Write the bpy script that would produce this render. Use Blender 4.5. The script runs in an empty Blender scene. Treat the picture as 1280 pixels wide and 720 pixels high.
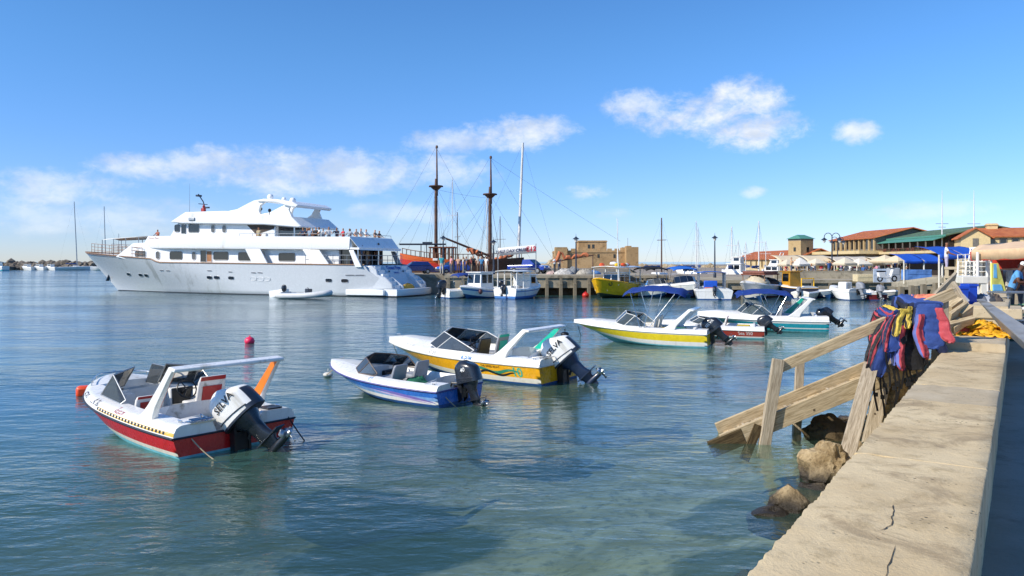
import bpy, bmesh, math, random
from mathutils import Vector, Matrix
from mathutils import noise as mnoise
R = math.radians
random.seed(7)
scene = bpy.context.scene
COL = scene.collection

# ------------------------------------------------------------------ camera
CAM_H = 2.8
F = 950.0                                   # focal length in photo pixels (1280 wide)
cam_d = bpy.data.cameras.new('camera')
cam_d.sensor_width = 36.0
cam_d.lens = 36.0 * F / 1280.0
cam_d.shift_y = -33.0 / 1280.0              # horizon sits above the picture's middle
cam_d.clip_start = 0.05
cam_d.clip_end = 20000
cam = bpy.data.objects.new('camera', cam_d)
COL.objects.link(cam)
cam.location = (0, 0, CAM_H)
cam.rotation_euler = (R(90), 0, 0)
scene.camera = cam

# ------------------------------------------------------------------ sun and sky
SUN_EL = R(36)
SUN_DIR = Vector((-0.89, -0.455, 0)).normalized()
SUN_VEC = Vector((SUN_DIR.x * math.cos(SUN_EL), SUN_DIR.y * math.cos(SUN_EL), math.sin(SUN_EL)))
sun_d = bpy.data.lights.new('sun', 'SUN')
sun_d.energy = 4.2
sun_d.angle = R(0.53)
sun_d.color = (1.0, 0.92, 0.80)
sun = bpy.data.objects.new('sun', sun_d)
COL.objects.link(sun)
sun.rotation_euler = (-SUN_VEC).to_track_quat('-Z', 'Y').to_euler()
sun.location = (-40, -20, 60)

scene.view_settings.view_transform = 'Standard'
scene.view_settings.look = 'None'
scene.view_settings.exposure = 0.35
scene.view_settings.gamma = 1.0
scene.view_settings.use_curve_mapping = False
scene.render.engine = 'CYCLES'
scene.cycles.use_denoising = True
scene.cycles.max_bounces = 8
scene.cycles.transparent_max_bounces = 16
scene.cycles.caustics_reflective = False
scene.cycles.caustics_refractive = False
scene.cycles.sample_clamp_indirect = 6

world = bpy.data.worlds.new('World')
scene.world = world
world.use_nodes = True
wt = world.node_tree
for n in list(wt.nodes):
    wt.nodes.remove(n)


class NT:
    """small helper for node math"""
    def __init__(s, t): s.t = t
    def n(s, kind, **kw):
        x = s.t.nodes.new(kind)
        for k, v in kw.items(): setattr(x, k, v)
        return x
    def put(s, sock, val):
        if hasattr(val, 'is_output') or isinstance(val, bpy.types.NodeSocket): s.t.links.new(val, sock)
        else: sock.default_value = val
    def math(s, op, a, b=None, c=None, clamp=False):
        x = s.n('ShaderNodeMath', operation=op); x.use_clamp = clamp
        s.put(x.inputs[0], a)
        if b is not None: s.put(x.inputs[1], b)
        if c is not None: s.put(x.inputs[2], c)
        return x.outputs[0]
    def smooth(s, v, lo, hi, a=0.0, b=1.0):
        x = s.n('ShaderNodeMapRange', interpolation_type='SMOOTHSTEP')
        s.put(x.inputs[0], v); s.put(x.inputs[1], lo); s.put(x.inputs[2], hi); s.put(x.inputs[3], a); s.put(x.inputs[4], b)
        return x.outputs[0]
    def mix(s, f, a, b, blend='MIX'):
        x = s.n('ShaderNodeMix', data_type='RGBA', blend_type=blend)
        s.put(x.inputs[0], f); s.put(x.inputs[6], a); s.put(x.inputs[7], b)
        return x.outputs[2]
    def xyz(s, x_, y_, z_):
        x = s.n('ShaderNodeCombineXYZ')
        s.put(x.inputs[0], x_); s.put(x.inputs[1], y_); s.put(x.inputs[2], z_)
        return x.outputs[0]
    def noise(s, vec, scale, detail=4, rough=.55, dist=0.0, col=False):
        x = s.n('ShaderNodeTexNoise')
        if vec is not None: s.put(x.inputs['Vector'], vec)
        x.inputs['Scale'].default_value = scale; x.inputs['Detail'].default_value = detail
        x.inputs['Roughness'].default_value = rough; x.inputs['Distortion'].default_value = dist
        return x.outputs['Color' if col else 'Fac']


w = NT(wt)
sky = w.n('ShaderNodeTexSky', sky_type='NISHITA')
sky.sun_disc = False
sky.sun_elevation = SUN_EL
sky.sun_rotation = math.atan2(SUN_DIR.x, SUN_DIR.y)
sky.altitude = 0
sky.air_density = 1.0
sky.dust_density = 0.0
sky.ozone_density = 3.0
hs = w.n('ShaderNodeHueSaturation')
hs.inputs['Saturation'].default_value = 1.18
w.put(hs.inputs['Color'], sky.outputs[0])
tc = w.n('ShaderNodeTexCoord')

sep = w.n('ShaderNodeSeparateXYZ')
w.put(sep.inputs[0], tc.outputs['Generated'])
DX, DY, DZ = sep.outputs
az = w.math('ARCTAN2', DX, DY)
el = w.math('ARCSINE', DZ)
hazy = w.smooth(w.math('ABSOLUTE', el), .0, .30)
tint = w.mix(hazy, (.60, .73, 1.20, 1), (.76, .98, 1.20, 1))
skyblue = w.mix(1.0, hs.outputs[0], tint, 'MULTIPLY')
cvec = w.xyz(w.math('MULTIPLY', az, 1.0), w.math('MULTIPLY', el, 1.5), 0.0)
n1 = w.noise(cvec, 11.0, 7, .58, .15)
n2 = w.noise(cvec, 42.0, 8, .66, .25)
nn = w.math('ADD', w.math('MULTIPLY', w.math('SUBTRACT', n1, .5), 3.0), w.math('MULTIPLY', w.math('SUBTRACT', n2, .5), 1.9))


def azel(px, py):
    a = math.atan((px - 640) / F)
    return a, math.atan((327 - py) / F * math.cos(a))


CLOUDS = [  # centre, half-size (photo pixels at the time of the survey turned into angles), density
    ((880, 138), (92, 30), 1.0), ((950, 163), (62, 22), 1.0), ((812, 128), (52, 16), .75), ((915, 118), (52, 20), 1.0),
    ((1068, 167), (28, 13), .85), ((650, 168), (66, 21), .85), ((575, 177), (62, 15), .65), ((690, 160), (36, 16), .8),
    ((215, 207), (82, 17), .70), ((330, 214), (110, 28), .74), ((450, 214), (105, 26), .70), ((560, 215), (60, 22), .6),
    ((75, 240), (75, 22), .62), ((732, 240), (30, 12), .6), ((940, 240), (17, 7), .6), ((500, 265), (90, 12), .45),
    ((770, 268), (24, 8), .4), ((1160, 262), (60, 10), .35), ((120, 270), (140, 22), .42)]
dens = None
for (c, r, k) in CLOUDS:
    a0, e0 = azel(*c)
    ra = r[0] / F * 1.12; re = r[1] / F * 1.22
    u = w.math('DIVIDE', w.math('SUBTRACT', az, a0), ra)
    v = w.math('DIVIDE', w.math('SUBTRACT', el, e0), re)
    q = w.math('SUBTRACT', 1.0, w.math('ADD', w.math('MULTIPLY', u, u), w.math('MULTIPLY', v, v)))
    q = w.math('MULTIPLY', w.smooth(w.math('ADD', q, nn), -.05, 1.40), k)
    # fade the noise away outside the ellipse
    lim = w.smooth(w.math('ADD', w.math('MULTIPLY', u, u), w.math('MULTIPLY', v, v)), .9, 2.6, 1.0, 0.0)
    q = w.math('MULTIPLY', q, lim)
    dens = q if dens is None else w.math('MAXIMUM', dens, q)
# the same fair-weather clouds go on round the rest of the sky
rest = w.smooth(w.math('ABSOLUTE', az), .72, .95)
band = w.math('MULTIPLY', w.smooth(el, .02, .10), w.smooth(el, .26, .42, 1.0, 0.0))
n3 = w.noise(cvec, 3.0, 7, .6, .2)
more = w.math('MULTIPLY', w.math('MULTIPLY', w.smooth(n3, .56, .70), .7), w.math('MULTIPLY', rest, band))
dens = w.math('MAXIMUM', dens, more)
n4 = w.noise(w.xyz(w.math('ADD', az, .012), w.math('MULTIPLY', w.math('SUBTRACT', el, .010), 2.1), 0.3), 16.0, 4, .55)
shade = w.smooth(n4, .33, .62)
ccol = w.mix(shade, (4.9, 5.3, 5.9, 1), (7.4, 7.4, 7.3, 1))
skycol = w.mix(w.math('MULTIPLY', dens, .88, clamp=True), skyblue, ccol)
bg = w.n('ShaderNodeBackground')
bg.inputs['Strength'].default_value = 0.115
w.put(bg.inputs['Color'], skycol)
wo = w.n('ShaderNodeOutputWorld')
w.put(wo.inputs['Surface'], bg.outputs[0])

# ------------------------------------------------------------------ helpers
def at(px, py, Y):
    """world point seen at a photo pixel, at distance Y in front of the camera"""
    return Vector(((px - 640) / F * Y, Y, CAM_H - (py - 327) / F * Y))


def onz(px, py, z=0.0):
    """world point at height z seen at a photo pixel"""
    Y = (CAM_H - z) * F / (py - 327)
    return Vector(((px - 640) / F * Y, Y, z))


def lin(h):
    if not isinstance(h, str): return tuple(h)[:3]
    o = []
    for i in (0, 2, 4):
        c = int(h[i:i + 2], 16) / 255
        o.append(c / 12.92 if c <= .04045 else ((c + .055) / 1.055) ** 2.4)
    return tuple(o)


MATS = {}


def mat(name, col, rough=.5, metal=0.0, var=.12, scale=6.0, bump=0.0, bscale=60.0, coat=0.0, dirt=None, dirt_amt=.0, dscale=2.0, spec=.5, streak=False):
    """procedural painted / worn surface: colour variation, optional dirt blotches, optional fine relief"""
    if name in MATS: return MATS[name]
    m = bpy.data.materials.new(name); m.use_nodes = True
    t = m.node_tree; s = NT(t)
    b = t.nodes['Principled BSDF']
    c = lin(col)
    co = s.n('ShaderNodeTexCoord').outputs['Object']
    nz = s.noise(co, scale, 5, .6)
    lo = tuple(max(0, x * (1 - var)) for x in c) + (1,)
    hi = tuple(min(1, x * (1 + var)) for x in c) + (1,)
    cc = s.mix(s.smooth(nz, .3, .7), lo, hi)
    if dirt is not None:
        dv = co
        if streak:
            mp = s.n('ShaderNodeMapping'); mp.inputs['Scale'].default_value = (1, 1, .12)
            s.put(mp.inputs[0], co); dv = mp.outputs[0]
        dn = s.noise(dv, dscale, 7, .65, .3)
        cc = s.mix(s.smooth(dn, .60 - .25 * dirt_amt, .72), cc, lin(dirt) + (1,))
    s.put(b.inputs['Base Color'], cc)
    rn = s.smooth(s.noise(co, scale * 2.3, 3), .3, .7, max(.02, rough * .8), min(1, rough * 1.2))
    s.put(b.inputs['Roughness'], rn)
    b.inputs['Metallic'].default_value = metal
    b.inputs['Specular IOR Level'].default_value = spec
    if coat: b.inputs['Coat Weight'].default_value = coat; b.inputs['Coat Roughness'].default_value = .12
    if bump:
        bp = s.n('ShaderNodeBump'); bp.inputs['Strength'].default_value = 1.0; bp.inputs['Distance'].default_value = bump
        s.put(bp.inputs['Height'], s.noise(co, bscale, 5, .65))
        s.put(b.inputs['Normal'], bp.outputs[0])
    MATS[name] = m
    return m


def glass(name, tint, opacity=.35, rough=.03):
    """thin tinted pane: part clear, part tint, mirror at grazing angles"""
    if name in MATS: return MATS[name]
    m = bpy.data.materials.new(name); m.use_nodes = True
    t = m.node_tree; s = NT(t)
    for n in list(t.nodes): t.nodes.remove(n)
    tr = s.n('ShaderNodeBsdfTransparent'); tr.inputs[0].default_value = tuple(.55 + .45 * x for x in lin(tint)) + (1,)
    df = s.n('ShaderNodeBsdfDiffuse'); df.inputs[0].default_value = lin(tint) + (1,)
    gl = s.n('ShaderNodeBsdfGlossy'); gl.inputs['Roughness'].default_value = rough
    m1 = s.n('ShaderNodeMixShader'); m1.inputs[0].default_value = opacity
    s.put(m1.inputs[1], tr.outputs[0]); s.put(m1.inputs[2], df.outputs[0])
    fr = s.n('ShaderNodeFresnel'); fr.inputs[0].default_value = 1.5
    m2 = s.n('ShaderNodeMixShader'); s.put(m2.inputs[0], fr.outputs[0])
    s.put(m2.inputs[1], m1.outputs[0]); s.put(m2.inputs[2], gl.outputs[0])
    o = s.n('ShaderNodeOutputMaterial'); s.put(o.inputs[0], m2.outputs[0])
    MATS[name] = m
    return m


class MB:
    """collects faces for ONE mesh object"""
    def __init__(s): s.v = []; s.f = []; s.m = []
    def add(s, vs, fs, mi=0):
        o = len(s.v)
        s.v += [tuple(x) for x in vs]
        s.f += [tuple(i + o for i in f) for f in fs]
        s.m += [mi] * len(fs)
        return s
    def quad(s, a, b, c, d, mi=0): return s.add([a, b, c, d], [(0, 1, 2, 3)], mi)
    def box(s, x0, x1, y0, y1, z0, z1, mi=0):
        return s.add([(x0, y0, z0), (x1, y0, z0), (x1, y1, z0), (x0, y1, z0), (x0, y0, z1), (x1, y0, z1), (x1, y1, z1), (x0, y1, z1)],
                     [(0, 3, 2, 1), (4, 5, 6, 7), (0, 1, 5, 4), (1, 2, 6, 5), (2, 3, 7, 6), (3, 0, 4, 7)], mi)
    def obox(s, c, size, rot=None, mi=0):
        o = len(s.v)
        h = [x / 2 for x in size]
        s.box(-h[0], h[0], -h[1], h[1], -h[2], h[2], mi)
        M_ = Matrix.Translation(Vector(c)) @ (rot.to_4x4() if rot is not None else Matrix.Identity(4))
        for i in range(o, len(s.v)): s.v[i] = tuple(M_ @ Vector(s.v[i]))
        return s
    def bar(s, p0, p1, w_, h_, up=(0, 0, 1), mi=0):
        p0 = Vector(p0); p1 = Vector(p1); d = (p1 - p0).normalized()
        side = d.cross(Vector(up))
        if side.length < 1e-4: side = d.cross(Vector((1, 0, 0)))
        side.normalize(); u = side.cross(d).normalized()
        a = side * w_ / 2; b = u * h_ / 2
        vs = [p0 - a - b, p0 + a - b, p0 + a + b, p0 - a + b, p1 - a - b, p1 + a - b, p1 + a + b, p1 - a + b]
        return s.add(vs, [(3, 2, 1, 0), (4, 5, 6, 7), (0, 1, 5, 4), (1, 2, 6, 5), (2, 3, 7, 6), (3, 0, 4, 7)], mi)
    def tube(s, pts, r, n=8, mi=0, cap=True):
        pts = [Vector(p) for p in pts]; k = len(pts)
        rs = r if isinstance(r, (list, tuple)) else [r] * k
        rows = []
        nrm_ = None
        for i, p in enumerate(pts):
            d = (pts[min(i + 1, k - 1)] - pts[max(i - 1, 0)])
            d = d.normalized() if d.length > 1e-9 else Vector((0, 0, 1))
            if nrm_ is None or (nrm_ - d * nrm_.dot(d)).length < .05: nrm_ = d.cross(Vector((0, 0, 1)) if abs(d.z) < .9 else Vector((1, 0, 0)))
            a = (nrm_ - d * nrm_.dot(d)).normalized(); b = d.cross(a).normalized()
            nrm_ = a
            rows.append([p + (a * math.cos(6.28318 * j / n) + b * math.sin(6.28318 * j / n)) * rs[i] for j in range(n)])
        return s.loft(rows, True, cap, cap, mi)
    def loft(s, rows, closed=False, cap0=False, cap1=False, mi=0, mis=None):
        k = len(rows[0]); o = len(s.v)
        for r_ in rows: s.v += [tuple(p) for p in r_]
        m = k if closed else k - 1
        for i in range(len(rows) - 1):
            for j in range(m):
                a = o + i * k + j; b = o + i * k + (j + 1) % k
                s.f.append((a, b, b + k, a + k)); s.m.append(mis[j] if mis else mi)
        if cap0: s.f.append(tuple(o + j for j in range(k))[::-1]); s.m.append(mi)
        if cap1: s.f.append(tuple(o + (len(rows) - 1) * k + j for j in range(k))); s.m.append(mi)
        return s
    def prism(s, poly, off, mi=0):
        poly = [Vector(p) for p in poly]; off = Vector(off); k = len(poly)
        vs = poly + [p + off for p in poly]
        fs = [tuple(range(k))[::-1], tuple(range(k, 2 * k))] + [(i, (i + 1) % k, (i + 1) % k + k, i + k) for i in range(k)]
        return s.add(vs, fs, mi)
    def ell(s, c, r, nu=12, nv=8, mi=0):
        rows = []
        for i in range(nv + 1):
            t = math.pi * i / nv
            rows.append([(c[0] + r[0] * math.sin(t) * math.cos(6.28318 * j / nu), c[1] + r[1] * math.sin(t) * math.sin(6.28318 * j / nu), c[2] - r[2] * math.cos(t)) for j in range(nu)])
        return s.loft(rows, True, False, False, mi)
    def lathe(s, prof, o=(0, 0, 0), n=14, mi=0, cap=True):
        rows = [[(o[0] + r_ * math.cos(6.28318 * j / n), o[1] + r_ * math.sin(6.28318 * j / n), o[2] + z) for j in range(n)] for r_, z in prof]
        return s.loft(rows, True, cap, cap, mi)
    def torus(s, c, R_, r, rot=None, n=24, k=8, mi=0):
        rows = []
        M_ = Matrix.Translation(Vector(c)) @ (rot.to_4x4() if rot is not None else Matrix.Identity(4))
        for i in range(n + 1):
            a = 6.28318530718 * i / n
            rows.append([M_ @ Vector(((R_ + r * math.cos(6.28318 * j / k)) * math.cos(a), (R_ + r * math.cos(6.28318 * j / k)) * math.sin(a), r * math.sin(6.28318 * j / k))) for j in range(k)])
        return s.loft(rows, True, False, False, mi)
    def xf(s, M_, start=0):
        for i in range(start, len(s.v)): s.v[i] = tuple(M_ @ Vector(s.v[i]))
        return s
    def build(s, name, mats, parent=None, smooth=40, bevel=0.0, loc=None, rot=None):
        me = bpy.data.meshes.new(name)
        me.from_pydata(s.v, [], s.f)
        if not isinstance(mats, (list, tuple)): mats = [mats]
        for m in mats: me.materials.append(m)
        if len(mats) > 1: me.polygons.foreach_set('material_index', s.m)
        bm = bmesh.new(); bm.from_mesh(me)
        bmesh.ops.remove_doubles(bm, verts=bm.verts, dist=1e-5)
        bmesh.ops.recalc_face_normals(bm, faces=bm.faces)
        bm.to_mesh(me); bm.free()
        if smooth:
            me.polygons.foreach_set('use_smooth', [True] * len(me.polygons))
            me.set_sharp_from_angle(angle=R(smooth))
        o = bpy.data.objects.new(name, me)
        COL.objects.link(o)
        if parent is not None: o.parent = parent
        if loc is not None: o.location = loc
        if rot is not None: o.rotation_euler = rot
        if bevel:
            bv = o.modifiers.new('bevel', 'BEVEL'); bv.width = bevel; bv.segments = 2; bv.limit_method = 'ANGLE'; bv.angle_limit = R(40)
        return o


def tag(o, label=None, cat=None, group=None, kind=None):
    if label: o['label'] = label
    if cat: o['category'] = cat
    if group: o['group'] = group
    if kind: o['kind'] = kind
    return o


def thing(name, label, cat, loc=(0, 0, 0), rz=0.0, group=None):
    o = bpy.data.objects.new(name, None)
    o.empty_display_size = .2
    COL.objects.link(o); o.location = loc; o.rotation_euler = (0, 0, rz)
    return tag(o, label, cat, group)


def copy_tree(o, parent=None):
    c = o.copy(); COL.objects.link(c); c.parent = parent
    for ch in list(o.children): copy_tree(ch, c)
    return c


def part(mb, name, m, parent, **kw): return mb.build(name, m, parent, **kw)


_textcache = {}


def text_verts(txt, size, bold=.0, shear=0.0, align='CENTER'):
    key = (txt, size, bold, shear, align)
    if key in _textcache: return _textcache[key]
    cu = bpy.data.curves.new('lettering', 'FONT'); cu.body = txt; cu.size = size; cu.offset = bold; cu.shear = shear
    cu.align_x = align; cu.align_y = 'CENTER'; cu.resolution_u = 3
    ob = bpy.data.objects.new('lettering', cu); COL.objects.link(ob)
    dg = bpy.context.evaluated_depsgraph_get(); dg.update()
    me = bpy.data.meshes.new_from_object(ob.evaluated_get(dg))
    vs = [tuple(v.co) for v in me.vertices]; fs = [tuple(p.vertices) for p in me.polygons]
    bpy.data.objects.remove(ob); bpy.data.curves.remove(cu); bpy.data.meshes.remove(me)
    _textcache[key] = (vs, fs)
    return vs, fs


def lettering(txt, size, fn, m, parent, bold=.0, shear=0.0, name='lettering', align='CENTER'):
    """lettering laid on a surface: fn maps (u, v) of the flat text to a point of the thing"""
    vs, fs = text_verts(txt, size, bold, shear, align)
    b = MB(); b.add([fn(v[0], v[1]) for v in vs], fs)
    return b.build(name, m, parent, smooth=0)


# common materials
gel_white = mat('white_gelcoat', 'ECEBE5', .30, var=.04, coat=.3, dirt='B4AD9A', dirt_amt=.22, dscale=2.2, streak=True)
gel_cream = mat('cream_gelcoat', 'E2DCCB', .32, var=.05, coat=.2, dirt='B9AF97', dirt_amt=.25, dscale=3)
black_pl = mat('black_plastic', '15171A', .42, var=.2)
dark_metal = mat('dark_blue_grey_metal', '2A3340', .38, var=.15)
steel = mat('polished_steel', 'C9CCCE', .22, 1.0, var=.05)
alu = mat('dull_aluminium', '9CA0A2', .45, .8, var=.1)
rope_m = mat('pale_rope', 'B5A688', .9, var=.2, bump=.003, bscale=200)
dark_rope = mat('dark_rope', '2B2A26', .9, var=.2)
skin_m = mat('skin', 'A8734F', .6, var=.06)
tinted = glass('tinted_acrylic', '7A8286', .24)
clear_ac = glass('clear_acrylic', '8FA0A4', .20)
dark_glass = mat('dark_window_glass', '14181C', .06, var=.2, spec=.9)

# ------------------------------------------------------------------ setting: water, seabed, quay
WA = Vector((0.996, 3.263, 0))               # foot of the sea wall's water-side top edge
WU = Vector((0.556, 0.831, 0)).normalized()  # along the wall
WN = Vector((WU.y, -WU.x, 0))                # across the wall, towards the quay
QUAY_Z = 1.1


def wp(t, s, z): return WA + WU * t + WN * s + Vector((0, 0, z))


def water_material():
    m = bpy.data.materials.new('harbour_water'); m.use_nodes = True
    t = m.node_tree; s = NT(t)
    for n in list(t.nodes): t.nodes.remove(n)
    pos = s.n('ShaderNodeNewGeometry').outputs['Position']
    sp = s.n('ShaderNodeSeparateXYZ'); s.put(sp.inputs[0], pos)
    X, Y = sp.outputs[0], sp.outputs[1]
    # metres off the sea wall: the bottom falls away, the water gets less clear
    off = s.math('ADD', s.math('MULTIPLY', s.math('SUBTRACT', X, WA.x), -WN.x), s.math('MULTIPLY', s.math('SUBTRACT', Y, WA.y), -WN.y))
    wob = s.math('MULTIPLY', s.math('SUBTRACT', s.noise(pos, .12, 3), .5), 6.0)
    off = s.math('ADD', off, wob)
    see = s.smooth(off, 0.0, 18.0, .84, .04)
    # ripples
    def stretched(rot, sx, sy):
        mp = s.n('ShaderNodeMapping'); mp.inputs['Rotation'].default_value = (0, 0, R(rot)); mp.inputs['Scale'].default_value = (sx, sy, 1)
        s.put(mp.inputs[0], pos); return mp.outputs[0]
    a = s.noise(stretched(12, .75, 1.5), .9, 3, .5, .2)
    b = s.noise(stretched(-16, .8, 1.7), 3.2, 3, .55, .3)
    c = s.noise(stretched(8, 1, 1.6), 11.0, 3, .55, .2)
    gust = s.smooth(s.noise(stretched(20, .6, 1.4), .09, 3, .5), .38, .62, .35, 1.25)
    h = s.math('ADD', s.math('MULTIPLY', a, .085), s.math('ADD', s.math('MULTIPLY', b, .028), s.math('MULTIPLY', c, .006)))
    h = s.math('MULTIPLY', h, gust)
    bp = s.n('ShaderNodeBump'); bp.inputs['Strength'].default_value = 1.0; bp.inputs['Distance'].default_value = 1.0
    s.put(bp.inputs['Height'], h)
    # murky body
    blue = (.016, .080, .125, 1); green = (.080, .170, .130, 1)
    patch = s.smooth(s.noise(pos, .07, 4, .55), .38, .62)
    near = s.smooth(off, 6, 20, 0, 1)
    body = s.mix(s.math('MULTIPLY', near, s.math('ADD', .35, s.math('MULTIPLY', patch, .65)), clamp=True), green, blue)
    df = s.n('ShaderNodeBsdfDiffuse'); s.put(df.inputs[0], body)
    tr = s.n('ShaderNodeBsdfTransparent'); tr.inputs[0].default_value = (.78, .92, .85, 1)
    m1 = s.n('ShaderNodeMixShader'); s.put(m1.inputs[0], see); s.put(m1.inputs[1], df.outputs[0]); s.put(m1.inputs[2], tr.outputs[0])
    gl = s.n('ShaderNodeBsdfGlossy'); gl.inputs['Roughness'].default_value = .07
    gl.inputs['Color'].default_value = (.92, .95, .97, 1)
    s.put(gl.inputs['Normal'], bp.outputs[0])
    # water reflectance (Schlick), the same from above and below so that daylight reaches the bottom
    vd = s.n('ShaderNodeVectorMath', operation='DOT_PRODUCT'); s.put(vd.inputs[0], bp.outputs[0]); s.put(vd.inputs[1], s.n('ShaderNodeNewGeometry').outputs['Incoming'])
    cs_ = s.math('SUBTRACT', 1.0, s.math('ABSOLUTE', vd.outputs['Value']), clamp=True)
    fres = s.math('ADD', .02, s.math('MULTIPLY', .98, s.math('POWER', cs_, 5.0)), clamp=True)
    m2 = s.n('ShaderNodeMixShader'); s.put(m2.inputs[0], fres); s.put(m2.inputs[1], m1.outputs[0]); s.put(m2.inputs[2], gl.outputs[0])
    o = s.n('ShaderNodeOutputMaterial'); s.put(o.inputs[0], m2.outputs[0])
    return m


WATER = water_material()
mb = MB()
mb.quad((-6000, -200, 0), (6000, -200, 0), (6000, 9000, 0), (-6000, 9000, 0))
tag(mb.build('water', WATER, smooth=0), kind='structure')


def seabed_material():
    m = bpy.data.materials.new('seabed_sand'); m.use_nodes = True
    t = m.node_tree; s = NT(t); b = t.nodes['Principled BSDF']
    pos = s.n('ShaderNodeNewGeometry').outputs['Position']
    n_ = s.noise(pos, .9, 6, .6, .4)
    c = s.mix(s.smooth(n_, .35, .65), (.24, .225, .16, 1), (.40, .37, .28, 1))
    c = s.mix(s.smooth(s.noise(pos, 5.0, 5, .6), .45, .7), c, (.17, .165, .12, 1))
    sp = s.n('ShaderNodeSeparateXYZ'); s.put(sp.inputs[0], pos)
    def weed(x, y, rx, ry, k):
        u = s.math('DIVIDE', s.math('SUBTRACT', sp.outputs[0], x), rx); v = s.math('DIVIDE', s.math('SUBTRACT', sp.outputs[1], y), ry)
        d = s.math('ADD', s.math('MULTIPLY', u, u), s.math('MULTIPLY', v, v))
        d = s.math('ADD', d, s.math('MULTIPLY', s.math('SUBTRACT', s.noise(pos, 1.6, 5, .6), .5), 1.6))
        return s.smooth(d, .55, 1.15, k, 0.0)
    wd = None
    for a in WEED:
        q = weed(*a); wd = q if wd is None else s.math('MAXIMUM', wd, q)
    c = s.mix(wd, c, (.008, .034, .024, 1))
    s.put(b.inputs['Base Color'], c); b.inputs['Roughness'].default_value = .95
    return m


def bed_z(x, y):
    off = max(0.0, (x - WA.x) * -WN.x + (y - WA.y) * -WN.y)
    return -.35 - 1.9 * (1 - math.exp(-off / 6.0)) + .16 * mnoise.noise((x * .55, y * .55, 2.0)) + .10 * mnoise.noise((x * 1.5, y * 1.5, 5.0))


# weed beds on the bottom (x, y, half sizes); the first two also paint over the boat shadow's edge
p = onz(468, 684, 0) * 1.0
WEED = [(-2.1, 11.5, 1.6, 1.1, 1.0), (-1.0, 11.7, 1.1, .8, .95), (2.6, 9.0, .8, .9, .75), (3.4, 11.5, 1.0, 1.2, .7), (2.6, 8.0, 1.0, 1.5, .75), (1.6, 6.2, .8, 1.2, .7), (-4.8, 12.5, 1.6, 1.0, .6)]
mb = MB(); rows = []
for i in range(110):
    y = -2 + i * .34
    rows.append([(x, y, bed_z(x, y)) for x in [(-24 + j * .34) for j in range(112)]])
mb.loft(rows)
tag(mb.build('seabed', seabed_material(), smooth=60), kind='structure')

# ------------------------------------------------------------------ concrete
def concrete(name, base, dark, light, scale=1.0, bump=.012, pits=True, stain=None):
    if name in MATS: return MATS[name]
    m = bpy.data.materials.new(name); m.use_nodes = True
    t = m.node_tree; s = NT(t); b = t.nodes['Principled BSDF']
    pos = s.n('ShaderNodeTexCoord').outputs['Object']
    big = s.noise(pos, .7 * scale, 6, .6, .4)
    mid = s.noise(pos, 5 * scale, 6, .65, .2)
    fin = s.noise(pos, 60 * scale, 4, .7)
    c = s.mix(s.smooth(big, .35, .65), lin(base) + (1,), lin(light) + (1,))
    c = s.mix(s.math('MULTIPLY', s.smooth(mid, .50, .72), .55), c, lin(dark) + (1,))
    c = s.mix(s.math('MULTIPLY', s.smooth(fin, .55, .75), .35), c, lin(dark) + (1,))
    if stain:
        st = s.noise(pos, 1.7 * scale, 7, .7, .6)
        c = s.mix(s.math('MULTIPLY', s.smooth(st, .52, .66), .7), c, lin(stain) + (1,))
    hgt = s.math('ADD', s.math('MULTIPLY', mid, 1.2), s.math('MULTIPLY', fin, .35))
    if pits:
        vo = s.n('ShaderNodeTexVoronoi'); vo.inputs['Scale'].default_value = 21 * scale; vo.inputs['Randomness'].default_value = 1.0
        s.put(vo.inputs['Vector'], pos)
        sel = s.smooth(s.noise(pos, 2.3 * scale, 4, .6), .50, .66); pit = s.math('SUBTRACT', 1.0, s.math('MULTIPLY', s.smooth(vo.outputs['Distance'], .06, .26, 1, 0), sel))
        c = s.mix(pit, tuple(.35 * x for x in lin(dark)) + (1,), c)
        hgt = s.math('ADD', hgt, s.math('MULTIPLY', pit, .5))
    s.put(b.inputs['Base Color'], c); b.inputs['Roughness'].default_value = .93
    b.inputs['Specular IOR Level'].default_value = .2
    bp = s.n('ShaderNodeBump'); bp.inputs['Distance'].default_value = bump
    s.put(bp.inputs['Height'], hgt); s.put(b.inputs['Normal'], bp.outputs[0])
    MATS[name] = m
    return m


conc_wall = concrete('sandy_concrete', 'C6B088', '96825E', 'D8C49C', 1.0, .012, True, '968366')
conc_wall2 = concrete('smooth_screed', 'B9A98B', '9A8A6E', 'C8B99C', 1.3, .006, True)
conc_pier = concrete('weathered_pier_concrete', '9C927E', '6B6352', 'B0A68F', .35, .02, False, '5C5546')
conc_quay = concrete('quay_paving', '8E8474', '6C6355', 'A0968A', .5, .01, False)
rock_m = concrete('tan_shore_rock', 'A88F68', '5E4A30', 'BCA47C', 1.6, .03, False, '4A3B26')
rock_wet = concrete('dark_wet_rock', '4A4030', '1E1A12', '6A5A40', 1.6, .03, False, '15130D')
rock_far = concrete('pale_breakwater_rock', '9B8B70', '4F4636', 'B8A88A', .5, .03, False, '6A5D48')



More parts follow.
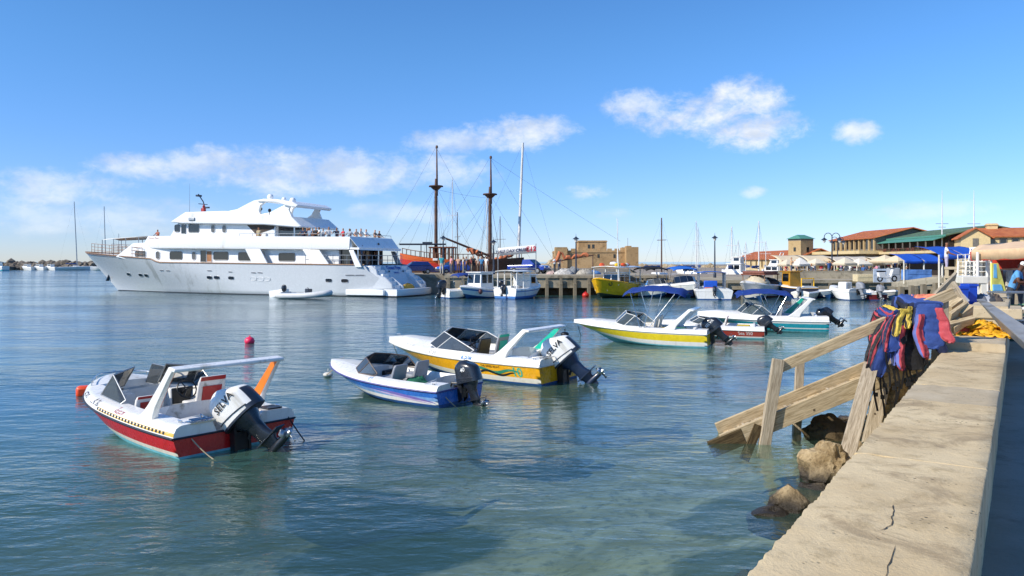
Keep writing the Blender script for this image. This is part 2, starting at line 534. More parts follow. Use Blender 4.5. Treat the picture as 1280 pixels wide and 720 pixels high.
def wall_slab(t0, t1, s0, s1, ztop, zbot, m, parent, rough_edge=.045, seed=0, name='slab', round_=.012):
    """concrete slab along the wall with an uneven, crumbled water-side edge"""
    n = max(8, int((t1 - t0) / .022)); b = MB(); rows = []
    for i in range(n + 1):
        t = t0 + (t1 - t0) * i / n
        e = (.35 * mnoise.noise((t * 1.7 + seed, 0, 0)) + .45 * mnoise.noise((t * 9 + seed, 3, 0)) + .32 * mnoise.noise((t * 21, 7, seed)) - .5 * max(0, mnoise.noise((t * 5.3, 2, seed)) - .25) * -1) * rough_edge
        e2 = (mnoise.noise((t * 1.7 + seed, 9, 0)) + .6 * mnoise.noise((t * 11 + seed, 5, 0))) * rough_edge * .06
        z = lambda k: ztop + .012 * mnoise.noise((t * 1.1, k * 2.0, seed)) + .006 * mnoise.noise((t * 6, k * 5.0, seed))
        row = []
        row.append(wp(t, s0 - .10, zbot)); row.append(wp(t, s0 + e - .015, ztop - .16 + e)); row.append(wp(t, s0 + e, ztop - .05 + e * .4))
        row.append(wp(t, s0 + e + .012 + abs(e) * .35, ztop - .004))
        for k in range(1, 8): row.append(wp(t, s0 + (s1 - s0) * (k / 8), z(k)))
        row += [wp(t, s1 - round_ + e2, ztop), wp(t, s1 + e2, ztop - round_), wp(t, s1 + e2 * .5, zbot)]
        rows.append(row)
    b.loft(rows, False)
    k = len(rows[0])
    b.add(rows[0], [tuple(range(k))]); b.add(rows[-1], [tuple(range(k))])
    return b.build(name, m, parent, smooth=50)


WALL_W = .81
WALL_Z = 1.45
sw = thing('sea_wall', 'low sandy concrete sea wall with crumbled water-side edge beside the wooden gangway', 'wall', (0, 0, 0))
wall_slab(-4, 2.55, 0, WALL_W, WALL_Z, -.6, conc_wall, sw, seed=1)
wall_slab(2.551, 5.1, .003, WALL_W + .002, WALL_Z + .002, -.6, conc_wall, sw, seed=5)
wall_slab(5.101, 6.2, .0, WALL_W - .002, WALL_Z - .002, -.6, conc_wall2, sw, seed=9)
wall_slab(6.201, 10.15, .0, WALL_W, WALL_Z + .001, -.6, conc_wall, sw, seed=12)
wall_slab(10.16, 15.2, -.15, WALL_W - .01, WALL_Z + .12, -.6, conc_wall2, sw, seed=17, rough_edge=.015)
wall_slab(14.3, 24, .16, WALL_W - .02, WALL_Z + .48, -.6, conc_wall2, sw, seed=21, rough_edge=.01, name='raised_block')
# cracks: dark strips on the slab, coloured as the shade inside narrow splits
crack_m = mat('crack_shadow', '463B2C', .95)
from mathutils.bvhtree import BVHTree
_bv = [BVHTree.FromPolygons([v.co.copy() for v in o_.data.vertices], [tuple(q.vertices) for q in o_.data.polygons]) for o_ in sw.children]
def wall_top(q):
    zs = [h_[0].z for h_ in (t_.ray_cast(Vector((q.x, q.y, 3)), Vector((0, 0, -1))) for t_ in _bv) if h_[0]]
    return max(zs) if zs else WALL_Z
def crack(pts, wdt):
    b = MB(); L_ = []; R_ = []
    fine = []
    for i in range(len(pts) - 1):
        for k in range(5):
            q = k / 5; fine.append((pts[i][0] * (1 - q) + pts[i + 1][0] * q, pts[i][1] * (1 - q) + pts[i + 1][1] * q))
    fine.append(pts[-1])
    for i, (t, s) in enumerate(fine):
        j = .012 * mnoise.noise((t * 30, s * 30, 1)); ww = wdt * (.4 + .9 * abs(mnoise.noise((t * 17, s * 9, 4)))) * (1 if 0 < i < len(fine) - 1 else .1)
        z = wall_top(wp(t, s + j, 0)) + .004
        L_.append(wp(t, s + j - ww, z)); R_.append(wp(t, s + j + ww, z))
    b.loft([L_, R_])
    b.build('crack', crack_m, sw, smooth=0)
crack([(.92, .40), (1.05, .44), (1.22, .42), (1.42, .40)], .0045)
crack([(.1, .50), (.45, .505), (.75, .49)], .003)
crack([(4.4, .12), (4.6, .24)], .005)
crack([(3.1, .42), (3.0, .62)], .003)

# quay ground behind the wall and the land the town stands on
b = MB()
land = [wp(-8, WALL_W - .05, 0), wp(61.5, WALL_W - .05, 0)]
gz = QUAY_Z
pts = [(land[0].x, land[0].y), (land[1].x, land[1].y), (land[1].x - 1.5, 56.2)]
b.quad((land[0].x, land[0].y, gz), (200, land[0].y, gz), (200, land[1].y, gz), (land[1].x, land[1].y, gz))
b.add([(land[0].x, land[0].y, gz), (land[1].x, land[1].y, gz), (land[1].x, land[1].y, -2), (land[0].x, land[0].y, -2)], [(0, 1, 2, 3)])
tag(b.build('quay', conc_quay, smooth=0), kind='structure')


def rock(name, label, loc, size, m, seed, group=None, parent=None, sub=4, top=True):
    bm = bmesh.new()
    bmesh.ops.create_icosphere(bm, subdivisions=sub, radius=1.0)
    for v in bm.verts:
        d = v.co.normalized()
        k = 1 + .38 * mnoise.noise(d * 1.3 + Vector((seed, 0, 0))) + .2 * mnoise.noise(d * 3.1 + Vector((0, seed, 0))) + .16 * mnoise.noise(d * 5 + Vector((0, 0, seed))) + .06 * mnoise.noise(d * 17 + Vector((seed, 0, seed)))
        q = d * k
        # flatten some facets
        for a in range(6):
            ax = Vector((math.sin(seed * 3.1 + a * 2.2), math.cos(seed * 1.7 + a * 1.3), math.sin(a * 2.9 + seed * 2))).normalized()
            e = q.dot(ax) - .80
            if e > 0: q -= ax * e * .7
        v.co = Vector((q.x * size[0], q.y * size[1], q.z * size[2]))
    me = bpy.data.meshes.new(name); bm.to_mesh(me); bm.free()
    me.materials.append(m)
    me.polygons.foreach_set('use_smooth', [True] * len(me.polygons)); me.set_sharp_from_angle(angle=R(24))
    o = bpy.data.objects.new(name, me); COL.objects.link(o); o.location = loc
    if parent: o.parent = parent
    elif label: tag(o, label, 'rock', group)
    return o


def rpix(px, py, z=0.0): return onz(px, py, z)


def wet_rock_material():
    m = bpy.data.materials.new('shore_rock_wet_foot'); m.use_nodes = True
    t = m.node_tree; s = NT(t); b = t.nodes['Principled BSDF']
    g = s.n('ShaderNodeNewGeometry'); pos = g.outputs['Position']
    sp = s.n('ShaderNodeSeparateXYZ'); s.put(sp.inputs[0], pos)
    n_ = s.noise(pos, 4, 7, .65, .3); f = s.noise(pos, 30, 5, .7)
    c = s.mix(s.smooth(n_, .35, .65), lin('8D7650') + (1,), lin('C2AB82') + (1,))
    c = s.mix(s.smooth(f, .5, .75), c, lin('6B5738') + (1,))
    wet = s.smooth(s.math('ADD', sp.outputs[2], s.math('MULTIPLY', s.math('SUBTRACT', n_, .5), .25)), .05, .30, 1, 0)   # the weed line just above the water
    c = s.mix(wet, c, lin('2C2415') + (1,))
    s.put(b.inputs['Base Color'], c); s.put(b.inputs['Roughness'], s.smooth(wet, 0, 1, .95, .45))
    bp = s.n('ShaderNodeBump'); bp.inputs['Distance'].default_value = .07
    s.put(bp.inputs['Height'], s.math('ADD', n_, s.math('MULTIPLY', f, .35))); s.put(b.inputs['Normal'], bp.outputs[0])
    return m


rock_shore = wet_rock_material()
rock('shore_rock', 'large pale boulder against the sea wall nearest below the leaning gangway post', (onz(1030, 600, .0) + Vector((.05, .02, .12))), (.36, .30, .36), rock_shore, 3.1)
rock('shore_rock', 'small brown craggy rock in the shallows against the bare stretch of sea wall', (onz(986, 634, 0) + Vector((0, 0, .02))), (.24, .2, .22), rock_shore, 5.7)
rock('shore_rock', 'dark wet boulder standing in the water under the gangway', (onz(1038, 548, 0) + Vector((0, .1, .08))), (.36, .26, .25), rock_wet, 8.3)
rock('shore_rock', 'flat tan rock awash behind the dark boulder under the gangway', (onz(1063, 530, 0) + Vector((0, .1, .02))), (.25, .2, .1), rock_shore, 1.9)
for i, (px, py, z, sz, lab) in enumerate([
        (1118, 525, .30, (.42, .34, .50), 'tall tan boulder at the wall foot beneath the hanging life vests'),
        (1140, 500, .55, (.45, .36, .42), 'tan boulder wedged against the wall behind the striped post'),
        (1100, 545, .05, (.3, .28, .3), 'brown boulder at the foot of the striped leaning post'),
        (1165, 478, .80, (.42, .3, .36), 'topmost tan boulder under the black life vest by the wall edge'),
        (1070, 572, -.02, (.22, .2, .2), 'small brown rock between the leaning post and pale boulder')]):
    rock('shore_rock', lab, onz(px, py, z), sz, rock_shore, 11.3 + i * 2.3)
# rubble along the foot of the wall
rq = random.Random(17)
for i in range(5):
    t_ = 5.4 + i * .72 + rq.uniform(-.2, .2); s_ = -1.02 - rq.random() * .38
    q = wp(t_, s_, 0); r_ = rq.uniform(.10, .24)
    rock('rubble_stone', 'rough rubble stone half awash along the foot of the sea wall', (q.x, q.y, rq.uniform(-.16, .02)), (r_ * 1.2, r_, r_ * .8), rock_shore, 70 + i * 1.3, group='rubble along the wall foot', sub=3)
# stones lying under water
for i, (px, py, r) in enumerate([(940, 690, .22), (905, 700, .25), (1000, 600, .22), (985, 660, .2)]):
    q = onz(px, py, -.35)
    rock('sunken_stone', 'brown stone lying under the shallow water along the sea wall', (q.x, q.y, bed_z(q.x, q.y) + .08), (r * .8, r * .7, r * .45), rock_wet, 40 + i * 1.7, group='stones under the shallow water', sub=4)

# ------------------------------------------------------------------ speedboats
def lerp(a, b, t): return a + (b - a) * t


class Boat:
    """open speedboat: local x forward from the transom, y to port, z up from the waterline"""
    def __init__(s, name, label, stern, head, P):
        s.P = P
        s.L = P['L']; s.B = P['B']
        s.root = thing(name, label, 'speedboat', (stern[0], stern[1], P.get('z', 0)), head)
        s.root.rotation_euler = (R(P.get('roll', 0)), R(P.get('trim', 0)), head)
        s.hull(); s.deck()
    def b(s, q):
        P = s.P; h = s.B / 2
        if q < .4: return h * (P.get('tw', .93) + (1 - P.get('tw', .93)) * math.sin(q / .4 * 1.5708))
        return h * max(0, 1 - ((q - .4) / .6) ** P.get('bp', 2.3)) ** P.get('bq', .85)
    def zr(s, q): return s.P['zr'] + s.P.get('sheer', .14) * q ** 2
    def zd(s, q): return s.zr(q) + s.P.get('dh', .2) * (1 - .25 * q)
    def rake(s, q, f): return (s.L - s.P.get('rake', 1.1) * (1 - f)) * q    # x at station q, f = 0 keel .. 1 rub rail
    def side(s, q, f):
        """hull side point: f 0 chine .. 1 rub rail"""
        b_ = s.b(q); zc = .0 + .34 * q ** 3.2; yc = b_ * (.88 - .30 * q ** 3)
        return Vector((s.rake(q, .45 + .55 * f), lerp(yc, b_, f ** .8), lerp(zc, s.zr(q), f)))
    def keel(s, q): return Vector((s.rake(q, 0), 0, -.28 + .30 * q ** 5))
    def hull(s):
        P = s.P
        qs = [i / 36 for i in range(33)] + [.91, .935, .955, .972, .985, .994, 1.0]
        bands = P['bands']      # [(f0, f1, slot)], slot list P['cols']
        b = MB()
        for sgn in (1, -1):
            for f0, f1, mi in bands:
                k = 3
                rows = []
                for q in qs:
                    r_ = []
                    for j in range(k + 1):
                        v = s.side(q, lerp(f0, f1, j / k)); r_.append((v.x, v.y * sgn, v.z))
                    rows.append(r_)
                b.loft(rows, mi=mi)
            rows = []
            for q in qs:
                k_ = s.keel(q); c_ = s.side(q, 0); r_ = []
                for j in range(4):
                    v = k_.lerp(c_, j / 3); r_.append((v.x, v.y * sgn, v.z))
                rows.append(r_)
            b.loft(rows, mi=P.get('bottom', len(P['cols']) - 1))
        # transom below the rub rail
        ch = s.side(0, 0)
        for f0, f1, mi in bands:
            a, c = s.side(0, f0), s.side(0, f1)
            b.quad((0, a.y, a.z), (0, -a.y, a.z), (0, -c.y, c.z), (0, c.y, c.z), P.get('transom', mi) if f1 > .35 else mi)
        b.add([(0, ch.y, ch.z), (0, -ch.y, ch.z), (0, 0, -.28)], [(0, 1, 2)], P.get('bottom', len(P['cols']) - 1))
        b.build('hull', P['cols'], s.root, smooth=35)
        rb = MB(); pts = [(s.side(q, 1).x, s.side(q, 1).y + .006, s.zr(q)) for q in qs]
        rb.tube(pts + [(x + .0, -y, z) for x, y, z in pts[::-1]][1:], .017, 6, cap=False)
        rb.tube([(-.004, -s.b(0), s.zr(0)), (-.004, s.b(0), s.zr(0))], .017, 6)
        rb.build('rub_rail', P.get('rub', black_pl), s.root)
    def mould(s, q):
        b_, z0, z1 = s.b(q), s.zr(q), s.zd(q); dh = z1 - z0
        return [(b_, z0), (b_ * .99, z0 + dh * .38), (b_ * .955, z0 + dh * .78), (b_ * .90, z1 - .01), (b_ * .85, z1)]
    def mould_y(s, q, z):
        m = s.mould(q)
        for (y0, z0), (y1, z1) in zip(m, m[1:]):
            if z <= z1: return lerp(y0, y1, max(0, (z - z0) / max(1e-6, z1 - z0)))
        return m[-1][0]
    def top(s, q, y):
        """height of the closed deck"""
        b_ = max(s.b(q), 1e-4)
        return s.zd(q) + s.P.get('camber', .10) * max(0, 1 - (abs(y) / (.85 * b_)) ** 2) * min(1, b_ * 2.2)
    def deck(s):
        P = s.P; ops = P['open']
        qs = set(i / 40 for i in range(41)) | {.985, .994}
        for (q0, q1, yc, fl) in ops:
            for e in (q0, q1): qs |= {max(0, min(1, e - .0015)), max(0, min(1, e + .0015))}
        qs = sorted(qs)
        b = MB(); rows = []; mis = None
        for q in qs:
            op = [o for o in ops if o[0] <= q <= o[1]]
            m = s.mould(q)
            pts = list(m)
            if op:
                q0, q1, yc, fl = op[0]
                yc = min(yc, s.b(q) * .80)
                zi = s.zd(q) + .012
                pts += [(yc + .03, zi), (yc, zi - .03), (yc * .80, fl + .02), (yc * .5, fl), (0, fl)]
            else:
                be = s.b(q) * .85
                for fy in (.8, .62, .45, .22, 0): pts.append((be * fy, s.top(q, be * fy)))
            x = s.L * q
            rows.append([(x, y, z) for y, z in pts] + [(x, -y, z) for y, z in pts[::-1]][1:])
        nb = len(rows[0]) - 1
        mis = [0] * nb
        inner = 1 if len(P['deck_cols']) > 1 else 0
        for j in range(7, nb - 7): mis[j] = inner
        b.loft(rows, mis=mis)
        # transom above the rub rail, following the well
        r0 = rows[0]
        for j in range(len(r0) - 1):
            a, c = r0[j], r0[j + 1]
            if max(a[2], c[2]) - s.zr(0) > .002 and abs(a[1] - c[1]) > 1e-5:
                b.quad(a, c, (0, c[1], s.zr(0)), (0, a[1], s.zr(0)), 0)
        b.build('deck', P['deck_cols'], s.root, smooth=38)
    # ---- fittings
    def screen(s, xa, xm, xf, yw, hgt, back, panes='full', frame=None, gl=None, ym=.62, hang=0):
        frame = frame or alu; gl = gl or tinted
        base = [(xa, yw), (xm, yw * .97), (xf, yw * ym), (xf + .12, 0.0)]
        base = base + [(x, -y) for x, y in base[::-1]][1:]
        low = []; hi = []
        for i, (x, y) in enumerate(base):
            q = x / s.L
            z = s.top(q, y) if abs(y) < .8 * s.b(q) else s.zd(q) + .01
            low.append(Vector((x, y, z)))
            k = .12 if i in (0, len(base) - 1) else 1.0
            hi.append(Vector((x - back * k - .02, y * .93, z + hgt * (k if k < 1 else 1) + (0.02 if k < 1 else 0))))
        fr = MB()
        for i in range(len(base) - 1):
            if panes == 'walk' and i == 2: fr.build('windscreen_frame', frame, s.root); fr = MB()
            if panes == 'walk' and i in (2, 3): continue
            pb = MB(); pb.prism([low[i], low[i + 1], hi[i + 1], hi[i]], (0, 0, .006))
            pb.build('windscreen_pane', gl, s.root, smooth=0)
            fr.tube([hi[i], hi[i + 1]], .013, 6); fr.tube([low[i], low[i + 1]], .012, 6)
            fr.tube([low[i], hi[i]], .011, 6); fr.tube([low[i + 1], hi[i + 1]], .011, 6)
        fr.build('windscreen_frame', frame, s.root)
        return low, hi
    def seat(s, x, y, z, w_=.46, d_=.44, hb=.50, cols=(None, None), lean=.12, face=1):
        main, panel = cols
        b = MB(); b.obox((x, y, z + .16), (d_, w_, .32)); b.obox((x + .02 * face, y, z + .35), (d_ * .98, w_ * .98, .10))
        o = b.build('seat', main, s.root, bevel=.03)
        b = MB(); xb = x - face * d_ * .48
        rows = []
        for k in range(6):
            h_ = hb * k / 5; ww = w_ * (1 - .05 * k / 5 - (.10 if k == 5 else 0)); xx = xb - face * lean * k / 5; th = .085 - .03 * k / 5
            rows.append([(xx + th / 2, y - ww / 2, z + .34 + h_), (xx + th / 2, y + ww / 2, z + .34 + h_), (xx - th / 2, y + ww / 2, z + .34 + h_), (xx - th / 2, y - ww / 2, z + .34 + h_)])
        b.loft(rows, True, True, True)
        bk = b.build('backrest', main, s.root, bevel=.02)
        if panel:
            b = MB(); n_ = -face
            f = lambda k, yy, e: (xb - face * lean * k + n_ * (.0425 - .015 * k + e), y + yy, z + .34 + hb * k)
            rows = [[f(k, -w_ * .34, .004), f(k, w_ * .34, .004), f(k, w_ * .34, .012), f(k, -w_ * .34, .012)] for k in (.18, .68)]
            b.loft(rows, True, True, True)
            rows = [[f(k, -w_ * .44, .003), f(k, w_ * .44, .003), f(k, w_ * .44, .010), f(k, -w_ * .44, .010)] for k in (.86, .99)]
            b.loft(rows, True, True, True)
            b.build('backrest_panel', panel, bk)
        return o
    def wheel(s, x, y, z, r=.17, tilt=60):
        rt = Matrix.Rotation(R(-tilt), 3, 'Y')
        b = MB(); b.torus((x, y, z), r, .014, rt, 20, 6)
        c = Vector((x, y, z))
        for k in range(3):
            a = 6.283 * k / 3 + .5
            b.tube([c, c + rt @ Vector((r * math.cos(a), r * math.sin(a), 0))], .011, 5)
        b.tube([c, c + rt @ Vector((0, 0, -.22))], .022, 6)
        b.ell(c, (.035, .035, .03), 8, 5)
        return b.build('steering_wheel', black_pl, s.root)
    def arch(s, xb, xt, hgt, inner, chord=.34, ctop=.17, foot=True, yb=.9, yt=.80, m=None):
        m = m or gel_white
        q = xb / s.L; z0 = s.zd(q) - .03; b0 = s.b(q)
        b = MB()
        for sgn in (1, -1):
            rows = []
            for k in range(9):
                t = k / 8; x = lerp(xb, xt, t); y = lerp(b0 * yb, b0 * yt, t); z = z0 + hgt * t
                c_ = lerp(chord, ctop, min(1, t * 1.25)) + (.16 * max(0, .2 - t) / .2 if foot else 0); th = lerp(.10, .065, t)
                rows.append([(x + c_ / 2, sgn * (y - th / 2), z), (x - c_ / 2, sgn * (y - th / 2), z), (x - c_ / 2, sgn * (y + th / 2), z), (x + c_ / 2, sgn * (y + th / 2), z)])
            b.loft(rows, True, True, True)
        zt = z0 + hgt
        yy = b0 * yt
        b.prism([(xt + ctop / 2 + .02, -yy - .035, zt - .03), (xt - ctop / 2 - .05, -yy - .035, zt - .045), (xt - ctop / 2 - .05, -yy - .035, zt + .01), (xt + ctop / 2 - .03, -yy - .035, zt + .03)], (0, 2 * yy + .07, 0))
        o = b.build('roll_arch', m, s.root, bevel=.018)
        if inner:
            for sgn in (1, -1):
                b = MB(); rows = []
                for k in range(9):
                    t = .07 + .88 * k / 8; x = lerp(xb, xt, t); y = lerp(b0 * yb, b0 * yt, t); z = z0 + hgt * t
                    c_ = lerp(chord, ctop, min(1, t * 1.25)) * .9; th = lerp(.10, .065, t)
                    rows.append([(x + c_ / 2, sgn * (y - th / 2 - .004), z), (x - c_ / 2, sgn * (y - th / 2 - .004), z), (x - c_ / 2, sgn * (y - th / 2 - .001), z), (x + c_ / 2, sgn * (y - th / 2 - .001), z)])
                b.loft(rows, True, True, True); b.build('arch_lining', inner, o)
        return o
    def bimini(s, x0, x1, z, w_, cols, foot, ends=(.10, .16)):
        b = MB(); rows = []; n = 10
        for i in range(n + 1):
            t = i / n; x = lerp(x0, x1, t); r_ = []
            arch_ = .10 * math.sin(math.pi * t) - .03 * abs(math.sin(3 * math.pi * t))
            for j in range(13):
                a = -1 + 2 * j / 12
                zz = z + arch_ - .16 * abs(a) ** 2.6
                r_.append((x, a * w_ / 2, zz))
            rows.append(r_)
        # end flaps
        rows = [[(x_ - ends[0], y_ * .99, z_ - .13) for x_, y_, z_ in rows[0]]] + rows + [[(x_ + ends[1], y_ * .99, z_ - .13) for x_, y_, z_ in rows[-1]]]
        b.loft(rows)
        cn = b.build('bimini_canopy', cols, s.root)
        so = cn.modifiers.new('thick', 'SOLIDIFY'); so.thickness = .012; so.offset = 0
        b = MB()
        for t, xf in foot:
            x = lerp(x0, x1, t)
            q = xf / s.L; yb = s.b(q) * .9
            hoop = [(xf, yb, s.zd(q))] + [(x, w_ / 2 * math.cos(a), z - .18 + .16 * math.sin(a)) for a in [math.pi * k / 8 for k in range(9)]] + [(xf, -yb, s.zd(q))]
            b.tube(hoop, .014, 6)
        b.build('bimini_frame', steel, s.root)
    def outboard(s, tilt=38, size=1.0, cap=None, rear=None, lower=None, txt=None, y=0, steer=0, z=None, tcol=None):
        cap = cap or gel_white; rear = rear or dark_metal; lower = lower or dark_metal
        z = s.zr(0) + .10 if z is None else z
        S = size
        M_ = Matrix.Translation((-.10, y, z)) @ Matrix.Rotation(R(steer), 4, 'Z') @ Matrix.Rotation(R(tilt), 4, 'Y')
        # mid section and leg (upright coordinates, +x forward)
        b = MB()
        def ring(cx, lx, wy, zz, n=16, e=2.6):
            r_ = []
            for k in range(n):
                a = 6.28318 * k / n; ca, sa = math.cos(a), math.sin(a)
                r_.append((cx + lx / 2 * math.copysign(abs(ca) ** (2 / e), ca), wy / 2 * math.copysign(abs(sa) ** (2 / e), sa), zz))
            return r_
        secs = [(-.24, .54, .38, .16), (-.24, .48, .34, .04), (-.26, .32, .22, -.08), (-.28, .28, .17, -.26), (-.29, .30, .13, -.36), (-.30, .36, .11, -.44), (-.30, .26, .09, -.50), (-.30, .24, .06, -.68), (-.32, .16, .03, -.80)]
        b.loft([ring(c * S, l * S, w_ * S, zz * S) for c, l, w_, zz in secs], True, True, True)
        b.box(-.62 * S, -.10 * S, -.13 * S, .13 * S, -.435 * S, -.415 * S)                      # anti-ventilation plate
        b.tube([(-.08 * S, 0, -.62 * S), (-.16 * S, 0, -.62 * S), (-.36 * S, 0, -.62 * S), (-.55 * S, 0, -.62 * S), (-.60 * S, 0, -.62 * S)], [.01, .06 * S, .075 * S, .06 * S, .045 * S], 10)
        leg = b.build('outboard_motor', lower, s.root); leg.matrix_local = M_
        # bracket
        b = MB()
        for e in (-.13, .13): b.prism([(.13 * S, e * S - .02, .10 * S), (-.16 * S, e * S - .02, .14 * S), (-.16 * S, e * S - .02, -.30 * S), (-.02 * S, e * S - .02, -.42 * S), (.0, e * S - .02, -.05 * S), (.13 * S, e * S - .02, .0)], (0, .04, 0))
        b.obox((-.09 * S, 0, -.12 * S), (.10 * S, .24 * S, .30 * S)); b.tube([(.02, -.24 * S, .06 * S), (.02, .24 * S, .06 * S)], .022 * S, 6)
        br = b.build('bracket', black_pl, leg)
        br.matrix_local = M_.inverted() @ Matrix.Translation((-.0, y, z - .02)) @ Matrix.Rotation(R(4), 4, 'Y')
        # cowl
        b = MB()
        H = .66
        def csec(t):
            cx = -.24 - .05 * t + .07 * t * t; lx = .84 * (1 - .10 * t) * (1 - max(0, (t - .62) / .38) ** 2.4 * .55); wy = .50 * (1 - .08 * t) * (1 - max(0, (t - .62) / .38) ** 2.6 * .6)
            return cx * S, lx * S, wy * S, (.13 + H * t - (.0)) * S
        N = 24
        rows = []
        ts = [0, .06, .14, .24, .36, .48, .6, .7, .8, .87, .93, .97, 1.0]
        for t in ts:
            cx, lx, wy, zz = csec(t)
            r_ = ring(cx, lx, wy, zz, N, 3.0)
            r_ = [(x_, y_, z_ - .22 * S * max(0, ((cx - x_) / lx + .1)) ** 1.5 * (.2 + t)) for x_, y_, z_ in r_]   # slopes down aft
            rows.append(r_)
        mis = []
        o0 = len(b.v)
        b.loft(rows, True, True, True)
        # rear and lower panel colour
        k = 0
        for i in range(len(rows) - 1):
            for j in range(N):
                a = 6.28318 * (j + .5) / N
                c_ = math.cos(a)
                b.m[k] = 1 if (c_ < -.86 and i < 7) or i < 1 or (c_ < -.45 and i < 2) else 0
                k += 1
        b.m[k] = 1
        cw = b.build('cowl', [cap, rear], leg, smooth=50)
        # belt line
        def ysurf(x_, zz):
            t = max(0, min(1, (zz / S - .13) / H)); cx, lx, wy, _ = csec(t)
            a = max(0, 1 - (abs(x_ - cx) / (lx / 2)) ** 3.0)
            return wy / 2 * a ** (1 / 3.0)
        if txt:
            for sgn in (1, -1):
                lettering(txt, .17 * S, lambda u, v: (-.25 * S - u * sgn, sgn * (ysurf(-.25 * S - u * sgn, (.50 * S + v + .10 * S * u * sgn)) + .012 * S), .50 * S + v + .10 * S * u * sgn), tcol or black_pl, cw, bold=.0025 * S)
        b = MB()
        for sgn in (1, -1):
            pts = [(-.24 + .30 * math.cos(a), 0, 0) for a in (0,)]
            ln = []
            for e in range(9):
                x_ = lerp(.09, -.54, e / 8) * S; zz = (.27 - .06 * (e / 8) ** 2) * S
                ln.append((x_, sgn * (ysurf(x_, zz) + .004), zz))
            b = MB(); b.tube(ln, .010 * S, 5); b.build('cowl_seam', rear, cw)
        # propeller
        b = MB()
        for k_ in range(3):
            a = 6.283 * k_ / 3 + .4
            d = Vector((0, math.cos(a), math.sin(a))); e = Vector((0, -math.sin(a), math.cos(a)))
            o = Vector((-.62 * S, 0, -.62 * S))
            prof = [(.04, -.03, .03), (.09, -.07, .05), (.14, -.07, .07), (.17, -.03, .05), (.175, .0, .02)]
            rr = [[o + d * r0 * S + e * w0 * S + Vector((.035 * S, 0, 0)), o + d * r0 * S + e * w1 * S + Vector((-.035 * S, 0, 0))] for r0, w0, w1 in prof]
            b.loft(rr)
        b.tube([(-.58 * S, 0, -.62 * S), (-.70 * S, 0, -.62 * S)], [.05 * S, .03 * S], 8)
        pr = b.build('propeller', P_ALU if size < .9 else steel, leg)
        so = pr.modifiers.new('thick', 'SOLIDIFY'); so.thickness = .008
        # trim ram
        b = MB(); b.tube([(-.02, .0, -.18 * S), (-.26 * S, 0, -.05 * S)], .03 * S, 7); b.build('trim_ram', black_pl, leg); b = MB(); b.tube([(.05, .08, .1), (.20, .10, .14), (.32, .06, .04)], .02, 6)
        b.build('hose', black_pl, leg)
        return leg
    def text_side(s, txt, size, x0, f, m, sgn=1, shear=.0, bold=.0, on='mould'):
        """lettering along the side; on the deck moulding (f = share of its height) or the hull (f = share chine..rail)"""
        vs, fs = text_verts(txt, size, bold, shear)
        def fn(u, v):
            x = x0 - u * sgn; q = max(0, min(1, x / s.L))
            if on == 'mould':
                z = lerp(s.zr(q), s.zd(q), f) + v * .9
                return Vector((x, sgn * (s.mould_y(q, z) + .006), z))
            h_ = s.side(q, 1).z - s.side(q, 0).z
            p_ = s.side(q, f + v / h_)
            return Vector((p_.x, sgn * (p_.y + .006), p_.z))
        return lettering(txt, size, fn, m, s.root, bold, shear)
    def cleat(s, x, y, z):
        b = MB(); b.tube([(x - .06, y, z + .035), (x + .06, y, z + .035)], .010, 6); b.tube([(x - .025, y, z - .01), (x - .025, y, z + .035)], .009, 6); b.tube([(x + .025, y, z - .01), (x + .025, y, z + .035)], .009, 6)
        b.build('cleat', steel, s.root)
    def bowrail(s, x0, h_=.14, m=None):
        b = MB(); pts = []
        for q in [x0 / s.L + (0.965 - x0 / s.L) * i / 8 for i in range(9)]: pts.append(Vector((s.L * q, s.b(q) * .84, s.zd(q) + h_)))
        full = pts + [Vector((p_.x, -p_.y, p_.z)) for p_ in pts[::-1]]
        b.tube(full, .011, 6)
        for p_ in full[::3]: b.tube([p_, p_ - Vector((0, 0, h_ + .02))], .009, 5)
        b.build('bow_rail', m or steel, s.root)


P_ALU = mat('cast_aluminium', 'B8BBBC', .35, .9, var=.1)
orange_p = mat('orange_paint', 'E07A26', .4, var=.08, coat=.2)
teal_p = mat('teal_paint', '12B59A', .35, var=.06, coat=.3)
red_gel = mat('red_gelcoat', 'C4161C', .28, var=.08, coat=.4)
yel_gel = mat('amber_gelcoat', 'F2AE14', .28, var=.08, coat=.4, dirt='B8842A', dirt_amt=.1)
yel2_gel = mat('lemon_gelcoat', 'F0D52C', .30, var=.08, coat=.4)
blue_gel = mat('blue_gelcoat', '3470C4', .28, var=.14, coat=.4)
pale_blue = mat('pale_blue_gelcoat', '7FA8D8', .3, var=.2, coat=.3)
purple_gel = mat('violet_stripe', '7E6FB6', .35, var=.15)
teal_gel = mat('turquoise_gelcoat', '25A3B4', .28, var=.08, coat=.4)
brick_gel = mat('brick_red_gelcoat', 'A8453A', .32, var=.1, coat=.3)
aqua_bot = mat('aqua_antifouling', '6FB9C4', .6, var=.15, dirt='3D6E5C', dirt_amt=.3)
blue_bot = mat('blue_antifouling', '1D4E86', .6, var=.15, dirt='24402F', dirt_amt=.3)
grey_in = mat('grey_cockpit_liner', 'C9CBC8', .55, var=.06, dirt='8E8C80', dirt_amt=.25, dscale=5)
grey_mid = mat('mid_grey_vinyl', '8E9298', .55, var=.1)
dark_in = mat('dark_cockpit_mat', '2E2F31', .8, var=.2)
white_vinyl = mat('white_vinyl', 'DAD7CF', .5, var=.06, dirt='9B968A', dirt_amt=.2, dscale=6)
red_vinyl = mat('red_vinyl', '9E1014', .45, var=.12)
green_cloth = mat('green_cloth', '1F6B4E', .8, var=.25, bump=.01, bscale=30)
yellow_cloth = mat('yellow_cloth', 'D8B62C', .8, var=.2, bump=.01, bscale=30)
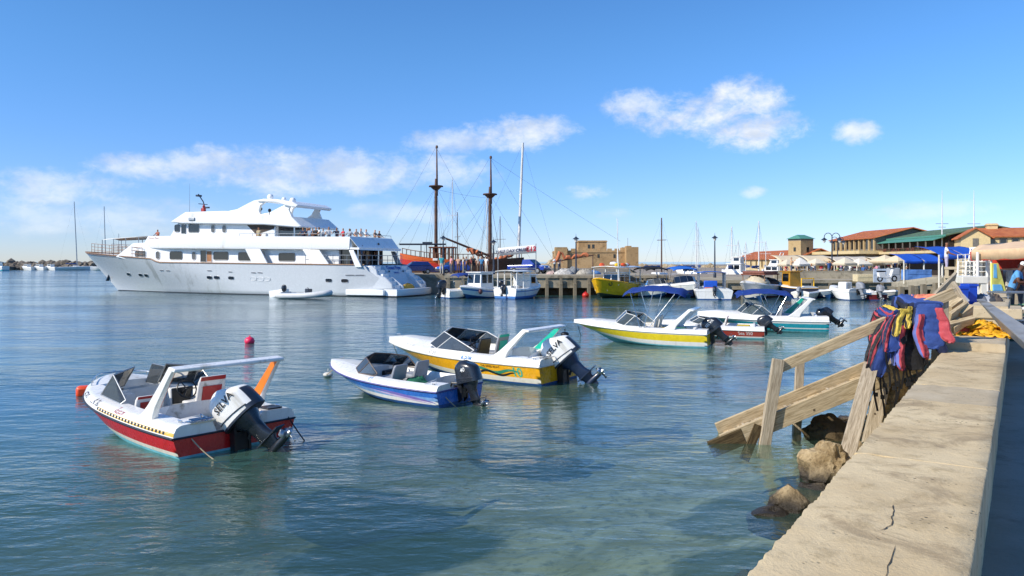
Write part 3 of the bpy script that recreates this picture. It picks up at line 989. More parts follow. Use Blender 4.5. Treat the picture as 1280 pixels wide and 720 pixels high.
navy_canvas = mat('navy_canvas', '10347E', .8, var=.15, bump=.01, bscale=9)
smoke_cowl = mat('charcoal_cowl', '23272E', .3, var=.15, coat=.4)
sticker_dark = mat('dark_sticker', '3A3D45', .5)
sticker_blue = mat('blue_sticker', '1C74B5', .5)
sticker_red = mat('red_sticker', 'A8282A', .5)
sticker_black = mat('black_sticker', '101114', .5)
sticker_white = mat('white_sticker', 'E8E8E4', .5)


def heading(stern, bow): return math.atan2(bow[1] - stern[1], bow[0] - stern[0])


# --- red and white bow rider
BT = Boat('speedboat', 'white speedboat with red side band, orange-lined roll arch and red-panelled seat', (-4.12, 11.42), heading((0, 0), (-.765, .645)), dict(
    L=4.4, B=2.08, zr=.35, dh=.18, sheer=.26, rake=1.2, bp=3.1, bq=.64, tw=.95, camber=.05,
    cols=[red_gel, gel_cream, aqua_bot], z=-.05, bands=[(0, .24, 2), (.24, .40, 1), (.40, 1.0, 0)], bottom=2, transom=0, rub=mat('navy_rubber', '14182A', .5),
    deck_cols=[gel_white, grey_in], open=[(0.0, .085, .40, .30), (.088, .30, .66, .34), (.303, .66, .70, .06), (.663, .70, .26, .18), (.703, .82, .46, .44)]))
BT.screen(2.1, 2.92, 3.22, .82, .36, .34, 'walk', frame=alu, ym=.36)
# centre screen swung open along the gangway
b = MB(); b.prism([(3.24, -.30, .62), (3.62, -.26, .64), (3.38, -.27, 1.0), (2.98, -.31, .98)], (0, .008, 0)); b.build('windscreen_pane', tinted, BT.root, smooth=0)
b = MB(); b.tube([(3.24, -.30, .62), (3.62, -.26, .64), (3.38, -.27, 1.0), (2.98, -.31, .98), (3.24, -.30, .74)], .013, 6); b.build('windscreen_frame', alu, BT.root)
for sgn, nm in ((1, 'port'), (-1, 'star')):
    b = MB(); b.prism([(2.72, sgn * .30, .20), (3.02, sgn * .30, .34), (3.16, sgn * .30, .62), (2.78, sgn * .30, .60)], (0, sgn * .38, 0))
    b.build('console', gel_white, BT.root, bevel=.03)
    b = MB(); b.prism([(2.735, sgn * .32, .33), (2.775, sgn * .32, .60), (2.74, sgn * .32, .61), (2.70, sgn * .32, .34)], (0, sgn * .38, 0))
    b.build('dashboard', black_pl if sgn < 0 else white_vinyl, BT.root, bevel=.01)
BT.wheel(2.56, -.50, .60, .17, 62)
BT.seat(2.02, -.50, .06, .50, .46, .52, (white_vinyl, red_vinyl), .14)
BT.seat(2.10, .48, .06, .46, .44, .30, (white_vinyl, red_vinyl), .06)
b = MB(); b.obox((1.62, 0, .27), (.36, 1.28, .20)); b.build('engine_bench', white_vinyl, BT.root, bevel=.04)
b = MB(); b.obox((1.47, 0, .33), (.05, 1.30, .10)); b.build('coaming_roll', grey_mid, BT.root, bevel=.02)
for y in (-.38, .38): b = MB(); b.obox((3.42, y, .50), (.5, .2, .1)); b.build('bow_cushion', white_vinyl, BT.root, bevel=.03)
b = MB(); b.lathe([(.055, 0), (.06, .012), (.03, .018)], (1.15, .42, .345)); b.build('filler_cap', black_pl, BT.root)
b = MB(); b.lathe([(.05, 0), (.05, .012)], (0, 0, 0)); o = b.build('speaker', black_pl, BT.root); o.location = (2.70, .62, .45); o.rotation_euler = (0, R(-80), 0)
BT.arch(1.0, .28, .80, orange_p, .30, .17, True, .86, .84)
BT.outboard(46, .88, gel_white, dark_metal, smoke_cowl, 'SELVA', tcol=sticker_black, z=.30, steer=26)
# checker band along the rub rail
b = MB()
for i in range(22):
    x = .25 + i * .105
    q0, q1 = x / BT.L, (x + .05) / BT.L
    z0, z1 = .035, .075
    pt = lambda q, e: (q * BT.L, BT.mould_y(q, BT.zr(q) + e) + .005, BT.zr(q) + e)
    b.quad(pt(q0, z0), pt(q1, z0), pt(q1, z1), pt(q0, z1))
b.build('checker_tape', sticker_black, BT.root, smooth=0)['kind'] = 'stuff'
b = MB(); qs_ = [i / 40 * .56 for i in range(41)]
b.loft([[(q * BT.L, BT.mould_y(q, BT.zr(q) + e) + .003, BT.zr(q) + e) for e in (.03, .08)] for q in qs_]); b.build('yellow_tape', mat('yellow_tape', 'D9B24A', .6), BT.root)
BT.text_side('LL 8126', .12, 2.72, .70, sticker_dark); BT.text_side('ASTRO', .10, 3.3, .66, sticker_dark); BT.text_side('Rapture', .10, 1.75, .80, sticker_red, shear=.3)
for x, y in ((.18, .80), (.18, -.80), (4.35, .0)): BT.cleat(x, y, BT.zd(x / BT.L) + (0 if y else .04))
BT.bowrail(3.7, .07)
b = MB(); b.box(-.02, .16, .36, .74, .525, .545); b.tube([(.02, .38, .57), (.02, .72, .57)], .012, 6); b.tube([(.12, .40, .57), (.12, .70, .57)], .012, 6); b.tube([(.04, .55, .54), (.16, .5, .61), (.1, .42, .55)], .012, 6)
b.build('boarding_step', steel, BT.root)
b = MB(); b.box(.02, .30, -.78, -.52, .535, .56); b.build('stern_pad', black_pl, BT.root, bevel=.01)

# --- small blue and white runabout
BB = Boat('speedboat', 'small white runabout with blue and violet side swoosh and slim black outboard', (-1.02, 15.05), heading((-1.02, 15.05), (-3.98, 17.0)), dict(
    L=3.62, B=1.62, zr=.31, dh=.12, sheer=.22, rake=.95, bp=2.3, bq=.82, camber=.08,
    cols=[blue_gel, pale_blue, gel_white, blue_bot], bands=[(0, .18, 3), (.18, .40, 2), (.40, .62, 1), (.62, 1.0, 0)], bottom=3, transom=0, rub=mat('violet_rubber', '4A4C8A', .5),
    deck_cols=[gel_white, grey_in], open=[(0.0, .10, .34, .24), (.103, .60, .60, .08)]))
# violet swoosh
b = MB(); rows = []
for i in range(25):
    q = .02 + .5 * i / 24; e = (i / 24)
    f0 = lerp(.30, .80, e ** .8); wd = .16 * math.sin(math.pi * min(1, .08 + e))
    rows.append([(BB.side(q, f).x, BB.side(q, f).y + .005, BB.side(q, f).z) for f in (f0 - wd * .4, f0 + wd * .6)])
b.loft(rows); b.build('side_swoosh', purple_gel, BB.root)
b = MB(); rows = []
for i in range(25):
    q = .05 + .5 * i / 24; e = i / 24
    f0 = lerp(.24, .66, e ** .8); wd = .12 * math.sin(math.pi * min(1, .05 + e))
    rows.append([(BB.side(q, f).x, BB.side(q, f).y + .006, BB.side(q, f).z) for f in (f0 - wd * .5, f0 + wd * .5)])
b.loft(rows); b.build('side_swoosh', mat('rose_stripe', 'C9B4D8', .4), BB.root)
BB.screen(1.70, 2.15, 2.45, .66, .24, .24, 'full', frame=mat('brown_trim', '5A4A40', .5))
b = MB(); b.prism([(2.0, -.08, .06), (2.3, -.08, .06), (2.34, -.08, .46), (2.06, -.08, .46)], (0, -.46, 0)); b.build('console', black_pl, BB.root, bevel=.03)
BB.wheel(1.90, -.32, .50, .16, 58)
BB.seat(1.52, -.32, .04, .42, .40, .34, (grey_mid, None), .10); BB.seat(1.58, .30, .04, .42, .40, .32, (grey_mid, None), .10)
b = MB(); b.obox((.62, 0, .20), (.42, 1.14, .14)); b.build('rear_bench', grey_mid, BB.root, bevel=.03)
def cloth_heap(parent, c, r, m, seed, name='cloth'):
    b = MB(); rows = []
    for i in range(11):
        t = math.pi * i / 20
        rows.append([(c[0] + r[0] * math.sin(t + .0) * math.cos(a) * (1 + .25 * mnoise.noise((math.cos(a) * 2, math.sin(a) * 2, seed + i * .3))), c[1] + r[1] * math.sin(t) * math.sin(a) * (1 + .25 * mnoise.noise((math.sin(a) * 2, i * .2, seed))), c[2] + r[2] * math.cos(t) * (1 + .5 * mnoise.noise((math.cos(a) * 3 + i * .4, math.sin(a) * 3, seed * 2)))) for a in [6.28318 * k / 18 for k in range(18)]])
    b.loft(rows, True); return b.build(name, m, parent, smooth=60)
for c, r, m, sd, nm, lab in (((1.05, .10, .20), (.30, .34, .22), green_cloth, 2, 'cloth_bundle', 'crumpled green cloth bundle lying in the small blue runabout'),
                    ((1.0, .50, .14), (.36, .12, .20), yellow_cloth, 5, 'cloth_bundle', 'yellow cloth tucked beside the seat of the small blue runabout')):
    M_ = Matrix.Translation((-1.02, 15.05, 0)) @ Matrix.Rotation(BB.root.rotation_euler.z, 4, 'Z')
    o = cloth_heap(None, (0, 0, 0), r, m, sd, nm); o.location = M_ @ Vector(c); o.rotation_euler.z = BB.root.rotation_euler.z
    tag(o, lab, 'cloth')
BB.outboard(16, .66, smoke_cowl, smoke_cowl, smoke_cowl, '40', tcol=sticker_white, z=.32)
BB.text_side('LL 921', .12, 1.75, .6, pale_blue)
for x, y in ((.16, .64), (.16, -.64), (3.3, 0)): BB.cleat(x, y, BB.zd(x / BB.L) + (0 if y else .06))

# --- amber boat with teal-lined arch
BY = Boat('speedboat', 'long white and amber speedboat with teal-lined arch and big white-capped outboard', (1.12, 17.75), heading((1.12, 17.75), (-3.42, 20.75)), dict(
    L=5.35, B=2.0, zr=.43, dh=.17, sheer=.20, rake=1.35, bp=2.0, bq=.92, camber=.14,
    cols=[yel_gel, gel_cream, blue_bot], bands=[(0, .10, 2), (.10, .36, 1), (.36, 1.0, 0)], bottom=2, transom=0, rub=mat('white_rubber', 'C9C6BC', .5),
    deck_cols=[gel_white, grey_in], open=[(0.0, .075, .36, .36), (.078, .20, .60, .42), (.203, .62, .72, .10)]))
# amber belly: lower band turns amber towards the stern
BY.screen(2.0, 3.05, 3.5, .82, .32, .42, 'full', frame=mat('white_trim', 'D6D6D2', .4))
b = MB(); b.prism([(2.85, -.10, .1), (3.2, -.10, .1), (3.25, -.10, .68), (2.92, -.10, .66)], (0, -.56, 0)); b.build('console', grey_mid, BY.root, bevel=.03)
BY.wheel(2.72, -.36, .72, .17, 60)
BY.seat(2.18, -.38, .14, .48, .46, .50, (grey_mid, teal_p), .12); BY.seat(2.18, .40, .14, .48, .46, .46, (black_pl, None), .12)
b = MB(); b.obox((1.30, 0, .38), (.46, 1.40, .26)); b.build('sun_pad', yellow_cloth, BY.root, bevel=.05)
BY.arch(1.15, .45, .66, teal_p, .30, .17, True, .88, .84)
BY.outboard(44, 1.0, gel_white, dark_metal, mat('deep_blue_leg', '22304A', .35, var=.15, coat=.3), 'SELVA', tcol=sticker_black, z=.28, steer=16)
BY.text_side('LL 4720', .14, 3.2, .45, mat('grey_sticker', '9A9A92', .6)); BY.text_side('alpha', .15, 2.0, .5, sticker_blue, shear=.3, bold=.004)
# painted flourish: black and green waves with a white 10
b = MB(); rows = []
for i in range(30):
    x = .55 + 1.95 * i / 29; q = x / BY.L; e = i / 29; f0 = .62 + .10 * math.sin(e * 13) ; wd = .07 * math.sin(math.pi * min(1, .1 + e * .9)) + .015
    rows.append([(BY.side(q, f).x, BY.side(q, f).y + .006, BY.side(q, f).z) for f in (f0 - wd, f0 + wd)])
b.loft(rows); b.build('side_flourish', mat('green_flourish', '2C8A6A', .4), BY.root)
b = MB(); rows = []
for i in range(26):
    x = .70 + 1.4 * i / 25; q = x / BY.L; e = i / 25; f0 = .50 + .09 * math.sin(e * 11 + 1.5); wd = .05 * math.sin(math.pi * min(1, .1 + e * .9)) + .01
    rows.append([(BY.side(q, f).x, BY.side(q, f).y + .007, BY.side(q, f).z) for f in (f0 - wd, f0 + wd)])
b.loft(rows); b.build('side_flourish', sticker_black, BY.root)
BY.text_side('10', .30, .62, .62, teal_p, on='hull', bold=.004); BY.text_side('THE SPEED BOAT', .07, 1.35, .82, sticker_black, on='hull')
for x, y in ((.18, .84), (.18, -.84), (5.0, 0)): BY.cleat(x, y, BY.zd(x / BY.L) + (0 if y else .08))
b = MB(); b.tube([(-.02, .30, .62), (-.02, .78, .62)], .014, 6); b.tube([(.10, .34, .62), (.10, .74, .62)], .014, 6); b.box(-.02, .14, .4, .7, .595, .61); b.build('boarding_step', steel, BY.root)

# --- lemon boat with navy bimini
BL = Boat('speedboat', 'white speedboat with lemon side band, black outboard and raised navy bimini', (6.62, 25.35), heading((6.62, 25.35), (2.30, 27.1)), dict(
    L=4.75, B=1.9, zr=.44, dh=.14, sheer=.2, rake=1.4, bp=1.9, bq=.95, camber=.12,
    cols=[yel2_gel, gel_white, aqua_bot], bands=[(0, .10, 2), (.10, .40, 1), (.40, .90, 0), (.90, 1.0, 1)], bottom=2, transom=0, rub=gel_white,
    deck_cols=[gel_white, grey_in], open=[(0.0, .08, .34, .46), (.10, .60, .66, .20)]))
BL.screen(2.05, 2.75, 3.1, .76, .34, .34, 'full', frame=mat('white_trim', 'D6D6D2', .4), gl=clear_ac)
b = MB(); b.prism([(2.6, -.1, .2), (2.9, -.1, .2), (2.92, -.1, .66), (2.66, -.1, .66)], (0, -.5, 0)); b.build('console', gel_white, BL.root, bevel=.03)
BL.wheel(2.45, -.34, .70, .16, 60)
BL.seat(2.0, -.36, .20, .46, .44, .42, (white_vinyl, None), .1); BL.seat(2.0, .36, .20, .46, .44, .42, (white_vinyl, None), .1)
b = MB(); b.obox((1.1, 0, .42), (.44, 1.3, .24)); b.build('rear_bench', mat('green_vinyl', '3B7D5A', .5), BL.root, bevel=.05)
b = MB(); b.obox((1.5, .2, .50), (.3, .5, .16)); b.build('rear_cushion', yellow_cloth, BL.root, bevel=.05)
BL.arch(1.25, .55, .66, None, .30, .16, True, .9, .86)
BL.bimini(.95, 2.6, 1.9, 1.6, navy_canvas, [(.06, 1.9), (.5, 2.05), (.95, 2.2)], (.25, .2))
BL.outboard(42, .76, smoke_cowl, smoke_cowl, smoke_cowl, 'SELVA', tcol=sticker_white, z=.34)
BL.text_side('LL 5102', .10, 2.9, .5, mat('grey_sticker', '9A9A92', .6))

# --- brick red boat
BR = Boat('speedboat', 'low white and brick-red speedboat with black outboard moored behind the lemon one', (9.3, 28.0), heading((9.3, 28.0), (5.1, 29.4)), dict(
    L=4.0, B=1.7, zr=.30, dh=.14, sheer=.14, rake=1.2, bp=2.1, bq=.9, camber=.10,
    cols=[brick_gel, gel_white, aqua_bot], bands=[(0, .16, 2), (.16, .30, 1), (.30, 1.0, 0)], bottom=2, transom=0, rub=gel_white,
    deck_cols=[gel_white, grey_in], open=[(0.0, .08, .32, .42), (.10, .58, .60, .2)]))
BR.screen(1.75, 2.3, 2.6, .64, .18, .28, 'full', frame=mat('white_trim', 'D6D6D2', .4), gl=clear_ac)
BR.seat(1.6, -.3, .06, .42, .4, .36, (white_vinyl, brick_gel), .1); BR.seat(1.6, .3, .06, .42, .4, .36, (white_vinyl, brick_gel), .1)
b = MB(); b.obox((.75, 0, .32), (.5, 1.0, .22)); b.build('rear_bench', yellow_cloth, BR.root, bevel=.05)
BR.wheel(2.05, -.3, .5, .15, 60)
BR.outboard(50, .62, smoke_cowl, smoke_cowl, smoke_cowl, None, z=.34)
BR.text_side('Sea 350', .17, .7, .66, sticker_white, on='hull', shear=.2)

# --- turquoise boat with navy bimini and teal-lined arch
BQ = Boat('speedboat', 'white speedboat with turquoise lower band, pale teal fin and low navy bimini', (12.65, 30.75), heading((12.65, 30.75), (7.8, 31.75)), dict(
    L=5.0, B=1.95, zr=.42, dh=.21, sheer=.14, rake=1.4, bp=2.0, bq=.93, camber=.12,
    cols=[teal_gel, gel_white, aqua_bot], bands=[(0, .10, 2), (.10, .30, 0), (.30, .40, 1), (.40, .78, 0), (.78, 1.0, 1)], bottom=2, transom=0, rub=gel_white,
    deck_cols=[gel_white, grey_in], open=[(0.0, .08, .34, .48), (.10, .60, .68, .2)]))
BQ.screen(2.2, 2.9, 3.3, .78, .36, .36, 'full', frame=mat('white_trim', 'D6D6D2', .4), gl=clear_ac)
BQ.seat(2.0, -.36, .20, .46, .44, .42, (grey_mid, None), .1); BQ.seat(2.0, .36, .20, .46, .44, .42, (grey_mid, None), .1)
b = MB(); b.obox((1.1, 0, .42), (.5, 1.3, .24)); b.build('rear_bench', grey_mid, BQ.root, bevel=.05)
BQ.arch(1.35, .65, .72, teal_p, .36, .2, True, .9, .86)
BQ.bimini(1.5, 3.35, 1.60, 1.75, navy_canvas, [(.05, 2.0), (.5, 2.1), (.95, 2.3)], (.2, .15))
BQ.outboard(52, .74, smoke_cowl, smoke_cowl, smoke_cowl, None, z=.38)

# --- buoys and lines
def buoy(name, label, p_, r, m, squat=.85):
    t = thing(name, label, 'buoy', (p_.x, p_.y, 0))
    b = MB(); b.ell((0, 0, r * .45), (r, r, r * squat), 18, 12); b.build('float', m, t)
    b = MB(); b.tube([(0, 0, r * 1.2), (0, 0, r * 1.42)], [r * .16, r * .12], 8); b.torus((0, 0, r * 1.48), r * .14, r * .05, Matrix.Rotation(R(90), 3, 'X'), 12, 6); b.build('eye', m, t)
    return t
coral = mat('pink_buoy_plastic', 'F0305A', .4, var=.08)
orange_b = mat('orange_buoy_plastic', 'F0501E', .4, var=.08)
buoy('mooring_buoy', 'round pink mooring buoy floating alone on open water', onz(312, 429), .17, coral)
t = thing('fender_buoy', 'blocky orange buoy floating beside the bow of the red-banded boat', 'buoy', onz(107, 494), R(20))
b = MB(); b.obox((0, 0, .08), (.34, .26, .24)); b.build('float', orange_b, t, bevel=.06)
b = MB(); b.tube([(.16, 0, .1), (.24, 0, .12)], .03, 8); b.build('eye', orange_b, t)
buoy('mooring_buoy', 'small red buoy at the pier beside the yellow boat', onz(732, 371), .28, mat('red_buoy_plastic', 'C0281E', .5))
buoy('mooring_buoy', 'little dark float behind the teal-lined arch', onz(706, 420), .16, black_pl, .6)


def sag(p0, p1, d, n=12):
    p0 = Vector(p0); p1 = Vector(p1)
    return [p0.lerp(p1, i / n) - Vector((0, 0, d * 4 * (i / n) * (1 - i / n))) for i in range(n + 1)]


def line(label, p0, p1, d=.1, r=.012, m=None, name='mooring_line', group=None):
    b = MB(); b.tube(sag(p0, p1, d), r, 6); o = b.build(name, m or rope_m)
    return tag(o, label, 'rope', group)


def bw(B_, x, y, z): return (Matrix.Translation(B_.root.location) @ Matrix.Rotation(B_.root.rotation_euler.z, 4, 'Z')) @ Vector((x, y, z))


line('pale mooring rope from the red-banded boat\'s port stern cleat into the water', bw(BT, .18, .80, .52), onz(285, 584, -.1), .09, .009)
line('dark mooring rope off the red-banded boat\'s starboard quarter', bw(BT, .12, -.86, .5), onz(388, 560, -.1), .03, .010, dark_rope)
line('pale rope from the small blue runabout\'s stern cleat', bw(BB, .16, .64, .46), onz(577, 514, -.1), .04, .011)
line('rope from the small blue runabout\'s bow ring', bw(BB, 3.5, .0, .45), onz(404, 470, -.05), .03, .010)
line('bow rope of the amber boat running down behind the blue runabout', bw(BY, 5.2, .0, .55), onz(500, 448, -.1), .03, .010)
line('bow rope of the lemon boat', bw(BL, 4.6, .0, .5), onz(727, 421, -.1), .03, .012, dark_rope)
buoy('mooring_buoy', 'frayed white float on the bow rope of the small blue runabout', onz(410, 471), .12, mat('white_foam', 'CFCBBF', .8), .5)

# ------------------------------------------------------------------ people: one continuous skinned body, slots skin / shirt / trousers / hair
def skin_body(joints, bones, name, regions, sub=1):
    """joints: {key: (x, y, z, radius)}; regions(vertex co, nearest joint) -> slot"""
    keys = list(joints)
    me = bpy.data.meshes.new(name)
    me.from_pydata([joints[k][:3] for k in keys], [(keys.index(a), keys.index(b)) for a, b in bones], [])
    ob = bpy.data.objects.new(name, me); COL.objects.link(ob)
    ob.modifiers.new('skin', 'SKIN').use_smooth_shade = True
    if not me.skin_vertices: me.skin_vertices.new()
    for i, k in enumerate(keys):
        r = joints[k][3]; r = r if isinstance(r, tuple) else (r, r)
        me.skin_vertices[0].data[i].radius = r
        me.skin_vertices[0].data[i].use_root = (k == 'pelvis')
    if sub:
        sm = ob.modifiers.new('sub', 'SUBSURF'); sm.levels = sub; sm.render_levels = sub
    dg = bpy.context.evaluated_depsgraph_get(); dg.update()
    out = bpy.data.meshes.new_from_object(ob.evaluated_get(dg))
    bpy.data.objects.remove(ob)
    out.materials.clear()
    segs = [(Vector(joints[a][:3]), Vector(joints[b][:3]), a, b) for a, b in bones]
    for p_ in out.polygons:
        c = p_.center; best = None
        for A, B_, a, b in segs:
            d = B_ - A; t = max(0, min(1, (c - A).dot(d) / max(1e-9, d.length_squared)))
            e = (A + d * t - c).length
            if best is None or e < best[0]: best = (e, a, b, t)
        p_.material_index = regions(c, best[1], best[2], best[3])
        p_.use_smooth = True
    return out


def figure_joints(pose):
    """standing adult 1.72 m, facing -y; pose tweaks arms and legs"""
    J = dict(pelvis=(0, 0, .95, (.15, .11)), belly=(0, 0, 1.10, (.145, .10)), chest=(0, 0, 1.30, (.165, .11)), neck0=(0, .0, 1.44, (.075, .065)), neck=(0, -.005, 1.50, .055),
             jaw=(0, -.02, 1.555, (.065, .07)), head=(0, -.012, 1.64, (.078, .092)), crown=(0, 0, 1.70, (.05, .06)))
    bones = [('pelvis', 'belly'), ('belly', 'chest'), ('chest', 'neck0'), ('neck0', 'neck'), ('neck', 'jaw'), ('jaw', 'head'), ('head', 'crown')]
    for s, k in ((1, 'l'), (-1, 'r')):
        J['sh' + k] = (s * .175, 0, 1.395, .062)
        el_, ha, tip = {'stand': ((s * .23, .03, 1.13), (s * .23, -.06, .90), (s * .22, -.09, .80)),
                        'rail': ((s * .26, -.14, 1.16), (s * .22, -.36, 1.08), (s * .20, -.44, 1.06)),
                        'point': ((s * .25, -.16, 1.25), (s * .16, -.32, 1.38), (s * .14, -.38, 1.44)),
                        'wheel': ((s * .27, -.14, 1.14), (s * .13, -.36, 1.13), (s * .11, -.42, 1.11))}[pose]
        J['el' + k] = (*el_, .043); J['ha' + k] = (*ha, .030); J['tip' + k] = (*tip, .022)
        bones += [('chest', 'sh' + k), ('sh' + k, 'el' + k), ('el' + k, 'ha' + k), ('ha' + k, 'tip' + k)]
        J['hip' + k] = (s * .09, 0, .88, .088); J['kn' + k] = (s * .10, -.015, .49, .058); J['an' + k] = (s * .10, .02, .09, .042); J['to' + k] = (s * .115, -.13, .035, .034)
        bones += [('pelvis', 'hip' + k), ('hip' + k, 'kn' + k), ('kn' + k, 'an' + k), ('an' + k, 'to' + k)]
    return J, bones


def region(long_trousers):
    def f(c, a, b, t):
        if b in ('neck', 'jaw', 'head', 'crown') or a in ('neck', 'jaw', 'head'):
            if c.z > 1.665 or (c.z > 1.56 and c.y > .02): return 3
            return 0
        if a[:2] in ('el', 'ha') or b[:2] == 'ti': return 0
        if b[:2] == 'el': return 1 if t < .62 else 0
        if b[:2] in ('hi', 'kn'): return 2
        if b[:2] in ('an', 'to'): return 2 if long_trousers and b[:2] == 'an' else (3 if b[:2] == 'to' else 0)
        return 1 if c.z > .98 else 2
    return f


BODY = {}
for pose in ('stand', 'rail', 'point'):
    for lt in (0, 1):
        J, bn = figure_joints(pose)
        BODY[pose, lt] = skin_body(J, bn, 'person', region(lt), 1)
def face_bits(parent, hair):
    b = MB()
    return b


CLOTH = {}
def clothm(h):
    if h not in CLOTH: CLOTH[h] = mat('cloth_' + h, h, .85, var=.18, scale=9, bump=.01, bscale=14)
    return CLOTH[h]


SKINS = [skin_m, mat('skin_tan', '8F5E40', .6, var=.06), mat('skin_fair', 'C4916F', .6, var=.06)]
hair_dark = mat('dark_hair', '1F1712', .7, var=.3); hair_brown = mat('brown_hair', '4A3320', .7, var=.3); hair_fair = mat('fair_hair', '9A7B4A', .7, var=.3); cap_white = mat('white_cap', 'E4E2DC', .8)
_pk = random.Random(3)


def person(label, loc, rz, shirt, trousers, pose='stand', long_=0, hair=None, skin=None, h=1.72, group=None):
    me = BODY[pose, long_]
    o = bpy.data.objects.new('person', me); COL.objects.link(o)
    if not me.materials:
        for _ in range(4): me.materials.append(skin_m)
    for i, m in enumerate((skin or _pk.choice(SKINS), clothm(shirt), clothm(trousers), hair or _pk.choice([hair_dark, hair_brown, hair_fair]))):
        o.material_slots[i].link = 'OBJECT'; o.material_slots[i].material = m
    o.location = loc; o.rotation_euler.z = rz; k = h / 1.72; o.scale = (k, k, k)
    return tag(o, label, 'person', group)

# ------------------------------------------------------------------ wooden gangway
def wood(name, base, dark, scale=1.0):
    if name in MATS: return MATS[name]
    m = bpy.data.materials.new(name); m.use_nodes = True
    t = m.node_tree; s = NT(t); b = t.nodes['Principled BSDF']
    co = s.n('ShaderNodeTexCoord').outputs['UV']
    mp = s.n('ShaderNodeMapping'); mp.inputs['Scale'].default_value = (1.2, 14, 14); s.put(mp.inputs[0], co)
    g = s.noise(mp.outputs[0], 3.0 * scale, 6, .65, .6)
    k = s.noise(co, 3.0, 5, .6)
    c = s.mix(s.smooth(g, .35, .7), lin(base) + (1,), lin(dark) + (1,))
    c = s.mix(s.math('MULTIPLY', s.smooth(k, .5, .75), .5), c, tuple(.55 * x for x in lin(base)) + (1,))
    vo = s.n('ShaderNodeTexVoronoi'); vo.inputs['Scale'].default_value = 3.2; s.put(vo.inputs['Vector'], co)
    c = s.mix(s.smooth(vo.outputs['Distance'], .045, .085, .85, 0), c, lin('3A2C1E') + (1,))     # knots and bolt holes
    s.put(b.inputs['Base Color'], c); b.inputs['Roughness'].default_value = .88; b.inputs['Specular IOR Level'].default_value = .2
    bp = s.n('ShaderNodeBump'); bp.inputs['Distance'].default_value = .006
    s.put(bp.inputs['Height'], g); s.put(b.inputs['Normal'], bp.outputs[0])
    MATS[name] = m
    return m


wood_grey = wood('silvered_timber', 'BFB198', '8E7F68')
wood_tan = wood('tan_timber', 'CBB793', '9A8664')  # warmer, paler board tone
wood_wet = wood('wet_timber', '6A5A3E', '33281A')


def plank(name, p0, p1, wd, th, m, parent, up=(0, 0, 1), bevel=.006):
    """board from p0 to p1: th across (side), wd along up; UV runs along the grain"""
    b = MB(); b.bar(p0, p1, th, wd, up)
    o = b.build(name, m, parent, smooth=0, bevel=bevel)
    me = o.data; uv = me.uv_layers.new(name='UVMap')
    p0 = Vector(p0); d = (Vector(p1) - p0).normalized(); sd = d.cross(Vector(up)).normalized(); u2 = sd.cross(d)
    off = (hash((round(p0.x, 2), round(p0.z, 2), round(p0.y, 2))) % 97) * .37
    off = (p0.x * 3.7 + p0.z * 5.1 + p0.y * 2.3) % 9
    for lp in me.loops:
        q = me.vertices[lp.vertex_index].co - p0
        uv.data[lp.index].uv = (q.dot(d) + off, q.dot(u2) + q.dot(sd) + off * .3)
    return o


YF, YR = 11.72, 12.42
G = thing('gangway', 'weathered wooden gangway sloping from the sea wall down into the water', 'gangway', (0, 0, 0))
def gx(px, py, Y=YF): return at(px, py, Y)
s0, s1 = gx(903, 554), gx(1150, 452)
plank('stringer', s0, s1, .27, .06, wood_tan, G)
r0, r1 = s0 + Vector((.12, YR - YF, .03)), s1 + Vector((.12, YR - YF, .03))
plank('stringer', r0, r1, .27, .06, wood_tan, G)
dirn = (s1 - s0).normalized()
nrm = Vector((-dirn.z, 0, dirn.x))
for i in range(13):
    c = s0.lerp(s1, .06 + .9 * i / 12) - nrm * .03
    plank('tread', c + Vector((.02, .035, 0)), c + Vector((.10, YR - YF - .035, 0)), .035, .20, wood_grey if i % 3 else wood_tan, G, up=nrm)
    if i % 3 == 1: plank('cleat_strip', c + nrm * .03 + Vector((.03, .05, 0)), c + nrm * .03 + Vector((.09, YR - YF - .05, 0)), .025, .04, wood_grey, G, up=nrm)
# wet foot of the stringers
plank('stringer_foot', s0 + dirn * -.2 + Vector((0, -.005, -.02)), s0 + dirn * .35 + Vector((0, -.005, -.02)), .26, .066, wood_wet, G)
# posts
plank('post', gx(953, 572, YF - .06), gx(973, 449, YF - .06), .17, .09, wood_grey, G, up=(1, 0, 0))
plank('post', gx(930, 575, YF - .02), gx(948, 531, YF - .02), .14, .07, wood_wet, G, up=(1, 0, 0))
plank('post', at(995, 556, YR + .05), at(1000, 452, YR + .05), .13, .08, wood_grey, G, up=(1, 0, 0))
plank('leaning_post', onz(1053, 590, 0), at(1091, 448, 11.60), .20, .08, wood_grey, G, up=(1, 0, 0))
plank('leaning_post', onz(1086, 556, .05), at(1111, 446, 11.95), .20, .08, wood_grey, G, up=(1, 0, 0))
# hand rail
ra, rb = gx(968, 462, YF - .0), gx(1192, 366, YF - .0)
plank('hand_rail', ra, rb, .16, .075, wood_tan, G)
plank('hand_rail', ra + Vector((.06, .09, .055)), rb + Vector((.06, .09, .055)), .05, .13, wood_grey, G)
# end post on the wall carrying the rail
plank('post', at(1178, 446, YF + .02), at(1180, 366, YF + .06), .12, .08, wood_grey, G, up=(1, 0, 0))
line('thin rope trailing from the gangway foot across the water', gx(935, 535, YF + .3), onz(860, 556, -.02), .05, .008)

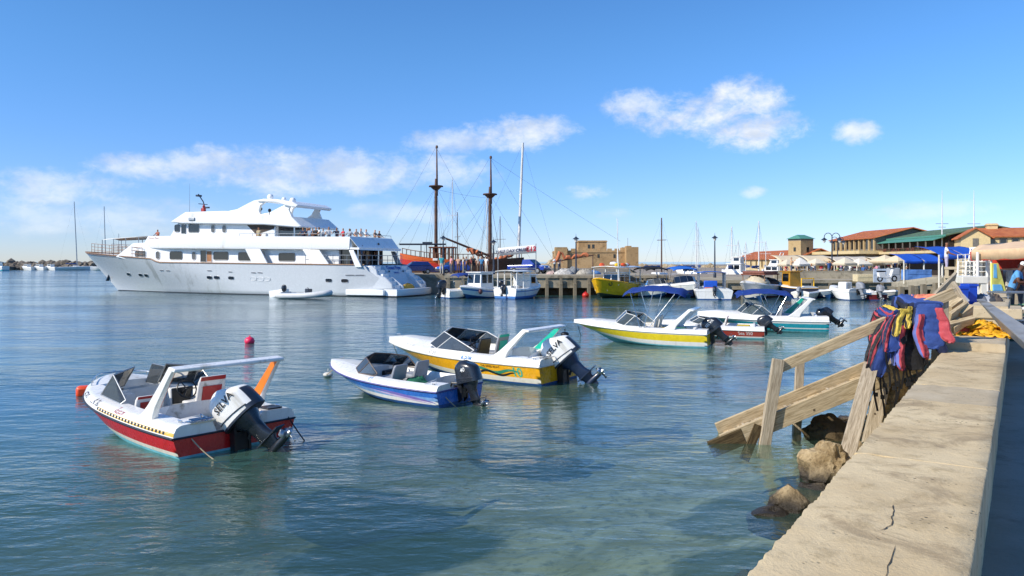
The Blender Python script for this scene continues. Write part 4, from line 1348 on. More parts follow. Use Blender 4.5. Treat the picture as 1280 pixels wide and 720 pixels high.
# ------------------------------------------------------------------ life vests over the hand rail
v_blue = mat('blue_vest_nylon', '2B4482', .75, var=.2, scale=7, bump=.012, bscale=16)
v_navy = mat('navy_vest_nylon', '17203F', .75, var=.2, scale=7, bump=.012, bscale=16)
v_red = mat('faded_red_vest_nylon', 'B4454C', .75, var=.14, scale=7, bump=.012, bscale=16)
v_coral = mat('coral_vest_nylon', 'EE8B6A', .75, var=.1, scale=7, bump=.012, bscale=16)
v_yel = mat('yellow_vest_nylon', 'D9BC4E', .75, var=.14, scale=7, bump=.012, bscale=16)
v_blk = mat('black_vest_nylon', '1C1D20', .75, var=.25, scale=7, bump=.012, bscale=16)
strap_m = mat('black_webbing', '141518', .8, var=.2)


def vest_panel(parent, top, bot, w0, w1, th, face, edge, yaw=0.0, curl=.05, name='vest_panel', seed=0.0):
    """quilted foam panel hanging from top to bot with folds and stitched seams; rim in the edge colour"""
    top = Vector(top); bot = Vector(bot); d = bot - top; ln = d.length
    across = Vector((math.cos(yaw), math.sin(yaw), 0)); out = d.cross(across).normalized()
    b = MB(); rows = []; N = 28; n = 22
    for i in range(n + 1):
        t = i / n
        c = top + d * t + out * (-curl * math.sin(math.pi * t)) + across * (.06 * mnoise.noise((t * 2.2, seed, 0)))
        w_ = lerp(w0, w1, min(1, t * 1.5)) * (1 + .10 * mnoise.noise((t * 3.1, seed, 4)))
        if t > .86: w_ *= math.sqrt(max(.12, 1 - ((t - .86) / .14) ** 2 * .75))
        seam = max(0, math.cos(t * ln * 6.283 / .21)) ** 10
        tk = th * (.8 + .3 * math.sin(math.pi * min(1, t * 1.1))) * (1 if t < .93 else .6) * (1 - .22 * seam)
        r_ = []
        for k in range(N):
            a = 6.28318 * k / N; ca, sa = math.cos(a), math.sin(a); u = math.copysign(abs(ca) ** .5, ca); v = math.copysign(abs(sa) ** .6, sa)
            fold =   .020 * mnoise.noise((u * 2.6 + seed, t * 2.0, seed)) + .014 * mnoise.noise((u * 6 + seed, t * 7, seed + 3))
            r_.append(c + across * (w_ / 2 * u) + out * (tk / 2 * v + fold) + Vector((0, 0, .02 * mnoise.noise((u * 3, seed, 9)) * t * 2)))
        rows.append(r_)
    mis = [1 if k in (0, 1, N - 1, N - 2, N // 2 - 2, N // 2 - 1, N // 2, N // 2 + 1) else 0 for k in range(N)]
    b.loft(rows, True, True, True, mis=mis)
    return b.build(name, [face, edge], parent, smooth=70)


def strap(parent, p, ln, sway=.03):
    p = Vector(p); b = MB(); n = 7
    rows = []
    for i in range(n + 1):
        t = i / n; c = p + Vector((sway * math.sin(t * 4 + p.x * 9), -.01 * t, -ln * t))
        rows.append([c + Vector((-.016, 0, 0)), c + Vector((.016, .004, 0)), c + Vector((.016, .010, 0)), c + Vector((-.016, .006, 0))])
    b.loft(rows, True, True, True)
    b.obox(p + Vector((0, 0, -ln * .55)), (.05, .025, .06))
    return b.build('strap', strap_m, parent, smooth=0)


def rail_at(px):
    t = (px - 968) / (1192 - 968); return ra.lerp(rb, t)


VY = YF - .10
v_lilac = mat('lilac_vest_nylon', '5D6AA8', .75, var=.15, scale=7, bump=.012, bscale=16)
v_fade = mat('faded_blue_vest_nylon', '3A5596', .8, var=.22, scale=5, bump=.014, bscale=14)


def life_vest(label, panels, straps):
    """panels: (px, py) top, (px, py) bottom, top and bottom width in cm, thickness cm, metres in front of the rail, face, rim, yaw in degrees"""
    p_ = at(*panels[0][0], VY - panels[0][5])
    o = thing('life_vest', label, 'life vest', p_)
    for i, (a_, c_, w0, w1, th, dy, fm, em, yw) in enumerate(panels):
        A_, C_ = at(*a_, VY - dy) - p_, at(*c_, VY - dy - .10) - p_
        vest_panel(o, A_ + Vector((0, .02, .01)), C_, w0 / 100, w1 / 100, th / 100, fm, em, R(yw), .05, 'vest_panel', a_[0] * .37 + i * 3.1)
        if i == 0:                                                        # over the rail and down its far side
            tz = rail_at(a_[0]).z + .10 - p_.z
            vest_panel(o, A_ + Vector((0, -.02, .0)), Vector((A_.x + .03, A_.y + dy + .42, max(tz, A_.z - .02))), w0 / 100, w0 / 100 * .9, th / 100, fm, em, 0, -.06, 'shoulder', a_[0] * .2)
            vest_panel(o, Vector((A_.x + .03, A_.y + dy + .40, max(tz, A_.z - .02))), Vector((A_.x + .02, A_.y + dy + .46, A_.z - .55)), w0 / 100, w1 / 100, th / 100, fm, em, 0, .03, 'back_panel', a_[0] * .7)
    for (px, py, ln) in straps: strap(o, at(px, py, VY - .22) - p_, ln)
    return o


life_vest('dull red life vest with black rim, outermost on the rail towards the water', [((1112, 398), (1087, 462), 12, 20, 8, .06, v_red, v_blk, 50), ((1108, 402), (1084, 455), 10, 14, 7, .0, v_blk, v_blk, 30)], [(1083, 455, .45), (1089, 462, .25)])
life_vest('long dark blue life vest leaning outwards, second on the rail from the water', [((1120, 396), (1098, 470), 18, 27, 9, .12, v_blue, v_navy, 15)], [(1095, 468, .55), (1103, 468, .62), (1106, 468, .3)])
life_vest('blue life vest with narrow red facing hanging over the long dark blue one', [((1126, 390), (1113, 440), 20, 26, 9, .18, v_blue, v_red, 5), ((1117, 396), (1106, 438), 9, 13, 7, .22, v_red, v_navy, 40)], [(1116, 440, .4), (1110, 438, .55)])
life_vest('yellow and black life vest bunched between blue and black vests on the rail', [((1130, 388), (1121, 420), 14, 13, 8, .22, v_yel, v_blk, 25), ((1139, 384), (1134, 410), 12, 10, 8, .20, v_yel, v_blk, 20), ((1136, 384), (1128, 430), 10, 14, 8, .16, v_blk, v_blk, 10)], [(1128, 428, .7)])
life_vest('faded red and lilac life vest hanging edge-on beside the black one', [((1126, 412), (1117, 456), 10, 12, 8, .20, v_lilac, v_navy, 45), ((1128, 408), (1127, 462), 11, 14, 9, .24, v_red, v_lilac, 30)], [(1118, 455, .65), (1122, 458, .5)])
life_vest('big plain black life vest sagging low from the rail', [((1146, 382), (1143, 462), 26, 38, 11, .10, v_blk, v_blk, 0)], [(1139, 458, .45), (1146, 460, .35), (1135, 455, .55)])
life_vest('large faded blue life vest spread open with red arm panels, top of the rail', [((1160, 381), (1164, 436), 44, 42, 14, .24, v_fade, v_navy, 0), ((1150, 394), (1157, 448), 11, 16, 9, .32, v_red, v_lilac, 25), ((1176, 386), (1187, 428), 13, 18, 11, .30, v_red, v_coral, -30), ((1172, 394), (1178, 442), 12, 16, 8, .26, v_navy, v_navy, -10)], [(1158, 446, .5), (1178, 438, .28), (1152, 440, .6)])
o = life_vest('folded coral-orange life vest lying on the rail behind the blue one', [((1150, 371), (1152, 382), 22, 22, 13, -.25, v_coral, v_coral, 0), ((1163, 370), (1164, 382), 20, 20, 13, -.25, v_coral, v_coral, 0)], [])

# ------------------------------------------------------------------ things on the wall and the quay just behind
def heap_ribbons(parent, c, r, m, n, seed, name):
    rd = random.Random(seed); b = MB()
    for i in range(n):
        a = rd.random() * 6.28; k = math.sqrt(rd.random()); p_ = Vector((c[0] + r[0] * k * math.cos(a), c[1] + r[1] * k * math.sin(a), c[2] + r[2] * (1 - k * k) * (.6 + .5 * rd.random())))
        d = rd.random() * 6.28; pts = []
        rows = []
        wd = .03 + .05 * rd.random()
        for j in range(7):
            d += rd.uniform(-.7, .7)
            p_ = p_ + Vector((math.cos(d) * .06, math.sin(d) * .06, 0))
            e = ((p_.x - c[0]) / r[0]) ** 2 + ((p_.y - c[1]) / r[1]) ** 2
            z = c[2] + max(.015, r[2] * max(0, 1 - e)) + .02 * math.sin(j * 1.7 + i)
            p2 = Vector((p_.x, p_.y, z)); s_ = Vector((-math.sin(d), math.cos(d), rd.uniform(-.5, .5))) * wd
            rows.append([p2 - s_, p2 + Vector((0, 0, .025)), p2 + s_])
        b.loft(rows)
    o = b.build(name, m, parent, smooth=70)
    so = o.modifiers.new('thick', 'SOLIDIFY'); so.thickness = .012
    return o


yl = mat('yellow_oilskin', 'E0A51A', .55, var=.2, scale=12, bump=.01, bscale=30)
orr = mat('orange_oilskin', 'D0491C', .6, var=.15, scale=12, bump=.01, bscale=30)
hp = wp(11.9, .42, WALL_Z + .12)
hpt = thing('yellow_gear_heap', 'crumpled yellow and orange oilskins heaped on the wall beside the vests', 'heap', hp, R(10))
o = cloth_heap(hpt, (0, 0, -.02), (.33, .36, .20), yl, 4, 'cloth')
o = heap_ribbons(hpt, (0, 0, 0), (.34, .38, .22), yl, 60, 5, 'fold'); o['kind'] = 'stuff'
o = cloth_heap(hpt, (-.26, .12, -.02), (.18, .22, .20), orr, 9, 'cloth')
o = cloth_heap(hpt, (.36, -.10, -.02), (.26, .14, .09), orr, 12, 'cloth')

# grey folded sheet leaning from the raised block to the quay
grey_sheet = mat('dull_grey_sheet', '8B8F92', .55, .1, var=.15, scale=3, dirt='6A675F', dirt_amt=.3)
t_ = thing('grey_board', 'long grey folded board leaning off the raised wall block down to the quay', 'board', (0, 0, 0))
A_, B2 = at(1221, 374, 13.6), at(1292, 438, 11.2)
cx = Vector((.28, -.10, .02)); dn = Vector((.06, -.16, -.26))
b = MB(); b.prism([A_, A_ + cx * .35, B2 + cx * 1.2, B2], (0, 0, -.02)); b.build('upper_face', grey_sheet, t_, smooth=0)
b = MB(); b.prism([A_, B2, B2 + dn, A_.lerp(B2, .30) + dn * .9], (.015, .01, 0)); b.build('lower_face', grey_sheet, t_, smooth=0)

# loose planks and offcuts where the gangway meets the wall
PL = [((1160, 384), (1192, 352), 13.6, 14.2, .42, .05, 'wide grey plank tilted behind the rail end, topmost of the stacked timber'),
      ((1188, 356), (1210, 392), 13.3, 13.0, .26, .06, 'plank slanting down from the timber stack to the wall block'),
      ((1152, 396), (1186, 372), 12.9, 13.2, .36, .05, 'wide plank leaning below the topmost one in the timber stack'),
      ((1186, 398), (1206, 384), 12.6, 12.9, .22, .06, 'short tan plank lying low in the timber stack by the wall'),
      ((1168, 412), (1216, 400), 12.5, 12.7, .14, .08, 'flat beam lying on the wall step under the timber stack')]
for (a, c, y0, y1, wd, th, lab) in PL:
    t_ = thing('loose_plank', lab, 'plank', at(*a, y0))
    p0 = at(*a, y0); p1 = at(*c, y1) - p0
    plank('board', (0, 0, 0), p1, wd, th, wood_tan if 'tan' in lab or 'beam' in lab else wood_grey, t_, up=(-.15, -.55, .8))
for i, (px, py, Y, sz, lab) in enumerate([(1190, 384, 12.9, .24, 'small square timber offcut propped against the timber stack'), (1204, 392, 12.8, .2, 'pale timber block standing by the raised wall block'), (1196, 408, 12.6, .15, 'low tan timber block at the foot of the stack')]):
    b = MB(); b.obox((0, 0, 0), (sz, sz * .8, sz * 1.05), Matrix.Rotation(R(25 + 30 * i), 3, 'Y') @ Matrix.Rotation(R(20), 3, 'Z'))
    o = plank('timber_block', at(px - 7, py + 4, Y), at(px + 7, py - 6, Y + .1), sz, sz * .8, wood_tan, None, up=(0, -.4, 1)); tag(o, lab, 'block')

# ------------------------------------------------------------------ passenger yacht
YH = Vector((-.931, .365, 0)).normalized()
YP = Vector((-YH.y, YH.x, 0))                       # to port, towards the camera
YC = Vector((-9.3, 59.0, 0)) - YP * 3.4
YROT = math.atan2(YH.y, YH.x)
yacht = thing('yacht', 'large white three-deck passenger yacht with raked bow and sightseers on top', 'yacht', YC, YROT)


def yl(px, py, y):
    """local (x, z) of the yacht at a photo pixel on the lengthwise plane y"""
    k = (px - 640) / F
    x = (k * (YC.y + YP.y * y) - YC.x - YP.x * y) / (YH.x - k * YH.y)
    Y = YC.y + YH.y * x + YP.y * y
    return x, CAM_H - (py - 327) / F * Y


y_hull = mat('pearl_grey_hull_paint', 'C8CDD0', .25, var=.03, coat=.4, dirt='A9ADAC', dirt_amt=.12, dscale=.5, streak=True)
y_white = mat('bright_white_paint', 'EFF0EE', .3, var=.02, coat=.3, dirt='D4D2C8', dirt_amt=.08, dscale=.8, streak=True)
y_teak = mat('teak_cap', '8A6A50', .6, var=.2)
y_shade = mat('saloon_shade_paint', '4A3F36', .7, var=.2)
TIPX, TIPZ = yl(107, 321, 0)
WLB = yl(148, 363, 0)[0]


def y_sheer(x):
    z = 2.48 + .22 * x / 24
    return z + (max(0, min(1, (x - 24.1) / .8)) * .32) + max(0, (x - 25)) / 7 * .35


def y_hb(x, f):
    """half beam; f 0 waterline .. 1 sheer"""
    end = lerp(WLB, TIPX, f); st = lerp(13.4, 19.7, f)
    full = lerp(3.15, 3.4, f) - .6 * max(0, (5 - x) / 5)
    if x <= st: return full
    t = min(1, (x - st) / (end - st)); return full * max(0, 1 - t ** lerp(1.7, 2.4, f)) ** lerp(1.0, .8, f)


STERN = [(2.7, 1.0), (2.4, .82), (1.75, .66), (1.05, .52), (.55, .34), (.35, .15), (.3, 0)]   # x of the raked stern at level f
def y_x0(f):
    for (xa, fa), (xb_, fb) in zip(STERN, STERN[1:]):
        if fb <= f <= fa: return lerp(xb_, xa, (f - fb) / (fa - fb))
    return .3


fs = [-.25, -.02, .06, .15, .25, .35, .45, .55, .66, .74, .82, .91, 1.0]
b = MB()
for sgn in (1, -1):
    rows = []
    for i in range(61):
        q = i / 60; row = []
        for f in fs:
            ff = max(0, f); x0 = y_x0(ff); xe = lerp(WLB, TIPX, ff); x = lerp(x0, xe, q)
            z = f * y_sheer(x) if f >= 0 else f * 2.5
            row.append((x, sgn * y_hb(x, ff ** 1.2) * (.95 if f < 0 else 1), z))
        rows.append(row)
    b.loft(rows, mi=0)
rw = []
for f in fs:
    ff = max(0, f); x = y_x0(ff); w_ = y_hb(x, ff ** 1.2)
    rw.append([(x + .25 * (1 - a * a), w_ * a, (f * y_sheer(x) if f >= 0 else f * 2.5)) for a in (-1, -.6, -.2, .2, .6, 1)])
b.loft(rw, mi=0)
hull = b.build('hull', y_hull, yacht, smooth=35)
# boot line
b = MB()
for sgn in (1, -1):
    b.loft([[(lerp(.3, WLB + .05, i / 60), sgn * (y_hb(lerp(.3, WLB, i / 60), 0) + .012), z) for z in (-.05, .07)] for i in range(61)])
b.build('boot_line', black_pl, hull)
# decks and cap rail
b = MB(); b.loft([[(x, a * y_hb(x, 1) * .985, y_sheer(x) - .12) for a in (-1, 0, 1)] for x in [lerp(2.9, TIPX - .3, i / 40) for i in range(41)]]); b.build('main_deck', y_teak, yacht, smooth=0)
b = MB()
for sgn in (1, -1): b.tube([(x, sgn * y_hb(x, 1), y_sheer(x) + .03) for x in [lerp(2.7, TIPX, i / 60) for i in range(61)]], .06, 6)
b.build('cap_rail', y_teak, hull)
# port lights
pw = mat('port_light_glass', '101418', .1, spec=.9)


def hull_y(x, z): return y_hb(x, max(0, min(1, z / y_sheer(x))) ** 1.2)


def port_light(px, py, w_=.62, h_=.30, m=None, ring=False):
    y = 3.2
    for _ in range(6):
        x, z = yl(px, py, y); y = hull_y(x, z)
    b = MB(); n = 16
    for (k, e, mi) in ((1.0, .02, 0),):
        ringp = []
        for j in range(n):
            a = 6.28318 * j / n; ca, sa = math.cos(a), math.sin(a)
            xx = x + w_ / 2 * math.copysign(abs(ca) ** .55, ca); zz = z + h_ / 2 * math.copysign(abs(sa) ** .55, sa)
            ringp.append((xx, hull_y(xx, zz) + .015, zz))
        b.add(ringp + [(v[0], v[1] - .06, v[2]) for v in ringp], [tuple(range(n))] + [(j, (j + 1) % n, (j + 1) % n + n, j + n) for j in range(n)])
    o = b.build('port_light', m or pw, hull, smooth=0)
    rb = MB(); rb.tube([Vector(v) + Vector((0, .008, 0)) for v in ringp] + [Vector(ringp[0]) + Vector((0, .008, 0))], .016 if ring else .012, 5)
    rb.build('port_rim', y_white if ring else y_hull, o)


for px, py in ((161, 343), (176, 344), (183, 344.5), (262, 347), (271, 347), (289, 347.5), (411, 350.5), (431, 351)): port_light(px, py)
for px, py in ((317, 348.5), (326, 348.7), (334, 348.8)): port_light(px, py, .62, .28, y_hull, True)
for px, py, wd in ((202, 338, .5), (210, 338.5, .5), (262, 338.5, .5), (288, 340, .4), (317, 341, .5), (325, 341, .5), (438, 344, .9), (450, 344, .9)): port_light(px, py, wd, .09, dark_metal)
# anchor recess at the bow
z = 1.35; x = lerp(WLB, TIPX, z / 3.2) - .75
b = MB(); b.obox((x, hull_y(x, z) - .02, z), (.16, .3, 1.0), Matrix.Rotation(R(-32), 3, 'Y')); b.build('anchor_pocket', dark_metal, hull, bevel=.05)


def yprism(poly, y0, y1, name, m, parent=None, bevel=.06, ref=None):
    """side outline in photo pixels on plane y1, extruded inboard to y0"""
    ref = y1 if ref is None else ref
    pts = [yl(px, py, ref) for px, py in poly]
    b = MB(); b.prism([(x, y1, z) for x, z in pts], (0, y0 - y1, 0))
    return b.build(name, m, parent or yacht, smooth=30, bevel=bevel)


HW = 2.75
house = yprism([(144, 321), (166, 304), (186, 303), (424, 312), (424, 335), (190, 333)], -HW, HW, 'main_deckhouse', y_white)
def ywin(parent, px0, px1, py0, py1, y, m=dark_glass, rnd=.12, name='window', lean=0):
    (x0, z1), (x1, z0) = yl(px0, py0, y), yl(px1, py1, y)
    n = 5; pts = []
    r = min(rnd, abs(x0 - x1) * .45, abs(z1 - z0) * .45)
    for cx_, cz_, a0 in ((max(x0, x1) - r, z1 - r, 0), (min(x0, x1) + r, z1 - r, 90), (min(x0, x1) + r, z0 + r, 180), (max(x0, x1) - r, z0 + r, 270)):
        for k in range(n): a = R(a0 + 90 * k / (n - 1)); pts.append((cx_ + r * math.cos(a), y + .012, cz_ + r * math.sin(a)))
    b = MB(); b.prism(pts, (0, -.05, 0)); o = b.build(name, m, parent, smooth=0)
    rb = MB(); rb.tube([Vector(q) + Vector((0, .01, 0)) for q in pts + pts[:1]], .025, 5); rb.build('window_frame', y_white if m is not dark_glass else alu, o)
    return o


smoke = mat('smoked_window', '5C5A57', .15, var=.2, spec=.8)
for a in ((169, 182.5, 313.5, 321.5, smoke), (212.5, 228, 314.5, 324.5, dark_glass), (267, 285.5, 315, 325, dark_glass), (298, 316, 315.5, 326, dark_glass), (348.5, 369, 316.5, 326.5, dark_glass)): ywin(house, a[0], a[1], a[2], a[3], HW, a[4], .16)
for a in ((195, 200, 314, 324), (240, 245, 314.5, 325)): ywin(house, *a, HW, smoke, .3)
for a, m, nm in (((251, 258, 313.5, 327.5), dark_glass, 'doorway'), ((258.5, 265, 314, 327.5), mat('tan_door', 'A06E44', .5), 'door')): ywin(house, *a, HW, m, .05, nm)
# dark glass box standing in for the shade inside the open aft saloon
b = MB(); x0, _ = yl(424, 320, HW); b.box(x0 - .9, x0 - .02, -2.5, 2.5, 2.42, 3.75); b.build('saloon_dark_infill', dark_glass, yacht, smooth=0)
# side wings: slanted fashion plates
for poly in ([(306, 311), (325, 311), (335, 331), (316, 331)], [(378, 312), (399, 312.5), (413, 333), (391, 332.5)], [(436, 313), (442, 313), (452, 334), (444, 334)]):
    for sgn in (1, -1):
        pts = [yl(px, py, 3.3) for px, py in poly]
        b = MB(); b.prism([(x, sgn * 3.3, z) for x, z in pts], (0, -sgn * .12, 0)); b.build('fashion_plate', y_white, yacht, smooth=0, bevel=.03)
# upper deck
UX0 = yl(437, 306, 3.3)[0]; UX1 = yl(170, 300, 3.3)[0]
def up_z(x): return 3.72 + .012 * x, 4.72 + .016 * x
b = MB()
rows = []
for i in range(31):
    x = lerp(UX0 - .9, UX1, i / 30); zb, _ = up_z(x); hw = 3.32 if x < 19.7 else 3.32 - .8 * ((x - 19.7) / (UX1 - 19.7)) ** 2
    rows.append([(x, -hw, zb), (x, hw, zb), (x, hw, zb + .16), (x, -hw, zb + .16)])
b.loft(rows, True, True, True); updeck = b.build('upper_deck', y_white, yacht, smooth=30)
b = MB()
for sgn in (1, -1):
    rows = []
    for i in range(41):
        x = lerp(UX0, UX1, i / 40); zb, zt = up_z(x); hw = 3.36 if x < 19.7 else 3.36 - .8 * ((x - 19.7) / (UX1 - 19.7)) ** 2
        fr_ = max(0, (x - UX1 + .9) / .9)
        rows.append([(x, sgn * (hw - .05), zb + .0), (x, sgn * hw, zb + .12), (x - .55 * fr_, sgn * (hw - .10), lerp(zt, zt, fr_)), (x - .55 * fr_, sgn * (hw - .22), zt), (x - .2, sgn * (hw - .16), zb + .1)])
    b.loft(rows, True, True, True)
for (x, sg, sl) in ((UX1, 1, -.55), (UX0, -1, -1.0)):                   # front and raked aft screens
    zb, zt = up_z(x); hw = 2.56 if sg > 0 else 3.36
    b.prism([(x, -hw, zb + .02), (x, hw, zb + .02), (x + (sl if sg > 0 else 0), hw - .10, zt - .01), (x + (sl if sg > 0 else 0), -hw + .10, zt - .01)], (-.12 if sg > 0 else .12, 0, 0))
b.build('bulwark', y_white, updeck, smooth=30)
# raked aft skirt of the upper deck
zb, zt = up_z(UX0)
b = MB(); b.prism([(UX0 - .0, -3.34, zt + .0), (UX0, 3.34, zt + .0), (UX0 - .95, 3.2, zb - .06), (UX0 - .95, -3.2, zb - .06)], (.10, 0, .05)); b.build('aft_skirt', y_white, updeck, smooth=0, bevel=.03)
b = MB(); b.lathe([(.10, 0), (.10, .05)], (0, 0, 0)); o = b.build('deck_light', black_pl, updeck); o.location = (UX0 - .52, -.2, zb + .5); o.rotation_euler = (0, R(-60), 0)
# wheelhouse
WHW = 2.25
wh = yprism([(212, 296), (222, 279), (345, 281), (345, 299)], -WHW, WHW, 'wheelhouse', y_white)
for a in ((218.5, 225, 281, 290), (236, 249, 280.5, 290.5)): ywin(wh, *a, WHW, dark_glass, .15)
ywin(wh, 227, 232.5, 281, 292, WHW, dark_glass, .05, 'doorway')
for a in ((264, 269, 281, 291), (278, 283, 281.5, 291)): ywin(wh, *a, WHW, smoke, .3)
b = MB()                                                       # front screens
x, z = yl(219, 284, WHW)
for y in (-1.5, -.5, .5, 1.5): pb = MB(); pb.obox((x + .32, y, z - .02), (.05, .85, .62), Matrix.Rotation(R(-28), 3, 'Y')); pb.build('window', dark_glass, wh, smooth=0)
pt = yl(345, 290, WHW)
b = MB(); b.box(pt[0] - .06, pt[0] - .01, -1.9, 1.9, pt[1] - .7, pt[1] + .48); b.build('saloon_dark_infill', dark_glass, wh, smooth=0)  # dark panel painted as the shade of the open aft end
# dark side panels painted as the shade of the wheelhouse's open aft part
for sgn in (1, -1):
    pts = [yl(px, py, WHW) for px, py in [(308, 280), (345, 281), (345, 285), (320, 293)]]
    b = MB(); b.prism([(x, sgn * (WHW + .03), z) for x, z in pts], (0, -sgn * .02, 0)); b.build('painted_shade', y_shade, wh, smooth=0)
# hard top
RHW = 2.75
poly = [(212, 277.5), (231, 265), (281, 263.5), (330, 268), (363, 270.5), (377, 283.5), (371, 284.5), (330, 281), (226, 279.5)]
b = MB(); rows = []
pts = [yl(px, py, RHW) for px, py in poly]
roof = yprism(poly, -RHW, RHW, 'hard_top', y_white, bevel=.10)
for px, y in ((344, 2.4), (344, -2.4), (368, 2.5), (368, -2.5)):
    x, z = yl(px, 284, y); b = MB(); b.tube([(x, y, z + .05), (x, y, up_z(x)[0] + .1)], .05, 8); b.build('roof_post', steel, roof)
# radar arch
for sgn in (1, -1):
    pts = [yl(px, py, 2.3) for px, py in [(279, 265), (296, 261.5), (308, 255), (317, 250.5), (330, 248.5), (345, 249), (341, 252.5), (331, 253), (325.5, 257), (323.5, 263), (326, 270)]]
    b = MB(); b.prism([(x, sgn * 2.3, z) for x, z in pts], (0, -sgn * .25, 0)); b.build('arch_fin', y_white, roof, smooth=40, bevel=.05)
    pts = [yl(px, py, 2.2) for px, py in [(357, 254), (364, 254), (361, 262), (365, 272), (342, 271), (351, 265)]]
    b = MB(); b.prism([(x, sgn * 2.2, z) for x, z in pts], (0, -sgn * .2, 0)); b.build('arch_fin', y_white, roof, smooth=40, bevel=.05)
wing = yprism([(322, 252), (330, 248.5), (345, 248.8), (366, 252), (374, 256.5), (371, 259.5), (362, 258), (345, 253)], -2.45, 2.45, 'radar_wing', y_white, roof, .07, 2.3)
for px, py, r in ((338, 246.5, .28), (355, 249.3, .20), (366, 250.8, .27)):
    x, z = yl(px, py, 1.4); b = MB(); b.lathe([(r * .7, -r * 1.0), (r * .8, -r * .5), (r, -.1 * r), (r * .95, r * .3), (r * .7, r * .75), (r * .35, r * .95), (.01, r)], (x, 1.4, z), 14); b.build('radar_dome', y_white, wing)
for px, py in ((326, 261), (337, 263)):
    x, z = yl(px, py, 1.6); b = MB(); b.ell((x, 1.6, z), (.14, .14, .16), 10, 8); b.tube([(x, 1.6, z - .6), (x, 1.6, z)], .03, 6); b.build('searchlight', black_pl, roof)
# signal mast, horn and lantern on the hard top
x, z = yl(258, 266, 0)
b = MB(); b.tube([(x, 0, z - .2), (x + .35, 0, z + 1.0), (x + .95, 0, z + 1.75)], .05, 6); b.tube([(x + .35, -.5, z + .8), (x + .35, .6, z + .8)], .035, 6); b.obox((x + .9, 0, z + 1.6), (.28, .5, .16)); b.obox((x - .4, .3, z + .45), (.4, .16, .14)); b.tube([(x + .2, 0, z + .4), (x - .45, .3, z + .5)], .03, 6); b.build('signal_mast', dark_metal, roof)
b = MB(); b.obox((x + .25, .1, z + .18), (.34, .3, .5)); b.lathe([(.1, 0), (.14, .15), (.05, .35)], (x + .2, .1, z + .4)); b.build('red_lantern', mat('red_lantern_paint', 'A8362E', .5), roof, bevel=.03)
x, z = yl(240, 274, RHW); b = MB(); b.obox((x, RHW + .03, z), (.7, .10, .28)); b.build('search_lamp', alu, roof, bevel=.06)
x, z = yl(237, 265, 1); b = MB(); b.tube([(x, 1, z), (x, 1, z + 2.6)], [.02, .008], 5); b.build('whip_aerial', alu, roof)
# foredeck awning, rails
bx0, bz = yl(122, 300, 1.5); bx1, bz1 = yl(176, 296, 2.4)
b = MB(); rows = []
for i in range(7):
    x = lerp(bx0, bx1, i / 6); hw = lerp(1.0, 2.4, (i / 6) ** .7); z = lerp(bz + .08, bz1 + .1, i / 6)
    rows.append([(x, -hw, z - .06), (x, -hw * .5, z + .05), (x, 0, z + .08), (x, hw * .5, z + .05), (x, hw, z - .06)])
b.loft(rows); aw = b.build('bow_awning', mat('white_canvas', 'E3E2DC', .8, var=.04), yacht); aw.modifiers.new('t', 'SOLIDIFY').thickness = .03
b = MB()
for i, t in enumerate((.02, .35, .65, .95)):
    x = lerp(bx0, bx1, t); hw = lerp(1.0, 2.4, t ** .7)
    for sgn in (1, -1): b.tube([(x, sgn * hw, y_sheer(x)), (x, sgn * hw, lerp(bz, bz1, t) + .02)], .035, 6)
b.build('awning_posts', alu, aw)
b = MB()
for hh in (.35, .65, .95):
    for sgn in (1, -1): b.tube([(x, sgn * y_hb(x, 1) * .93, y_sheer(x) + hh) for x in [lerp(26.3, TIPX - 2.2, i / 12) for i in range(13)]], .022, 5)
for i in range(13):
    x = lerp(26.3, TIPX - 2.2, i / 12)
    for sgn in (1, -1): b.tube([(x, sgn * y_hb(x, 1) * .93, y_sheer(x)), (x, sgn * y_hb(x, 1) * .93, y_sheer(x) + .95)], .02, 5)
b.build('bow_rail', mat('varnished_rail', '9A7256', .5), yacht)
b = MB()
for hh in (.42, .8):
    b.tube([(x, 3.25, y_sheer(x) + hh) for x in [lerp(2.9, 8.2, i / 8) for i in range(9)]], .025, 5); b.tube([(2.9, a * 3.2, y_sheer(3) + hh) for a in (-1, 1)], .025, 5)
for i in range(9):
    x = lerp(2.9, 8.2, i / 8); b.tube([(x, 3.25, y_sheer(x)), (x, 3.25, y_sheer(x) + .8)], .022, 5)
for i in range(9): y = lerp(-3.2, 3.2, i / 8); b.tube([(2.9, y, 2.4), (2.9, y, 3.28)], .022, 5)
b.build('aft_rail', alu, yacht)
for y in (3.1, 0, -3.1): b = MB(); b.tube([(3.3, y, 2.4), (3.3, y, 3.8)], .06, 8); b.build('deck_post', steel, yacht)
# rail on the upper deck
b = MB(); zz = up_z(6)[1] + .22
pl = [(UX0 + .05, a * 3.2, zz) for a in (-1, 1)] + [(lerp(UX0, 15, i / 8), 3.2, lerp(zz, up_z(15)[1] + .22, i / 8)) for i in range(1, 9)]
b.tube(pl, .022, 5)
for q in pl: b.tube([q, (q[0], q[1], q[2] - .3)], .018, 5)
b.build('upper_rail', alu, updeck)
